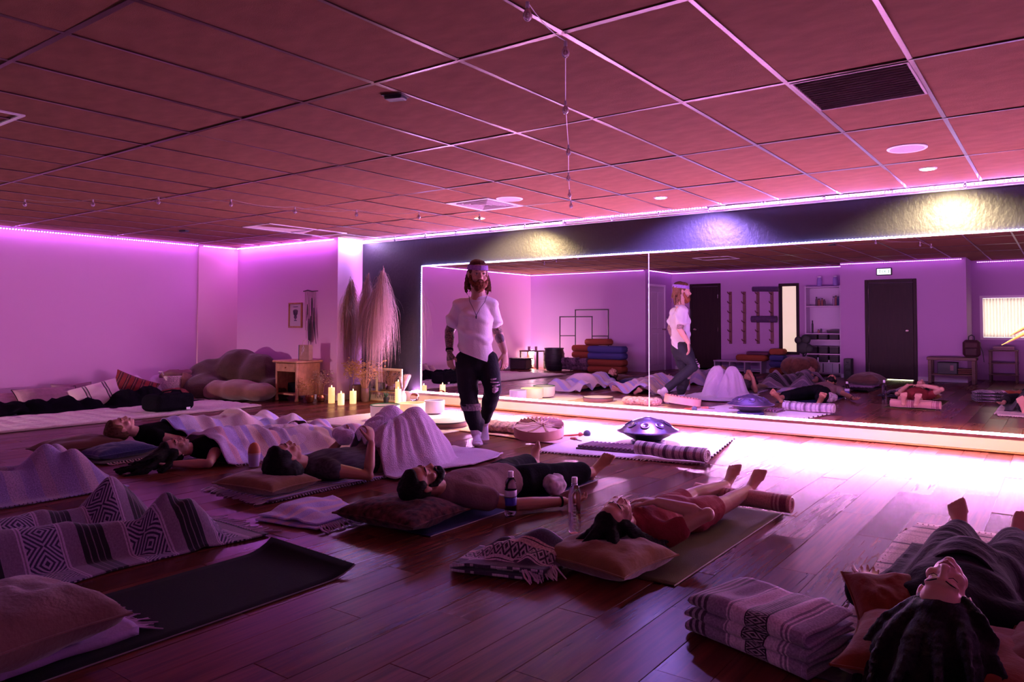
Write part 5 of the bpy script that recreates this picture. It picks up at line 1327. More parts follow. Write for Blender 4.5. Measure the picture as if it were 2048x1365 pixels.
P = Lying(-4.44, 3.06, .95, 0, head=(0, 0, .24), neck=(0, .13, .185), base=(0, .2, .15), fwd=(-.18, .1, .97), up=(.0, -.98, .15), elR=(.30, .50, .06), wrR=(.27, .55, .29), hdR=(-.35, .2, .9), hnR=(-1, 0, .2), htR=(0, -1, .3), elL=(-.26, .5, .1), wrL=(-.2, .62, .24),
      hipR=(.09, .8, .11), hipL=(-.09, .8, .11), knR=(.13, 1.10, .405), knL=(-.14, 1.09, .41), anR=(.13, 1.40, .09), anL=(-.14, 1.39, .09), fdR=(.1, 1, -.1), fdL=(-.1, 1, -.1), curl=.6)
t = thing('person', 'dark haired person on the fringed rug in a grey top, one forearm raised, knees up', 'person', P.o)
b = B(); P.body(b, feet=''); 
for d in 'RL': foot_b(b, P.W('an'+d), P.D('fd'+d), V3(0, 0, -1), P.sc)
obj('body', b, SK_B, t, voxel=.0064, sm=3); face_parts(t, P.W('head'), P.D('fwd'), P.D('up'), P.sc, H_BLACK)
b = B(); hair_cap(b, P.W('head'), P.D('fwd'), P.D('up'), P.sc*1.08, 1.1); hd = P.W('head')
b.ell(hd+V3(0, -.06, -.05), (.11, .10, .11)); b.ell(hd+V3(.03, -.02, -.09), (.12, .12, .08)); obj('hair', b, H_BLACK, t, voxel=.009, sm=2, disp=wr(.004, 40, 6))
GREYT = M('grey_tank_top', (.055, .05, .055), .9, spec=.1, var=.4, vscale=60, stretch=(1, .1, 1))
b = B(); P.torso(b, .014, .98, 'pelvis'); obj('tank_top', b, GREYT, t, voxel=.011, sm=4, disp=wr(.006, 8, 11))
b = B(); P.leg(b, 'R', .022); P.leg(b, 'L', .022); b.tube([P.W('pelvis'), P.W('crotch')], [(.18*P.sc, .12*P.sc)]*2, 16, up=(0, 0, 1), cap='round')
obj('trousers', b, M('beige_trousers', (.34, .22, .18), .9, spec=.1), t, voxel=.013, sm=3, disp=wr(.006, 8, 12))
FLUF = M('fluffy_fleece', (.62, .48, .66), .98, spec=.05, sheen=.6, bump=.8, bscale=110)
bb_ = []
for d in 'RL': bb_ += caps(P.W('hip'+d)+V3(0, .02, .1), P.W('kn'+d)+V3(0, .02, -.02), .11, .095)+caps(P.W('kn'+d)+V3(0, .02, -.02), P.W('an'+d)+V3(0, .05, 0), .10, .085)
x, y = P.o.x, P.W('knR').y
t = thing('fleece_blanket', 'fluffy pale lilac blanket tented over two raised knees', 'blanket', V3(x, y, 0))
G = drape(x-.46, x+.44, P.W('hipR').y-.08, P.W('anR').y+.55, bb_, .0125, 2.5, .026, 2, .010, (7, 5), 31, .06)
X_, Y_, Z_ = G[..., 0], G[..., 1], G[..., 2]
st = np.clip((Z_-.03)/.2, 0, 1)*np.clip((.44-Z_)/.12, 0, 1)
an = np.arctan2(X_-x, Y_-y+.10)
fold = np.sin(11*an+2.6*vnoise(X_*3, Y_*3, 1, 5))*.7+.5*np.sin(23*an+2*vnoise(X_*5, Y_*4, 2, 7))
G[..., 2] = Z_+st*.040*fold+np.where(Z_ < .06, .022*np.clip(vnoise(X_*8, Y_*8, 0, 6), 0, 1), 0)
sheet_obj('cloth', G, FLUF, t, .012)
b = B()
for k in range(7): b.ell(P.W('wrL')+V3(-.02+.03*k*.6, .02+.02*math.sin(k*2), .05+.02*math.cos(k*3)), (.055, .05, .045))
obj('bunched_edge', b, FLUF, t, voxel=.011, sm=2, disp=wr(.010, 20, 13))
KNEES = P
# ---------------------------------------------------------------- two people side by side under pastel blankets
PAST = WOVEN('pastel_falsa', 1, .78, [(0, (.50, .40, .62)), (.12, (.58, .36, .46)), (.2, (.40, .34, .66)), (.34, (.56, .44, .58)), (.42, (.34, .28, .6)), (.5, (.60, .45, .45)), (.6, (.46, .38, .62)), (.72, (.56, .34, .44)), (.8, (.38, .32, .62)), (.9, (.58, .48, .6))], noise=.25)
LILAC = WOVEN('lilac_falsa', 1, 1.3, [(0, (.42, .34, .62)), (.15, (.52, .40, .56)), (.3, (.62, .48, .50)), (.45, (.55, .42, .5)), (.6, (.60, .46, .46)), (.75, (.48, .38, .56)), (.9, (.60, .48, .48))], noise=.2)
P = Lying(-5.93, 3.08, .9, -.02, head=(0, 0, .15), neck=(0, .13, .14), fwd=(.25, .05, .96), up=(0, -1, .05), elR=(.36, .12, .05), wrR=(.14, -.08, .05), hdR=(-.8, -.6, 0), elL=(-.34, .3, .06), wrL=(-.3, .55, .06), knR=(.12, 1.23, .11), knL=(-.1, 1.23, .12), fdR=(.8, .45, .4), fdL=(-.8, .45, .4))
t = thing('person', 'woman with long black hair spread on the bare floor, arm behind her head', 'person', P.o)
b = B(); P.body(b); obj('body', b, SK_A, t, voxel=.0066, sm=3); face_parts(t, P.W('head'), P.D('fwd'), P.D('up'), P.sc, H_BLACK)
b = B(); hair_cap(b, P.W('head'), P.D('fwd'), P.D('up'), P.sc*1.04); hd = P.W('head')
strands(b, hd, [[hd+V3(.03, -.08, .0), hd+V3(.06, -.18, -.05), hd+V3(.07, -.28, -.1), hd+V3(.05, -.36, -.13)], [hd+V3(-.02, -.1, .0), hd+V3(.0, -.2, -.06), hd+V3(.01, -.3, -.11), hd+V3(-.04, -.40, -.135)], [hd+V3(.07, -.04, -.03), hd+V3(.12, -.12, -.09), hd+V3(.14, -.2, -.12)]], 9, .02, 8, .022)
obj('hair', b, H_BLACK, t, voxel=.009, sm=2, disp=wr(.005, 30, 7)); obj('earring', B().ell(hd+V3(.078, .03, -.04), .007, None, 8, 6), M('silver', (.8, .8, .85), .15, metal=1), t)
obj('top', (lambda q: (P.torso(q, .014), q)[1])(B()), BLACKC, t, voxel=.013, sm=3)
t = thing('falsa_blanket', 'pastel violet and pink striped blanket over the woman with long black hair', 'blanket', V3(P.o.x, P.o.y+.8, 0))
G = drape(P.o.x-.36, P.o.x+.42, P.W('base').y+.03, P.W('anR').y+.16, [(x_, y_, z_, r_+.028) for x_, y_, z_, r_ in P.balls(arms=True)], .014, 1.0, .014, 5, .020, (4, 8), 33, .05)
sheet_obj('cloth', G, PAST, t, .008)
fringe(t, (P.o.x+.42, P.o.y+.25, .02), (P.o.x+.42, P.o.y+1.5, .02), (1, 0, 0), 50, .05, M('pastel_yarn', (.5, .4, .55), .95), 17)
t = thing('falsa_blanket', 'cream second blanket folded over the feet of the woman with long black hair', 'blanket', V3(P.o.x, P.o.y+1.3, 0))
G = drape(P.o.x-.34, P.o.x+.5, P.W('knR').y-.32, P.W('anR').y+.02, [(x_, y_, z_, r_+.022) for x_, y_, z_, r_ in P.balls()]+caps((P.o.x+.1, P.W('knR').y, .09), (P.o.x+.3, P.W('knR').y+.1, .04), .1, .06), .015, .9, .020, 5, .022, (5, 7), 35, .06)
sheet_obj('cloth', G, LILAC, t, .009)
mat_thing('black yoga mat under the woman with the brown cushion', -7.35, -6.72, 2.72, 4.5, M('black_mat', (.010, .010, .011), .85, spec=.2), .006)
cushion('long brown cushion under the head of the far woman in the black top', V3(-7.12, 2.88, .085), (.42, .62, .16), Rz(.1), M('brown_cushion_cloth', (.11, .035, .03), .95, spec=.1, sheen=.3), 43)
P2 = Lying(-7.05, 3.18, .9, -.04, head=(0, 0, .23), neck=(0, .13, .18), base=(0, .2, .15), fwd=(.1, .1, .98), up=(0, -.98, .12), elR=(.27, .52, .06), wrR=(.3, .78, .05), fdR=(.8, .45, .4), fdL=(-.8, .45, .4))
t = thing('person', 'far woman in a black top lying with her head on the long brown cushion', 'person', P2.o)
b = B(); P2.body(b); obj('body', b, SK_A, t, voxel=.0068, sm=3); face_parts(t, P2.W('head'), P2.D('fwd'), P2.D('up'), P2.sc, H_BROWN)
b = B(); hair_cap(b, P2.W('head'), P2.D('fwd'), P2.D('up'), P2.sc*1.05); obj('hair', b, H_BROWN, t, voxel=.010, sm=2, disp=wr(.005, 35, 8))
obj('top', (lambda q: (P2.torso(q, .015), q)[1])(B()), BLACKC, t, voxel=.012, sm=3, disp=wr(.004, 9, 3))
t = thing('falsa_blanket', 'pale blue and cream blanket over the far woman in the black top', 'blanket', V3(P2.o.x, P2.o.y+1, 0))
PALE = WOVEN('pale_blue_falsa', 1, .9, [(0, (.34, .32, .70)), (.1, (.52, .46, .66)), (.25, (.60, .48, .56)), (.4, (.40, .36, .70)), (.5, (.58, .48, .56)), (.7, (.62, .48, .48)), (.85, (.58, .46, .52))], noise=.2)
G = drape(P2.o.x-.36, P2.o.x+.40, P2.W('chest').y+.06, P2.W('anR').y+.30, [(x_, y_, z_, r_+.028) for x_, y_, z_, r_ in P2.balls(arms=True)]+caps(P2.W('wrR'), P2.W('elR'), .05, .05)+caps(P2.W('knR')+V3(0, -.05, .03), P2.W('knL')+V3(0, 0, .05), .12, .13), .014, .9, .014, 5, .026, (4, 7), 37, .06)
sheet_obj('cloth', G, PALE, t, .009)
cushion('dark blue cushion lying on the floor in front of the far woman', V3(-6.72, 3.02, .06), (.30, .52, .13), Rz(.15), BLUEC, 45, name='blue_cushion')
t = flat_rug('tasselled little blanket edge under the dark blue cushion', ((-7.0, 2.72), (-6.45, 2.78), (-6.42, 3.62), (-6.9, 3.6)), M('dark_tassel_cloth', (.05, .03, .05), .95), z=.008, th=.006, wob=.02, seed=19, name='blanket')
fringe(t, (-6.44, 2.8, .014), (-6.42, 3.6, .014), (1, 0, 0), 34, .06, CREAM, 20, r=.005)
# tumbler beside the dark haired head
c = V3(-5.05, 3.02, 0); c = fl(508, 934); t = thing('insulated_tumbler', 'small rounded tumbler with orange top and lilac base behind the dark haired head', 'tumbler', c)
obj('base', B().lathe([(0, 0), (.036, .002), (.043, .05), (.045, .10), (0, .10)], c, 20), M('lilac_plastic', (.42, .34, .55), .5), t)
obj('lid', B().lathe([(.045, .10), (.047, .115), (.044, .15), (.032, .178), (.012, .192), (0, .194)], c, 20), M('orange_lid', (.42, .12, .04), .45), t)
obj('band', B().lathe([(.0455, .097), (.0475, .097), (.0475, .112), (.0455, .112)], c, 20), M('pink_band', (.5, .32, .32), .5), t)

# ---------------------------------------------------------------- legs under blankets at the dark end
FALB = WOVEN('grey_violet_falsa', 1, .42, [(0, (.20, .14, .20)), (.07, (.45, .33, .47)), (.085, (.2, .13, .2)), (.10, (.45, .33, .47)), (.12, (.10, .07, .12)), (.45, (.45, .33, .47)), (.465, (.2, .13, .2)), (.48, (.45, .33, .47)), (.50, (.20, .14, .20)), (.64, (.012, .01, .014)), (.695, (.16, .11, .15)), (.705, (.012, .01, .014)), (.76, (.16, .11, .15)), (.77, (.012, .01, .014)), (.825, (.16, .11, .15)), (.835, (.012, .01, .014)), (.89, (.20, .14, .20))],
             zones=((.12, .45),), zcol=((.03, .018, .055), (.34, .25, .38)), zk=7., zn=3., noise=.2)
P = Lying(-4.15, .42, .96, .0, elR=(.23, .5, .06), wrR=(.2, .76, .06), elL=(-.23, .5, .06), wrL=(-.2, .76, .06), knR=(.14, 1.2, .10), knL=(-.16, 1.2, .12), anR=(.28, 1.56, .08), anL=(-.22, 1.50, .09), fdR=(.35, .75, .5), fdL=(-.35, .75, .5))
t = thing('person', 'person hidden under the grey diamond striped blanket, only the feet make peaks', 'person', P.o)
b = B(); P.body(b); obj('body', b, SK_A, t, voxel=.009, sm=3); face_parts(t, P.W('head'), P.D('fwd'), P.D('up'), P.sc, H_BROWN)
b = B(); hair_cap(b, P.W('head'), P.D('fwd'), P.D('up'), P.sc*1.05); obj('hair', b, H_BROWN, t, voxel=.012, sm=2)
t = thing('falsa_blanket', 'grey violet blanket with dark stripes and diamond bands over someone\'s legs', 'blanket', V3(-4.1, 1.6, 0))
bs = P.balls()
for d, k in (('R', 1.0), ('L', 1.15)): bs += caps(P.W('an'+d), P.W('an'+d)+V3(0, .06, .14*k), .06, .04)
G = drape(-4.62, -3.62, .55, 2.36, bs, .0125, 1.25, .012, 2, .012, (4, 6), 39, .04)
sheet_obj('cloth', G, FALB, t, .008)
fringe(t, (-4.2, 2.36, .014), (-3.64, 2.35, .014), (.15, 1, 0), 22, .10, M('grey_yarn', (.42, .3, .42), .95), 23, r=.005)
P = Lying(-5.85, .78, .95, .0, elR=(.23, .5, .06), wrR=(.2, .76, .06), elL=(-.23, .5, .06), wrL=(-.2, .76, .06), anR=(.1, 1.46, .09), anL=(-.1, 1.46, .1), knR=(.1, 1.15, .11), knL=(-.1, 1.15, .11), fdR=(.2, .6, .7), fdL=(-.2, .6, .7))
t = thing('person', 'person lying under the soft pastel patchwork blanket at the dark end', 'person', P.o)
b = B(); P.body(b); obj('body', b, SK_A, t, voxel=.009, sm=3); face_parts(t, P.W('head'), P.D('fwd'), P.D('up'), P.sc, H_BROWN)
b = B(); hair_cap(b, P.W('head'), P.D('fwd'), P.D('up'), P.sc*1.05); obj('hair', b, H_BROWN, t, voxel=.012, sm=2)
t = thing('falsa_blanket', 'soft pastel blue and pink blanket over one pair of feet at the dark end', 'blanket', V3(-5.8, 1.8, 0))
bs = P.balls()+caps(P.W('anR'), P.W('anR')+V3(-.06, -.02, .17), .08, .05)
G = drape(-6.25, -5.45, .9, 2.5, bs, .016, 1.1, .012, 4, .012, (3, 5), 43, .05)
PAT2 = WOVEN('pastel_soft', 1, .62, [(0, (.36, .26, .36)), (.12, (.30, .24, .40)), (.2, (.28, .22, .42)), (.34, (.33, .25, .38)), (.42, (.40, .28, .35)), (.55, (.28, .22, .42)), (.7, (.38, .28, .40)), (.78, (.34, .26, .4)), (.85, (.29, .23, .43))], noise=.35)
sheet_obj('cloth', G, PAT2, t, .010)
fringe(t, (-5.45, 1.0, .012), (-5.45, 2.4, .012), (1, 0, 0), 60, .03, M('dark_yarn', (.10, .07, .1), .95), 24)

# ---------------------------------------------------------------- black mat, cushion, folded blankets, bottles in front
mat_thing('empty black yoga mat with a curled far end in the foreground', -3.36, -2.72, .95, 2.24, M('black_mat_fg', (.009, .009, .010), .9, spec=.12, bump=.2, bscale=220), .006, curl=.055, edge=M('mat_edge_black', (.16, .12, .14), .7))
t = flat_rug('folded lilac blanket under the pink cushion in the foreground', ((-3.3, .75), (-2.84, .75), (-2.82, 1.35), (-3.3, 1.35)), M('lilac_fold', (.34, .22, .40), .95, bump=.4), z=.009, th=.03, wob=.02, seed=25, name='blanket')
fringe(t, (-3.28, 1.35, .035), (-2.83, 1.35, .035), (.2, 1, 0), 34, .085, M('lilac_yarn3', (.44, .3, .46), .95), 26, r=.004, z=.012)
cushion('big pinkish brown cushion in the near dark corner by the black mat', V3(-2.99, 1.00, .13), (.56, .52, .24), Rz(.08), M('brown_pink_linen', (.15, .075, .062), .95, spec=.1, sheen=.3, var=.1, vscale=12, bump=.3), 47, lump=.02)
FALD = WOVEN('charcoal_cream_falsa', 1, .30, [(0, (.045, .03, .055)), (.22, (.52, .38, .46)), (.25, (.03, .02, .03)), (.265, (.52, .38, .46)), (.31, (.12, .08, .12)), (.53, (.5, .33, .30)), (.60, (.03, .02, .03)), (.615, (.5, .33, .3)), (.65, (.045, .03, .055)), (.92, (.5, .38, .48)), (.96, (.03, .02, .03)), (.97, (.5, .38, .48))],
             zones=((.31, .53),), zcol=((.03, .022, .035), (.40, .30, .36)), zk=22., zn=1.2, noise=.35)
t = thing('falsa_blanket', 'loosely folded charcoal and cream blanket beside the two water bottles', 'blanket', V3(-2.2, 2.7, 0))
cx, cy = -2.19, 2.70
for k, (w_, h_, z_, s_) in enumerate(((.46, .30, .02, 51), (.43, .28, .045, 52))):
    sheet_obj('lower_fold', drape(cx-w_/2, cx+w_/2, cy-h_/2, cy+h_/2, [(cx-.1, cy, z_-.02, .05), (cx+.1, cy, z_-.02, .05)], .015, .5, z_, 2, .006, (9, 12), s_, .03, rot=.28), FALD, t, .012)
G = drape(cx-.235, cx+.225, cy-.17, cy+.16, caps((cx-.02, cy-.02, .03), (cx+.12, cy+.12, .07), .07, .08)+caps((cx-.13, cy+.02, .04), (cx-.02, cy+.12, .05), .045, .05)+caps((cx+.14, cy-.02, .03), (cx+.18, cy+.08, .04), .05, .06), .010, 1.0, .055, 2, .016, (9, 7), 53, .04, rot=.28)
G[..., 2] *= np.clip(1-.45*np.clip((cx-.08-G[..., 0])/.15, 0, 1), .4, 1)
sheet_obj('top_fold', G, FALD, t, .012)
fringe(t, (cx+.17, cy-.12, .05), (cx+.26, cy+.02, .05), (1, -.4, 0), 18, .06, M('cream_yarn', (.5, .36, .44), .95), 54, r=.005)
fringe(t, (cx+.16, cy+.10, .09), (cx+.22, cy+.02, .09), (1, .4, 0), 12, .05, M('grey_yarn2', (.25, .2, .2), .95), 55, r=.005, z=.04)
FALE = WOVEN('grey_cream_falsa', 0, .56, [(0, (.07, .05, .07)), (.05, (.30, .22, .30)), (.075, (.05, .035, .05)), (.1, (.32, .24, .32)), (.125, (.05, .035, .05)), (.15, (.32, .24, .32)), (.175, (.05, .035, .05)), (.2, (.25, .18, .26)), (.36, (.60, .45, .55)), (.375, (.24, .17, .24)), (.39, (.60, .45, .55)), (.42, (.55, .40, .50)), (.50, (.02, .015, .02)), (.51, (.12, .08, .11)), (.66, (.02, .015, .02)), (.67, (.55, .40, .5)), (.76, (.2, .14, .2)), (.775, (.60, .45, .55)), (.79, (.2, .14, .2)), (.805, (.60, .45, .55)), (.82, (.25, .18, .26)), (.9, (.32, .24, .34)), (.91, (.24, .17, .25)), (.95, (.32, .24, .34))],
             zones=((.51, .66),), zcol=((.02, .016, .02), (.34, .25, .30)), zk=40., zn=1.4, noise=.3)
t = thing('falsa_blanket', 'neatly folded grey and cream striped blanket near the rust cushions', 'blanket', V3(-.92, 2.68, 0))
Rr = Rz(-.28); c = V3(-.90, 2.60, 0)
def fold(L, W, z0, z1, seed, bulge=.05):      # one doubled layer: a flattened closed loop swept along its length
    n, m = 60, 40; G = np.zeros((n, m, 3)); r = (z1-z0)/2
    for i in range(n):
        u = -L/2+L*i/(n-1)
        for j in range(m):
            s = j/(m-1); per = 2*W+PI*r*2
            d = s*(W+PI*r+W)
            if d < W: y, z = -W/2+d, z0+.002
            elif d < W+PI*r: a = (d-W)/r; y, z = W/2+math.sin(a)*r, z0+r-math.cos(a)*r
            else: y, z = W/2-(d-W-PI*r), z1
            e = 1-.0*abs(u)
            z += (z-z0)/(z1-z0)*(.012*vnoise(u*9, y*5, 0, seed)+.010*vnoise(u*22, y*6, 2, seed))*1.0
            x = u+.008*vnoise(y*9, z*30, 0, seed); y2 = y+.010*vnoise(u*8, z*20, 4, seed)
            tp = 1-(abs(u)/(L/2))**6*.35
            p = c+Rr @ V3(x, -y2, z0+(z-z0)*tp); G[i, j] = p
    return G
for k, (z0, z1, W_, L_) in enumerate(((.004, .055, .30, .50), (.052, .10, .295, .50), (.096, .15, .285, .49))):
    G = fold(L_, W_, z0, z1, 60+k); b = B().sheet(G, .008); uv = nmap(G); uv[:, 0] += .02; b.uv = np.vstack([uv, uv])
    obj('folded_layer', b, FALE, t, ang=180)
t = thing('falsa_blanket', 'thin lilac and pink blanket folded flat with knotted fringe by the floral cushion', 'blanket', V3(-3.65, 2.8, 0))
FALP = WOVEN('lilac_pink_falsa', 0, .40, [(0, (.42, .34, .62)), (.25, (.55, .36, .48)), (.4, (.40, .33, .64)), (.55, (.58, .40, .50)), (.68, (.36, .3, .6)), (.85, (.5, .36, .54))], noise=.2)
def quad_sheet(cs, z, seed, n=34, amp=.012, edge=.0):
    a, b_, c_, d = [V3(*q, z) for q in cs]; G = np.zeros((n, n, 3))
    for i in range(n):
        for j in range(n):
            u, v = i/(n-1), j/(n-1); p = a.lerp(b_, u).lerp(d.lerp(c_, u), v)
            G[i, j] = (p.x+.012*vnoise(v*4, 0, 1, seed), p.y+.012*vnoise(u*4, 0, 2, seed), z+amp*max(0, vnoise(u*3.2, v*3.2, 0, seed)*1.5+.2)+edge*(1-abs(2*v-1)))
    return G
Q = [(-3.90, 2.50), (-3.42, 2.56), (-3.44, 2.92), (-3.98, 3.12)]
sheet_obj('lower_layer', quad_sheet(Q, .012, 3, amp=.006), FALP, t, .008)
sheet_obj('upper_layer', quad_sheet([(-3.92, 2.53), (-3.46, 2.60), (-3.48, 2.9), (-3.97, 3.08)], .032, 5, amp=.022), FALP, t, .009)
fringe(t, (-3.42, 2.56, .03), (-3.45, 2.92, .03), (1, -.3, 0), 22, .09, M('lilac_yarn4', (.48, .36, .54), .95), 27, r=.005)
# bottles
WATER = GLASS('bottle_water', (.86, .80, .95), .0, 1.30); CAPW = M('white_cap', (.8, .74, .82), .4)
def bottle(label, c, h, r, band):
    c = Vector(c); t = thing('water_bottle', label, 'bottle', c, 'clear water bottles'); k = h/.30
    pr = [(0, .010*k), (r*.55, .004*k), (r*.8, 0), (r*.95, .010*k), (r, .03*k), (r, .10*k), (r*.975, .105*k), (r, .11*k), (r, .20*k), (r*.93, .226*k), (r*.62, .252*k), (r*.36, .264*k), (r*.36, .272*k), (0, .272*k)]
    obj('bottle_body', B().lathe(pr, c, 28), WATER, t, ang=60)
    obj('cap', B().lathe([(0, .270*k), (r*.44, .270*k), (r*.46, .274*k), (r*.46, .298*k), (r*.42, .302*k), (0, .302*k)], c, 24), CAPW, t, ang=30)
    obj('neck_ring', B().lathe([(r*.40, .262*k), (r*.50, .262*k), (r*.50, .267*k), (r*.40, .267*k)], c, 20), CAPW, t)
    if band:
        obj('label_band', B().lathe([(r+.0006, .075*k), (r+.0012, .078*k), (r+.0012, .125*k), (r+.0006, .128*k)], c, 28), M('blue_label', (.03, .025, .30), .4, spec=.5), t)
        obj('label_print', B().lathe([(r+.0006, .135*k), (r+.001, .136*k), (r+.001, .175*k), (r+.0006, .176*k)], c, 28), M('label_white', (.62, .55, .8), .4), t)
    else:
        for q in range(7):
            a = -.95; obj('printed_mark', B().box(c+V3(math.cos(a)*(r+.0006), math.sin(a)*(r+.0006), (.055+.018*q)*k), (.0012, .012 if q % 2 else .018, .004), Rz(a)), CAPW, t, smooth=False)
bottle('clear water bottle with a dark blue band beside the bearded man\'s arm', fl(1021, 1032), .262, .036, True)
bottle('taller clear water bottle without a band near the woman in red', fl(1149, 1066), .30, .035, False)

# ---------------------------------------------------------------- the man walking between the mats
FM = V3(.62, -.78, 0).normalized(); M0 = fl(953, 889); SD = V3(-FM.y, FM.x, 0)            # facing, spot, his left
def pm(px, py, off=0.):
    d = ray(px, py); n = V3(-math.sin(.72), math.cos(.72), 0); p0 = M0-n*off
    k = (p0-EYEP).dot(n)/d.dot(n); return EYEP+d*k
t = thing('person', 'standing bearded man in a white t-shirt, headband and ripped black trousers', 'person', M0)
S = 1.0; b = B()
hc = pm(956, 549, .02); fw_ = (FM+SD*.30+V3(0, 0, -.10)).normalized(); upv = V3(0.03, 0, 1)
head_b(b, hc, fw_, upv, 1.10)
nb = pm(956, 592, 0); shR, shL = pm(923, 612, -.02), pm(980, 613, -.03); ch = pm(950, 640, .0); wa = pm(950, 690, .0); pe = pm(952, 722, 0)
b.tube([hc-V3(0, 0, .05)-fw_*.03, nb+V3(0, 0, .02)-FM*.01, nb-V3(0, 0, .05)], [.062, .064, .075], 14, cap='round')
b.tube([nb-V3(0, 0, .08), ch, wa, pe], [(.10, .085), (.160, .110), (.142, .10), (.155, .105)], 18, up=FM, cap='round')
b.tube([shR, nb-V3(0, 0, .09), shL], [.060, .078, .060], 12, cap='round')
elR, wrR = pm(899, 663, -.06), pm(899, 703, .02); elL, wrL = pm(995, 664, -.10), pm(1009, 704, .0)
for a, e, w, d, tn, nrm in ((shR, elR, wrR, V3(.06, 0, -1), FM, SD), (shL, elL, wrL, V3(.1, -.02, -1), FM, -SD)):
    limb(b, [a, a.lerp(e, .5), e, e.lerp(w, .3), w], [.062, .058, .047, .048, .031]); hand_b(b, w+d.normalized()*.012, d, nrm*.6-FM*.7, tn, 1.05, .38, .6)
hiR, hiL = pm(932, 722, 0), pm(974, 722, 0); knR, anR = pm(939, 800, .10), M0+V3(0, 0, .105)
knL = pm(986, 780, .12); anL = M0-FM*.30+SD*.06; anL = V3(anL.x, anL.y, .17)
limb(b, [hiR, hiR.lerp(knR, .5), knR, knR.lerp(anR, .3), anR], [.095, .085, .062, .062, .042], 14); limb(b, [hiL, hiL.lerp(knL, .5), knL, knL.lerp(anL, .3), anL], [.095, .085, .062, .062, .042], 14)
foot_b(b, anR-V3(0, 0, .01), FM+SD*.12, V3(0, 0, -1), 1.05, False); fL = (FM*.62+V3(0, 0, -.78)).normalized(); foot_b(b, anL, fL, -FM+V3(0, 0, -.55), 1.0, False)
body = obj('body', b, SK_T, t, voxel=.0062, sm=3)
me = body.data; at_ = me.attributes.new('ink', 'FLOAT', 'POINT'); co = np.empty(len(me.vertices)*3, np.float32); me.vertices.foreach_get('co', co); co = co.reshape(-1, 3)+np.array(M0)
def near(p, q, r):
    p, q = np.array(p), np.array(q); d = q-p; k = np.clip(((co-p)@d)/(d@d), 0, 1); return (np.linalg.norm(co-(p+k[:, None]*d), axis=1) < r).astype(float)
ink = np.maximum(near(shR, wrR.lerp(elR, .15), .12)*(co[:, 2] < shR.z-.05), near(shL.lerp(elL, .3), elL.lerp(shL, .25), .09))
ink = np.maximum(ink, (np.linalg.norm(co-np.array(elL.lerp(wrL, .32)+FM*.04), axis=1) < .05)*1.5)
at_.data.foreach_set('value', ink.astype(np.float32))
face_parts(t, hc, fw_, upv, 1.10, H_AUB, True)
beard(hc, fw_, upv, 1.12, H_GING, t, 1.45, 9)
b = B(); hair_cap(b, hc, fw_, upv, 1.10, 1.05, 1.02); R_ = frame(fw_, upv)
Q = lambda x, y, z: hc+R_ @ V3(x*1.1, y*1.1, z*1.1)
strands(b, hc, [[Q(-.07, -.04, .03), Q(-.088, -.05, -.05), Q(-.088, -.05, -.12), Q(-.075, -.04, -.17)], [Q(.07, -.05, .03), Q(.082, -.06, -.05), Q(.08, -.07, -.12), Q(.07, -.06, -.16)], [Q(0, -.11, .0), Q(0, -.12, -.08), Q(0, -.11, -.16)], [Q(-.04, -.1, 0), Q(-.05, -.11, -.09), Q(-.05, -.10, -.17)]], 8, .010, 12, .012)
obj('hair', b, H_AUB, t, voxel=.008, sm=2, disp=wr(.004, 45, 8))
G = np.zeros((28, 5, 3))
for i in range(28):
    a = 2*PI*i/27
    for j in range(5):
        z = .040+.042*j/4-.010*math.cos(a); rr = 1.03-.05*(j/4)**2
        G[i, j] = Q(.0835*rr*math.sin(a), (-.018+.108*math.cos(a))*rr, z)
bd = B().sheet(G, .004)
obj('headband', bd, M('violet_headband', (.26, .14, .42), .9, var=.25, vscale=50), t)
TEEW = M('white_jersey', (.80, .73, .80), .9, spec=.1, bump=.2, bscale=80)
b = B(); b.tube([nb-V3(0, 0, .105), ch+V3(0, 0, .03), wa, pe+V3(0, 0, .02), pm(955, 728, 0)], [(.105, .092), (.158, .124), (.150, .118), (.164, .124), (.172, .128)], 20, up=FM, cap='round')
b.tube([shR, nb-V3(0, 0, .088), shL], [.070, .082, .070], 12, cap='round')
for a, e in ((shR, elR), (shL, elL)): b.tube([a, a.lerp(e, .30), a.lerp(e, .60)], [.072, .072, .074], 14, cap='round')
def hemcut(mesh):          # trims the shirt to its slanted hem
    bm_ = __import__('bmesh').new(); bm_.from_mesh(mesh); h0, h1 = pm(918, 702, 0), pm(988, 728, 0)
    n_ = (h1-h0).cross(FM); n_ = n_ if n_.z > 0 else -n_
    __import__('bmesh').ops.bisect_plane(bm_, geom=bm_.verts[:]+bm_.edges[:]+bm_.faces[:], plane_co=h0, plane_no=n_, clear_inner=True)
    for p_, q_ in ((shR, elR), (shL, elL)): pass
    bm_.to_mesh(mesh); bm_.free(); mesh.update()
me = remesh(mesh_of(b, 'tshirt'), .010, 4, (lambda co, no: wr(.016, 5.5, 17, (1, 1, .4))(co, no)+.014*np.clip(np.sin((co[:, 2]*1.3+co[:, 0]*.9)*26+3*vnoise(co[:, 0]*5, co[:, 1]*5, co[:, 2]*4, 3)), 0, 1)**2)); hemcut(me)
obj('tshirt', me, TEEW, t)
obj('collar', B().tube([nb-V3(0, 0, .028-.030*-math.cos(a)*0)+V3(0, 0, .022*(-math.cos(a)))+(FM*math.cos(a)*.080+SD*math.sin(a)*.088) for a in np.linspace(0, 2*PI, 25)], [(.010, .006)]*25, 8), TEEW, t)
hm = [pm(912+76*k/12, 703+27*k/12, .135-.02*abs(k-6)/6) for k in range(13)]
BLKP = M('black_denim', (.010, .010, .014), .85, spec=.15, bump=.3, bscale=60)
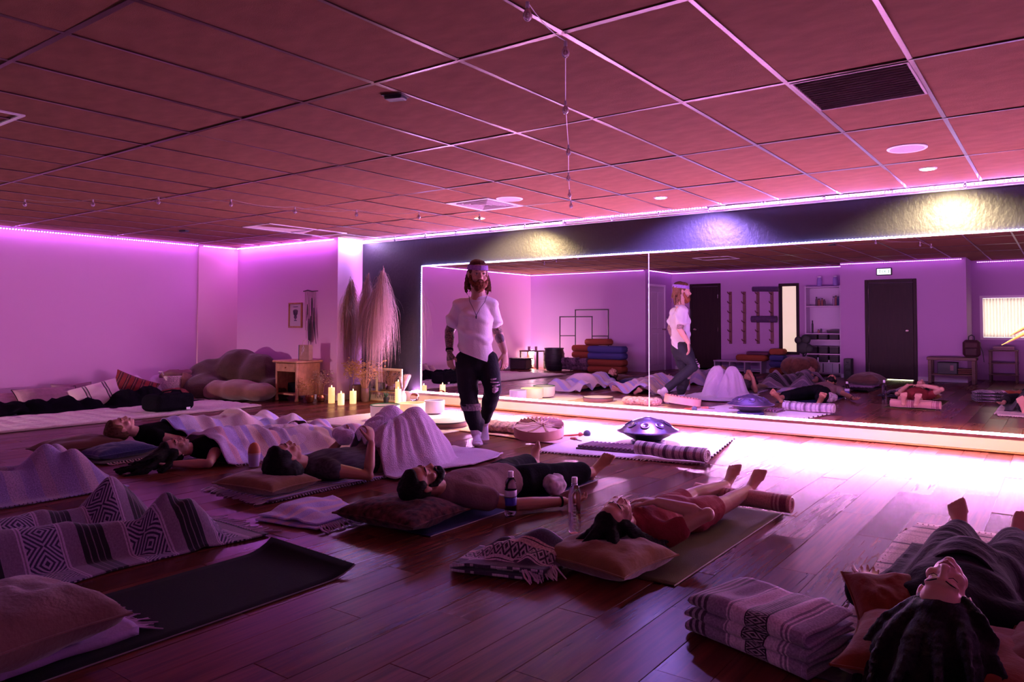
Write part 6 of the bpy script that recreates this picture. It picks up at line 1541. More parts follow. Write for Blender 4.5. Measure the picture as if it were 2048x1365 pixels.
b = B(); limb(b, [hiR, hiR.lerp(knR, .5), knR+V3(0, 0, .0), knR.lerp(anR, .5), anR+V3(0, 0, .05)], [.108, .100, .080, .076, .062], 16)
limb(b, [hiL, hiL.lerp(knL, .5), knL, knL.lerp(anL, .4), anL.lerp(knL, .12)], [.108, .098, .080, .070, .058], 16)
b.tube([pe+V3(0, 0, .06), pe-V3(0, 0, .08)], [(.172, .122), (.165, .118)], 18, up=FM, cap='round'); b.ell(anR+V3(0, 0, .1), (.075, .075, .06)); b.ell(knR+V3(0, 0, -.03), (.085, .085, .06))
obj('trousers', b, BLKP, t, voxel=.012, sm=3, disp=wr(.010, 9, 19))
RIP = M('ripped_pale_patch', (.40, .30, .36), .9, var=.6, vscale=40); 
def surf(p, r, up_=.0): return p+FM*r+V3(0, 0, up_)
for p, w_, h_, tl in ((hiL.lerp(knL, .62)+SD*.02, .10, .018, .1), (hiL.lerp(knL, .72)+SD*.02, .11, .014, -.05), (hiL.lerp(knL, .84)+SD*.03, .09, .022, .15), (hiL.lerp(knL, .98)+SD*.02, .07, .06, .1)):
    n_ = 7; G = np.array([[surf(p, .102-.05*abs(u)**2.0, v*h_/2*(1-.6*abs(u)))+SD*(u*w_/2)+V3(0, 0, tl*u*.05) for v in (-1, 0, 1)] for u in np.linspace(-1, 1, n_)])
    obj('torn_patch', B().sheet(G, .004), RIP, t)
G = np.array([[knR.lerp(anR, .10+.20*v)+(FM*math.cos(a)+SD*math.sin(a))*(.092-.004*v) for v in np.linspace(0, 1, 4)] for a in np.linspace(-1.5, 1.5, 14)])
obj('knee_band', B().sheet(G, .005), M('grey_knee_band', (.16, .12, .14), .9, var=.8, vscale=50), t)
SOCK = M('white_sock', (.72, .64, .74), .9, sheen=.2, bump=.3, bscale=90)
for a, fd, so, sh_ in ((anR-V3(0, 0, .01), FM+SD*.12, V3(0, 0, -1), knR), (anL, fL, -FM+V3(0, 0, -.55), knL)):
    b = B(); foot_b(b, a, fd, so, 1.12, False); b.tube([a, a.lerp(sh_, .2)], [.052, .054], 12, cap='round')
    s2 = Vector(so); f2 = Vector(fd).normalized(); s2 = (s2-f2*s2.dot(f2)).normalized(); b.tube([a+f2*.12+s2*.062, a+f2*.19+s2*.068], [(.048, .02), (.035, .017)], 12, up=s2, cap='round')
    obj('sock', b, SOCK, t, voxel=.008, sm=3)
NK = M('dark_cord', (.05, .03, .05), .6); fr_ = FM*.150
pnd = ch+FM*.150+SD*.02+V3(0, 0, .04)
for sgn in (-1, 1):
    obj('necklace', B().tube([nb+SD*(.085*sgn)-V3(0, 0, .0)+FM*.02, nb+SD*(.07*sgn)+FM*.115-V3(0, 0, .06), nb.lerp(pnd, .62)+SD*(.035*sgn)+FM*.045, pnd], .0028, 6), NK, t)
obj('pendant', B().ell(pnd-V3(0, 0, .015), (.008, .006, .018)), NK, t)
dv = (wrR-elR).normalized(); obj('wristband', B().lathe([(.031, -.010), (.037, -.010), (.037, .010), (.031, .010)], wrR-dv*.015, 18, frame(dv.orthogonal(), dv)), BLACKC, t)
# ================================================================== behind the camera, seen in the mirror
def vx(px, Y): return vy(px, 650, Y).x
def vz(px, py, Y): return vy(px, py, Y).z
DOORD = M('dark_brown_door', (.020, .008, .009), .5, spec=.15, var=.2, vscale=5, stretch=(6, 6, .6)); DOORW = M('white_door', (.62, .50, .60), .5)
KNOB = M('door_knob_metal', (.6, .5, .45), .25, metal=1)
def door(name, x0, x1, zt, Y, mat, fmat, knob, gap=None):
    d = struct(name, B().span((x0, Y-.005, .012), (x1, Y+.012, zt), bev=.003), mat, smooth=False)
    for a, b_ in (((x0-.07, Y-.002, 0), (x0-.004, Y+.03, zt+.07)), ((x1+.004, Y-.002, 0), (x1+.07, Y+.03, zt+.07)), ((x0-.004, Y-.002, zt+.004), (x1+.004, Y+.03, zt+.07))):
        obj('door_casing', B().span(a, b_, bev=.006), fmat, d, smooth=False)
    h = obj('door_knob', B().lathe([(0, 0), (.028, .0), (.028, .008), (.012, .012), (.012, .04), (.026, .05), (.028, .066), (.018, .078), (0, .08)], (knob, Y+.012, 1.0), 18, Matrix.Rotation(-PI/2, 3, 'X')), KNOB, d)
    for z in (.25, 1.0, 1.8): obj('hinge', B().tube([((x0 if knob > (x0+x1)/2 else x1), Y+.018, z-.045), ((x0 if knob > (x0+x1)/2 else x1), Y+.018, z+.045)], .007, 8), KNOB, d)
    if gap: obj('lit_gap', B().span((x0+.25, Y-.003, .0015), (x1-.02, Y+.010, .011)), M('hall_light', (.9, .9, .7), .5, emit=(.85, .9, .5), power=6), d, smooth=False)
    return d
door('door_1', vx(1386, YB2), vx(1437, YB2), min(2.06, vz(1437, 573, YB2)), YB2, DOORD, DOORD, vx(1386, YB2)+.07)
door('door_2', vx(1738, YB3), vx(1827, YB3), vz(1780, 566, YB3), YB3, DOORD, DOORD, vx(1815, YB3), True)
# white door on the short return wall
yd0, yd1 = YB1-.95, YB1-.18
d = struct('door_3', B().span((XR1-.004, yd0, .01), (XR1+.010, yd1, 2.03), bev=.003), DOORW, smooth=False)
for z0, z1 in ((.15, .9), (1.02, 1.9)):
    for a, b_ in ((yd0+.1, (yd0+yd1)/2-.03), ((yd0+yd1)/2+.03, yd1-.1)): obj('raised_panel', B().span((XR1+.008, a, z0), (XR1+.016, b_, z1), bev=.006), DOORW, d, smooth=False)
for a, b_ in (((XR1-.002, yd0-.06, 0), (XR1+.024, yd0-.004, 2.09)), ((XR1-.002, yd1+.004, 0), (XR1+.024, yd1+.06, 2.09)), ((XR1-.002, yd0-.004, 2.034), (XR1+.024, yd1+.004, 2.09))): obj('door_casing', B().span(a, b_, bev=.005), TRIMW, d, smooth=False)
obj('door_knob', B().lathe([(0, 0), (.026, 0), (.012, .012), (.026, .05), (.02, .07), (0, .075)], (XR1+.010, yd0+.07, 1.0), 16, Matrix.Rotation(PI/2, 3, 'Y')), KNOB, d)
c = V3(XR1, YB2+.28, 1.25); t = thing('light_switch', 'small light switch on the wall beside the white door', 'switch', c)
obj('plate', B().box(c+V3(.004, 0, 0), (.008, .075, .12), None, bev=.003), M('switch_grey', (.25, .2, .25), .5), t, smooth=False); obj('rocker', B().box(c+V3(.010, 0, 0), (.006, .03, .06), None, bev=.002), WHITEP, t, smooth=False)

# window with a back-lit curtain
WX1 = WX0+1.5
w = struct('window_1', B().span((WX0-.05, YB4-.03, WZ0-.05), (WX1+.05, YB4+.02, WZ0)).span((WX0-.05, YB4-.03, WZ1), (WX1+.05, YB4+.02, WZ1+.05)).span((WX0-.05, YB4-.03, WZ0), (WX0, YB4+.02, WZ1)).span((WX1, YB4-.03, WZ0), (WX1+.05, YB4+.02, WZ1)), TRIMW, smooth=False)
obj('window_pane', B().span((WX0, YB4-.09, WZ0), (WX1, YB4-.085, WZ1)), M('daylit_pane', (.9, .9, .9), .5, emit=(1, .96, .88), power=WINDOW_GLOW), w, smooth=False)
cm, nt, b_ = nodes('sheer_curtain'); b_.inputs['Base Color'].default_value = (.8, .76, .72, 1); b_.inputs['Roughness'].default_value = .9
tr = nn(nt, 'ShaderNodeBsdfTranslucent'); tr.inputs[0].default_value = (.85, .8, .72, 1); mx_ = nn(nt, 'ShaderNodeMixShader'); mx_.inputs[0].default_value = .65
nt.links.new(b_.outputs[0], mx_.inputs[1]); nt.links.new(tr.outputs[0], mx_.inputs[2]); nt.links.new(mx_.outputs[0], nt.nodes['Material Output'].inputs[0])
for k in range(4):
    n_ = 44; x0_ = WX0+.004+(WX1-WX0-.008)*k/4; x1_ = WX0+(WX1-WX0-.008)*(k+1)/4
    G = np.array([[(x0_+(x1_-x0_)*i/(n_-1), YB4-.045+.018*math.sin(i*.95+k)*(.7+.3*z_), WZ0+.004+(WZ1-WZ0-.008)*z_) for z_ in np.linspace(0, 1, 8)] for i in range(n_)])
    obj('curtain_panel', B().sheet(G, .0015), cm, w, ang=180)
# lit frosted pane in a dark frame
a, b_ = vy(1558, 568, YB2), vy(1600, 710, YB2)
w = struct('window_2', B(), None)
fb = B(); fw = .065
for (u0, v0), (u1, v1) in (((a.x, a.z), (b_.x, a.z-fw)), ((a.x, b_.z+fw), (b_.x, b_.z)), ((a.x, a.z-fw), (a.x+fw, b_.z+fw)), ((b_.x-fw, a.z-fw), (b_.x, b_.z+fw))): fb.span((u0, YB2, v1), (u1, YB2+.03, v0), bev=.006)
bpy.data.objects.remove(w); w = struct('window_2', fb, DOORD, smooth=False)
obj('frosted_pane', B().span((a.x+fw, YB2+.002, b_.z+fw), (b_.x-fw, YB2+.010, a.z-fw)), M('frosted_lit', (.7, .6, .5), .7, emit=(1, .80, .56), power=.62, var=.06, vscale=3), w, smooth=False)
obj('blind_rail', B().span((a.x+fw, YB2+.011, b_.z+fw), (a.x+fw+.02, YB2+.02, a.z-fw)), DOORD, w, smooth=False)

# exit sign
p = vy(1769, 544, YB3); t = thing('exit_sign', 'glowing exit sign above the second dark door, lettered EXIT', 'sign', p)
obj('housing', B().box(p+V3(0, .025, 0), (.30, .05, .15), None, bev=.01), BLACK, t, smooth=False)
obj('lit_face', B().box(p+V3(0, .052, 0), (.26, .006, .115)), M('exit_face', (.8, .9, .85), .5, emit=(.85, 1, .88), power=1.3), t, smooth=False)
text('EXIT', t, p+V3(0, .057, 0), .10, M('exit_green', (.03, .25, .12), .6), rot=(PI/2, 0, PI), name='lettering')

# mat racks with pegs and rolled mats
RK = M('rack_wood', (.16, .06, .06), .55, var=.2, vscale=9)
for k, px in enumerate((1462, 1490, 1517, 1545)):
    zt, zb = vz(px, 584, YB2), vz(px, 688, YB2); x = vx(px, YB2)
    t = thing('mat_rack', ('wooden peg rack nearest the first dark door', 'second wooden peg rack from the first dark door', 'wooden peg rack holding the ends of two rolled mats, far from the lit pane', 'wooden peg rack beside the lit pane')[k], 'rack', V3(x, YB2, zb), 'peg racks for rolled mats')
    obj('board', B().span((x-.035, YB2+.001, zb), (x+.035, YB2+.025, zt), bev=.004), RK, t, smooth=False)
    for q in range(6):
        z = zt-.06-(zt-zb-.12)*q/5
        obj('peg', B().tube([(x, YB2+.02, z), (x-.01, YB2+.13, z+.02), (x-.015, YB2+.16, z+.05)], .012, 8, cap='round'), RK, t)
for px0, px1, py, lb in ((1506, 1557, 579, 'dark rolled mat on the top pegs of the racks'), (1504, 1554, 639, 'thicker dark rolled mat on the middle pegs')):
    a, b_ = vy(px0, py, YB2+.09), vy(px1, py, YB2+.09); r = .055 if py < 600 else .075
    t = thing('rolled_mat', lb, 'mat', a.lerp(b_, .5)); bb = B()
    obj('roll', B().tube([a, a.lerp(b_, .5), b_], r, 18), M('rolled_violet_mat', (.07, .03, .09), .8, var=.2), t)
    for e in (a, b_): obj('spiral_end', B().tube([e+V3(math.copysign(.002, e.x-a.lerp(b_, .5).x), math.cos(q)*r*(.2+.75*q/14), math.sin(q)*r*(.2+.75*q/14)) for q in np.linspace(0, 14, 40)], .006, 5), M('mat_core', (.12, .07, .12), .8), t)
# white bookcase
sx0, sx1 = vx(1618, YB2), vx(1690, YB2)-.01; zt = vz(1650, 573, YB2); dp = .30; SW = M('white_shelf_paint', (.60, .48, .62), .5)
t = thing('bookcase', 'tall white bookcase full of small jars, dark baskets and books', 'bookcase', ((sx0+sx1)/2, YB2+dp/2, 0))
for x in (sx0, sx1-.03): obj('side_panel', B().span((x, YB2+.005, 0), (x+.03, YB2+dp, zt), bev=.003), SW, t, smooth=False)
obj('back_panel', B().span((sx0+.03, YB2+.004, 0), (sx1-.03, YB2+.014, zt)), SW, t, smooth=False)
zs = [.06]+[vz(1650, py, YB2+.3) for py in (726, 709, 681, 668, 613)]+[zt-.03]
for z in zs: obj('shelf', B().span((sx0+.03, YB2+.014, z-.012), (sx1-.03, YB2+dp-.004, z+.012), bev=.002), SW, t, smooth=False)
rg = random.Random(3); cols = [M('shelf_item_%d' % i, c, .6) for i, c in enumerate(((.05, .03, .06), (.12, .07, .1), (.3, .2, .3), (.04, .05, .15), (.25, .1, .08), (.02, .015, .02)))]
def on_shelf(kind, z, xs, hs, rs, lb, cat, grp):
    for k, (x, h, r) in enumerate(zip(xs, hs, rs)):
        t2 = thing(kind, ((ORD[k]+' ' if len(hs) > 1 else '')+lb), cat, V3(x, YB2+.2, z), grp); m_ = rg.choice(cols)
        if kind == 'jar':
            obj('jar_body', B().lathe([(0, 0), (r, .002), (r, h*.7), (r*.6, h*.82), (r*.6, h*.9), (0, h*.9)], (x, YB2+.2, z), 12), m_, t2); obj('jar_lid', B().lathe([(0, h*.9), (r*.66, h*.9), (r*.66, h), (0, h)], (x, YB2+.2, z), 12), BLACK, t2)
        elif kind == 'basket':
            obj('basket_body', B().span((x-r, YB2+.05, z), (x+r, YB2+.28, z+h), bev=.012), cols[5], t2, smooth=False); obj('basket_rim', B().span((x-r-.004, YB2+.046, z+h-.02), (x+r+.004, YB2+.284, z+h), bev=.006), cols[1], t2, smooth=False)
        else:
            obj('cover', B().span((x-r, YB2+.06, z), (x+r, YB2+.26, z+h), bev=.003), m_, t2, smooth=False); obj('pages', B().span((x-r+.003, YB2+.07, z+.003), (x+r-.003, YB2+.262, z+h-.004)), WHITEP, t2, smooth=False)
W_ = sx1-sx0
on_shelf('jar', zs[5]+.012, [sx0+W_*f for f in (.3, .37, .46, .52, .78, .84, .9)], (.2, .16, .17, .14, .2, .22, .2), (.025, .03, .022, .026, .03, .028, .026), 'small dark jar from the lit pane on the upper shelf of the bookcase', 'jar', 'jars on the upper shelf')
on_shelf('jar', zs[4]+.012, [sx0+W_*f for f in (.18, .35, .42)], (.28, .08, .1), (.02, .025, .02), 'small vessel from the lit pane on the middle shelf of the bookcase', 'jar', 'vessels on the middle shelf')
on_shelf('basket', zs[4]+.012, [sx0+W_*.8], (.07,), (.15,), 'flat dark tray on the middle shelf of the bookcase', 'tray', 'tray')
for z, gi in ((zs[3], 0), (zs[2], 1), (zs[1], 2)):
    h = min(.16, (zs[zs.index(z)+1]-z)*.8); on_shelf('basket', z+.012, [sx0+W_*f for f in (.2, .5, .8)], (h,)*3, (W_*.13,)*3, ('dark basket from the lit pane, third raised shelf of the bookcase', 'dark basket from the lit pane, second raised shelf of the bookcase', 'dark basket from the lit pane, lowest raised shelf of the bookcase')[gi], 'basket', 'baskets in the bookcase')
on_shelf('storage_book', zs[0]+.012, [sx0+W_*f for f in (.14, .22, .34, .44, .56, .68, .8, .88)], (.34, .3, .33, .3, .34, .28, .32, .34), (.03, .025, .05, .03, .05, .05, .04, .03), 'large book from the lit pane on the bottom shelf of the bookcase', 'book', 'books on the bottom shelf')
for px, lb in ((1640, 'glass jar on top of the bookcase, near the lit pane'), (1672, 'glass jar on top of the bookcase, near the wall corner')):
    x = vx(px, YB2+.15); t = thing('storage_jar', lb, 'jar', V3(x, YB2+.15, zt), 'jars on top of the bookcase')
    obj('jar_body', B().lathe([(0, 0), (.05, .003), (.055, .05), (.05, .15), (.035, .18), (.035, .19), (0, .19)], (x, YB2+.15, zt), 16), M('violet_glass', (.3, .22, .5), .15, spec=.7), t); obj('jar_lid', B().lathe([(0, .19), (.04, .19), (.04, .215), (0, .22)], (x, YB2+.15, zt), 16), WHITEP, t)
# cubby bench with bolsters on top
bx0, bx1 = vx(1440, YB2), vx(1533, YB2); bz = vz(1480, 722, YB2+.35)
t = thing('cubby_bench', 'low white cubby bench under the peg racks', 'bench', ((bx0+bx1)/2, YB2+.2, 0))
for f in (0, .33, .66, 1): obj('divider', B().span((bx0+(bx1-bx0-.03)*f, YB2+.01, 0), (bx0+(bx1-bx0-.03)*f+.03, YB2+.36, bz-.03)), SW, t, smooth=False)
obj('seat_board', B().span((bx0-.01, YB2+.01, bz-.03), (bx1+.01, YB2+.38, bz), bev=.005), SW, t, smooth=False); obj('base_board', B().span((bx0+.03, YB2+.01, .04), (bx1-.03, YB2+.36, .06)), SW, t, smooth=False)
CUSH = dict(o=M('orange_bolster', (.30, .085, .04), .9, spec=.1, bump=.3), u=M('blue_bolster', (.07, .075, .22), .9, spec=.1, bump=.3), p=M('plum_bolster', (.12, .04, .08), .9, spec=.1, bump=.3))
def bolster(label, c, size, col, rot=0, grp=None):
    t = thing('bolster', label, 'bolster', c, grp); o = obj('cover', B().box(V3(*c)+V3(0, 0, size[2]/2), size, Rz(rot), bev=min(size)*.28), CUSH[col], t, ang=70)
    w, d, h = size; obj('piping', B().tube([V3(*c)+Rz(rot) @ V3(a*w/2*.9, b_*d/2*1.0, h*.5) for a, b_ in ((-1, -1), (1, -1), (1, 1), (-1, 1), (-1, -1))], .006, 6), CUSH[col], t)
    obj('strap_handle', B().tube([V3(*c)+Rz(rot) @ V3(w/2*.98, -.05, h*.5), V3(*c)+Rz(rot) @ V3(w/2+.02, 0, h*.5), V3(*c)+Rz(rot) @ V3(w/2*.98, .05, h*.5)], .008, 6), CUSH[col], t)
    return t
bolster('orange bolster lying on the cubby bench', (vx(1505, YB2+.2), YB2+.2, bz+.001), (.72, .32, .14), 'o'); bolster('thin plum bolster on the orange one over the cubby bench', (vx(1518, YB2+.2), YB2+.2, bz+.142), (.52, .28, .07), 'p')
for k, (c, z) in enumerate((('o', .002), ('u', .16), ('u', .30), ('o', .44))): bolster(('orange bolster at the bottom of the short stack by the cubby bench', 'lower blue bolster in the short stack by the cubby bench', 'upper blue bolster in the short stack by the cubby bench', 'orange bolster on top of the short stack by the cubby bench')[k], (vx(1556, YB2+.2), YB2+.2, z), (.34, .3, .13), c)
# stack of bolsters in the corner of the recess, garment rack, barrel, lamp table
ys = YB1+.28; xa, xb = vx(1190, ys), vx(1259, ys)
for k in range(5): bolster(('orange bolster on the floor at the back of the big stack', 'second orange bolster from the floor at the back of the big stack', 'middle orange bolster at the back of the big stack', 'fourth orange bolster from the floor at the back of the big stack', 'topmost orange bolster of the big stack')[k], ((xa-.28) if k < 4 else xa+.1, ys-.03, .002+.155*k), (.66, .33, .15), 'o')
for k, c in enumerate('oouu'): bolster(('orange bolster on the floor at the front of the big stack', 'second orange bolster from the floor at the front of the big stack', 'lower blue bolster of the big stack', 'upper blue bolster of the big stack')[k], ((xa+xb)/2+.1, ys+.36, .002+.155*k), (xb-xa, .32, .15), c)
xr = [vx(px, YB1+.2) for px in (1146, 1212, 1127, 1191)]; za, zb = vz(1180, 620, YB1+.1), vz(1160, 634, YB1+.3)
t = thing('garment_rack', 'black two tier garment rack of thin tubes against the pink wall', 'rack', ((xr[0]+xr[3])/2, YB1+.2, 0))
for x, z, y in ((xr[0], za, YB1+.08), (xr[1], za, YB1+.08), (xr[2], zb, YB1+.34), (xr[3], zb, YB1+.34)): obj('upright', B().tube([(x, y, .0), (x, y, z)], .013, 8), BLACK, t)
for x0_, x1_, z, y in ((xr[0], xr[1], za, YB1+.08), (xr[2], xr[3], zb, YB1+.34)): obj('top_rail', B().tube([(x0_-.013, y, z), (x1_+.013, y, z)], .013, 8), BLACK, t)
for x0_, x1_ in ((xr[2], xr[0]), (xr[3], xr[1])):
    for z in (vz(1140, 672, YB1+.2), .12): obj('rung', B().tube([(x0_, YB1+.34, z), (x1_, YB1+.08, z)], .010, 8), BLACK, t)
for k, px in enumerate((1128, 1150, 1172)):
    cushion(('grey floral cushion against the black barrel', 'middle grey floral cushion below the garment rack', 'grey floral cushion beside the big bolster stack')[k], V3(vx(px, YB1+.55), YB1+.55, .17), (.40, .36, .15), Matrix.Rotation(math.radians(62), 3, 'X') @ Rz(.05*k), M('grey_floral', (.16, .10, .14), .95, spec=.1, var=.7, vscale=14), 71+k)
c = V3(vx(1109, YB1+.6), YB1+.6, 0); t = thing('barrel_pot', 'big black ribbed barrel pot in front of the corner lamp', 'pot', c)
obj('pot_body', B().lathe([(0, 0), (.19, .005), (.235, .1), (.26, .25), (.25, .42), (.225, .5), (.235, .53), (.215, .53), (.21, .45), (0, .44)], c, 32), BLACK, t)
for z, r in ((.12, .242), (.25, .263), (.4, .256)): obj('rib', B().lathe([(r-.004, z-.012), (r+.006, z-.008), (r+.006, z+.008), (r-.004, z+.012)], c, 32), BLACK, t)
obj('rim', B().lathe([(.215, .52), (.242, .52), (.242, .545), (.215, .545)], c, 32), M('pot_rim', (.05, .04, .06), .4), t)
tx0, tx1 = max(X0+.06, vx(1042, YB1+.35)), vx(1086, YB1+.35); tz = .46
t = thing('corner_table', 'small dark corner table with a lamp glowing under and behind it', 'table', ((tx0+tx1)/2, YB1+.35, 0))
obj('table_top', B().span((tx0, YB1+.2, tz-.03), (tx1, YB1+.56, tz), bev=.006), WOODD, t, smooth=False)
for x in (tx0+.03, tx1-.03):
    for y in (YB1+.23, YB1+.53): obj('leg', B().span((x-.022, y-.022, 0), (x+.022, y+.022, tz-.031), bev=.004), WOODD, t, smooth=False)
for k, px in enumerate((1059, 1073)):
    c = V3(vx(px, YB1+.4), YB1+.4, tz); t = thing('pink_cup', ('pink cup on the corner table, away from the barrel pot', 'pink cup on the corner table, nearest the barrel pot')[k], 'cup', c, 'pink cups on the corner table')
    obj('cup_body', B().lathe([(0, 0), (.03, .002), (.035, .1), (.03, .1), (.026, .02), (0, .012)], c, 16), M('pink_cup', (.5, .28, .3), .5), t); obj('rim', B().lathe([(.029, .096), (.037, .096), (.037, .103), (.029, .103)], c, 16), WHITEP, t)
c = V3((tx0+tx1)/2-.12, YB1+.30, .0); t = thing('glow_lamp', 'round lamp glowing under the corner table', 'lamp', c)
obj('base', B().lathe([(0, 0), (.07, .003), (.07, .03), (.03, .05), (.025, .09), (0, .09)], c, 20), WOODD, t)
obj('globe', B().ell(c+V3(0, 0, .17), .085, None, 18, 12), M('globe_glow', (1, .9, .8), .5, emit=(1, .70, .50), power=260), t)
c = V3(X0+.16, YB1+.16, 0); t = thing('uplighter', 'floor uplighter in the corner behind the small table', 'lamp', c)
obj('shade', B().lathe([(.02, 0), (.07, .005), (.06, .2), (.08, .34), (.076, .34), (.055, .2), (.02, .02)], c, 20), WHITEP, t); obj('bulb', B().ell(c+V3(0, 0, .40), .06, None, 14, 10), M('uplight_bulb', (1, 1, 1), .5, emit=(1, .62, .78), power=4200), t)
c = V3(vx(1043, YB1+.75), YB1+.75, 0); t = thing('woven_box', 'dark woven storage box in front of the corner table', 'box', c)
obj('box_body', B().box(c+V3(0, 0, .13), (.50, .3, .25), None, bev=.025), M('dark_wicker', (.045, .03, .03), .8, bump=1, bscale=40), t, smooth=False); obj('lid', B().box(c+V3(0, 0, .268), (.52, .32, .025), None, bev=.008), M('dark_wicker2', (.06, .04, .04), .8), t, smooth=False)
obj('handle', B().tube([c+V3(-.06, .152, .19), c+V3(-.04, .172, .2), c+V3(.04, .172, .2), c+V3(.06, .152, .19)], .007, 6), BLACK, t)
# plant, brown bolster heap, loudspeaker
x = vx(1607, YB2+.55); c = V3(x, YB2+.55, 0); t = thing('round_leaf_plant', 'dark round leaved plant in a tall black stand beside the bookcase', 'plant', c)
obj('stand', B().lathe([(0, 0), (.13, .004), (.12, .3), (.15, .38), (.15, .41), (0, .41)], c, 20), BLACK, t)
for k, (dx, dz, r) in enumerate(((-.10, .78, .085), (.06, .80, .11), (.0, .62, .14), (.12, .60, .10))):
    obj('stem', B().tube([c+V3(0, 0, .4), c+V3(dx*.6, .02, dz-.1), c+V3(dx, .03, dz)], .012, 6), BLACK, t)
    obj('leaf', B().ell(c+V3(dx, .04, dz), (r, .03, r), None, 14, 8), M('black_green_leaf', (.010, .014, .012), .6), t)
c = V3(vx(1600, YB2+.9), YB2+.9, 0); t = thing('floor_pouf', 'slumped brown floor pouf below the dark round leaved plant', 'pouf', c); bb = B()
for k in range(5): bb.ell(c+V3(.16*math.cos(k*1.3), .12*math.sin(k*1.3), .22), (.26, .22, .21))
obj('cover', bb, M('brown_fur', (.16, .07, .045), .95, spec=.1, sheen=.3, var=.3, vscale=14), t, voxel=.02, sm=4, disp=wr(.02, 7, 4)); obj('seam', B().tube([c+V3(.36*math.cos(a), .30*math.sin(a), .2) for a in np.linspace(0, 2*PI, 24)], .008, 5), BROWNC, t)
c = V3(vx(1697, YB3+.2), YB3+.22, 0); t = thing('loudspeaker', 'slim black loudspeaker standing by the corner of the bookcase recess', 'speaker', c)
obj('cabinet', B().span(c+V3(-.075, -.1, 0), c+V3(.075, .1, .42), bev=.01), BLACK, t, smooth=False)
for z, r in ((.12, .055), (.25, .05), (.35, .025)): obj('driver', B().lathe([(0, .004), (r*.3, .008), (r, 0), (r*1.1, .006), (r*1.12, 0)], c+V3(0, .1, z), 18, Matrix.Rotation(-PI/2, 3, 'X')), M('driver_cone', (.04, .04, .045), .5), t)
# bench with a bag, stool
WB = M('brown_bench_wood', (.10, .042, .03), .5, var=.25, vscale=7, stretch=(1, 9, 9))
ex0, ex1 = vx(1859, YB3), vx(1956, YB3); ez = .50; Y0 = YB3+.02 if ex1 < XB4+.3 else YB3
t = thing('wooden_bench', 'brown wooden bench with a lower shelf beside the second dark door', 'bench', ((ex0+ex1)/2, YB3+.25, 0))
obj('seat_board', B().span((ex0, YB3+.04, ez-.06), (ex1, YB3+.42, ez), bev=.008), WB, t, smooth=False); obj('lower_shelf', B().span((ex0+.05, YB3+.06, .15), (ex1-.05, YB3+.40, .175), bev=.004), WB, t, smooth=False)
for x in (ex0+.05, ex1-.05):
    for y in (YB3+.08, YB3+.38): obj('leg', B().span((x-.03, y-.03, 0), (x+.03, y+.03, ez-.061), bev=.004), WB, t, smooth=False)
c = V3(vx(1898, YB3), YB3+.22, .176); t = thing('record_crate', 'black box with a small picture on the bench shelf', 'box', c)
obj('box_body', B().box(c+V3(0, 0, .11), (.34, .26, .22), None, bev=.006), BLACK, t, smooth=False); obj('picture', B().box(c+V3(.08, .132, .12), (.06, .004, .10)), M('crate_picture', (.25, .12, .14), .6), t, smooth=False)
c = V3(vx(1932, YB3), YB3+.22, .176); t = thing('folded_towel', 'folded brown towel on the bench shelf', 'towel', c)
for k in range(3): obj('fold', B().box(c+V3(0, 0, .022+.036*k), (.24, .24, .033), None, bev=.012), M('brown_towel', (.15, .07, .05), .95), t)
c = V3(vx(1945, YB3), YB3+.22, ez); t = thing('backpack', 'dark red backpack with a loop handle standing on the bench', 'backpack', c)
obj('pack_body', B().box(c+V3(0, 0, .17), (.30, .17, .33), Rz(.1), bev=.05), M('dark_red_nylon', (.05, .014, .018), .7), t, voxel=.012, sm=3); obj('front_pocket', B().box(c+V3(0, .095, .11), (.22, .05, .16), Rz(.1), bev=.02), M('dark_red_nylon2', (.04, .012, .016), .7), t, smooth=False)
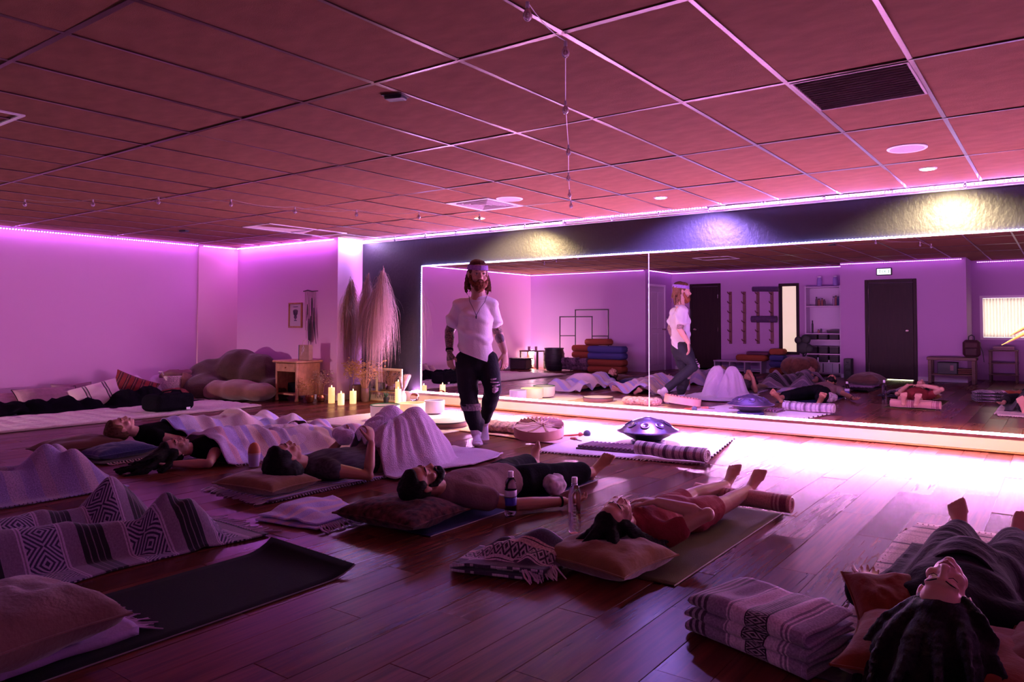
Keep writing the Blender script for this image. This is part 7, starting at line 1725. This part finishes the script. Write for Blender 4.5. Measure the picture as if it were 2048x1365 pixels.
obj('loop_handle', B().tube([c+V3(-.05, 0, .33), c+V3(-.045, 0, .40), c+V3(0, 0, .425), c+V3(.045, 0, .40), c+V3(.05, 0, .33)], .010, 8), BLACK, t); obj('shoulder_strap', B().tube([c+V3(.13, .04, .28), c+V3(.19, .06, .1), c+V3(.21, .08, -.08)], [(.02, .006)]*3, 8), BLACK, t)
qx0, qx1 = vx(1977, YB4+.4), vx(2024, YB4+.4); qx0 = max(qx0, XB4+.05); qx1 = qx0+.5
t = thing('wooden_shelf_stand', 'small wooden stand with two shelves and a folded cloth on top', 'stand', ((qx0+qx1)/2, YB4+.4, 0))
for x in (qx0+.03, qx1-.03):
    for y in (YB4+.23, YB4+.57): obj('leg', B().span((x-.02, y-.02, 0), (x+.02, y+.02, .60), bev=.004), WB, t, smooth=False)
for z in (.14, .36, .60): obj('shelf', B().span((qx0, YB4+.2, z), (qx1, YB4+.6, z+.02), bev=.004), WB, t, smooth=False)
c = V3((qx0+qx1)/2, YB4+.4, .62); t = thing('folded_cloth', 'pink folded cloth on the small wooden stand', 'cloth', c)
for k in range(2): obj('fold', B().box(c+V3(0, 0, .02+.034*k), (.36, .26, .03), None, bev=.012), PINKC, t)
# golden dried palm near the end of the mirror
c = V3(.35, MIRROR_Y-.30, 0); t = thing('dried_palm', 'tall golden dried palm fronds in a vase at the far end of the mirror', 'dried plant', c)
obj('vase', B().lathe([(0, 0), (.09, .004), (.12, .2), (.09, .42), (.06, .5), (.07, .52), (.055, .52), (0, .4)], c, 24), WHITEP, t)
tip = vy(2012, 672, c.y)
for k, (dx, dz) in enumerate(((tip.x-c.x, 1.02), (tip.x-c.x+.06, 1.10), (-.25, .92), (.3, 1.1), (.1, 1.25), (.25, .95))):
    P_ = [c+V3(0, 0, .5), c+V3(dx*.35, 0, .5+(dz-.5)*1.05), c+V3(dx*.75, .02, dz+.06), c+V3(dx, .02, dz-.06)]
    obj('frond', B().tube(P_, [(.004, .003), (.012, .004), (.016, .003), (.003, .002)], 6, up=(0, 1, 0)), M('golden_frond', (.55, .36, .16), .7), t)
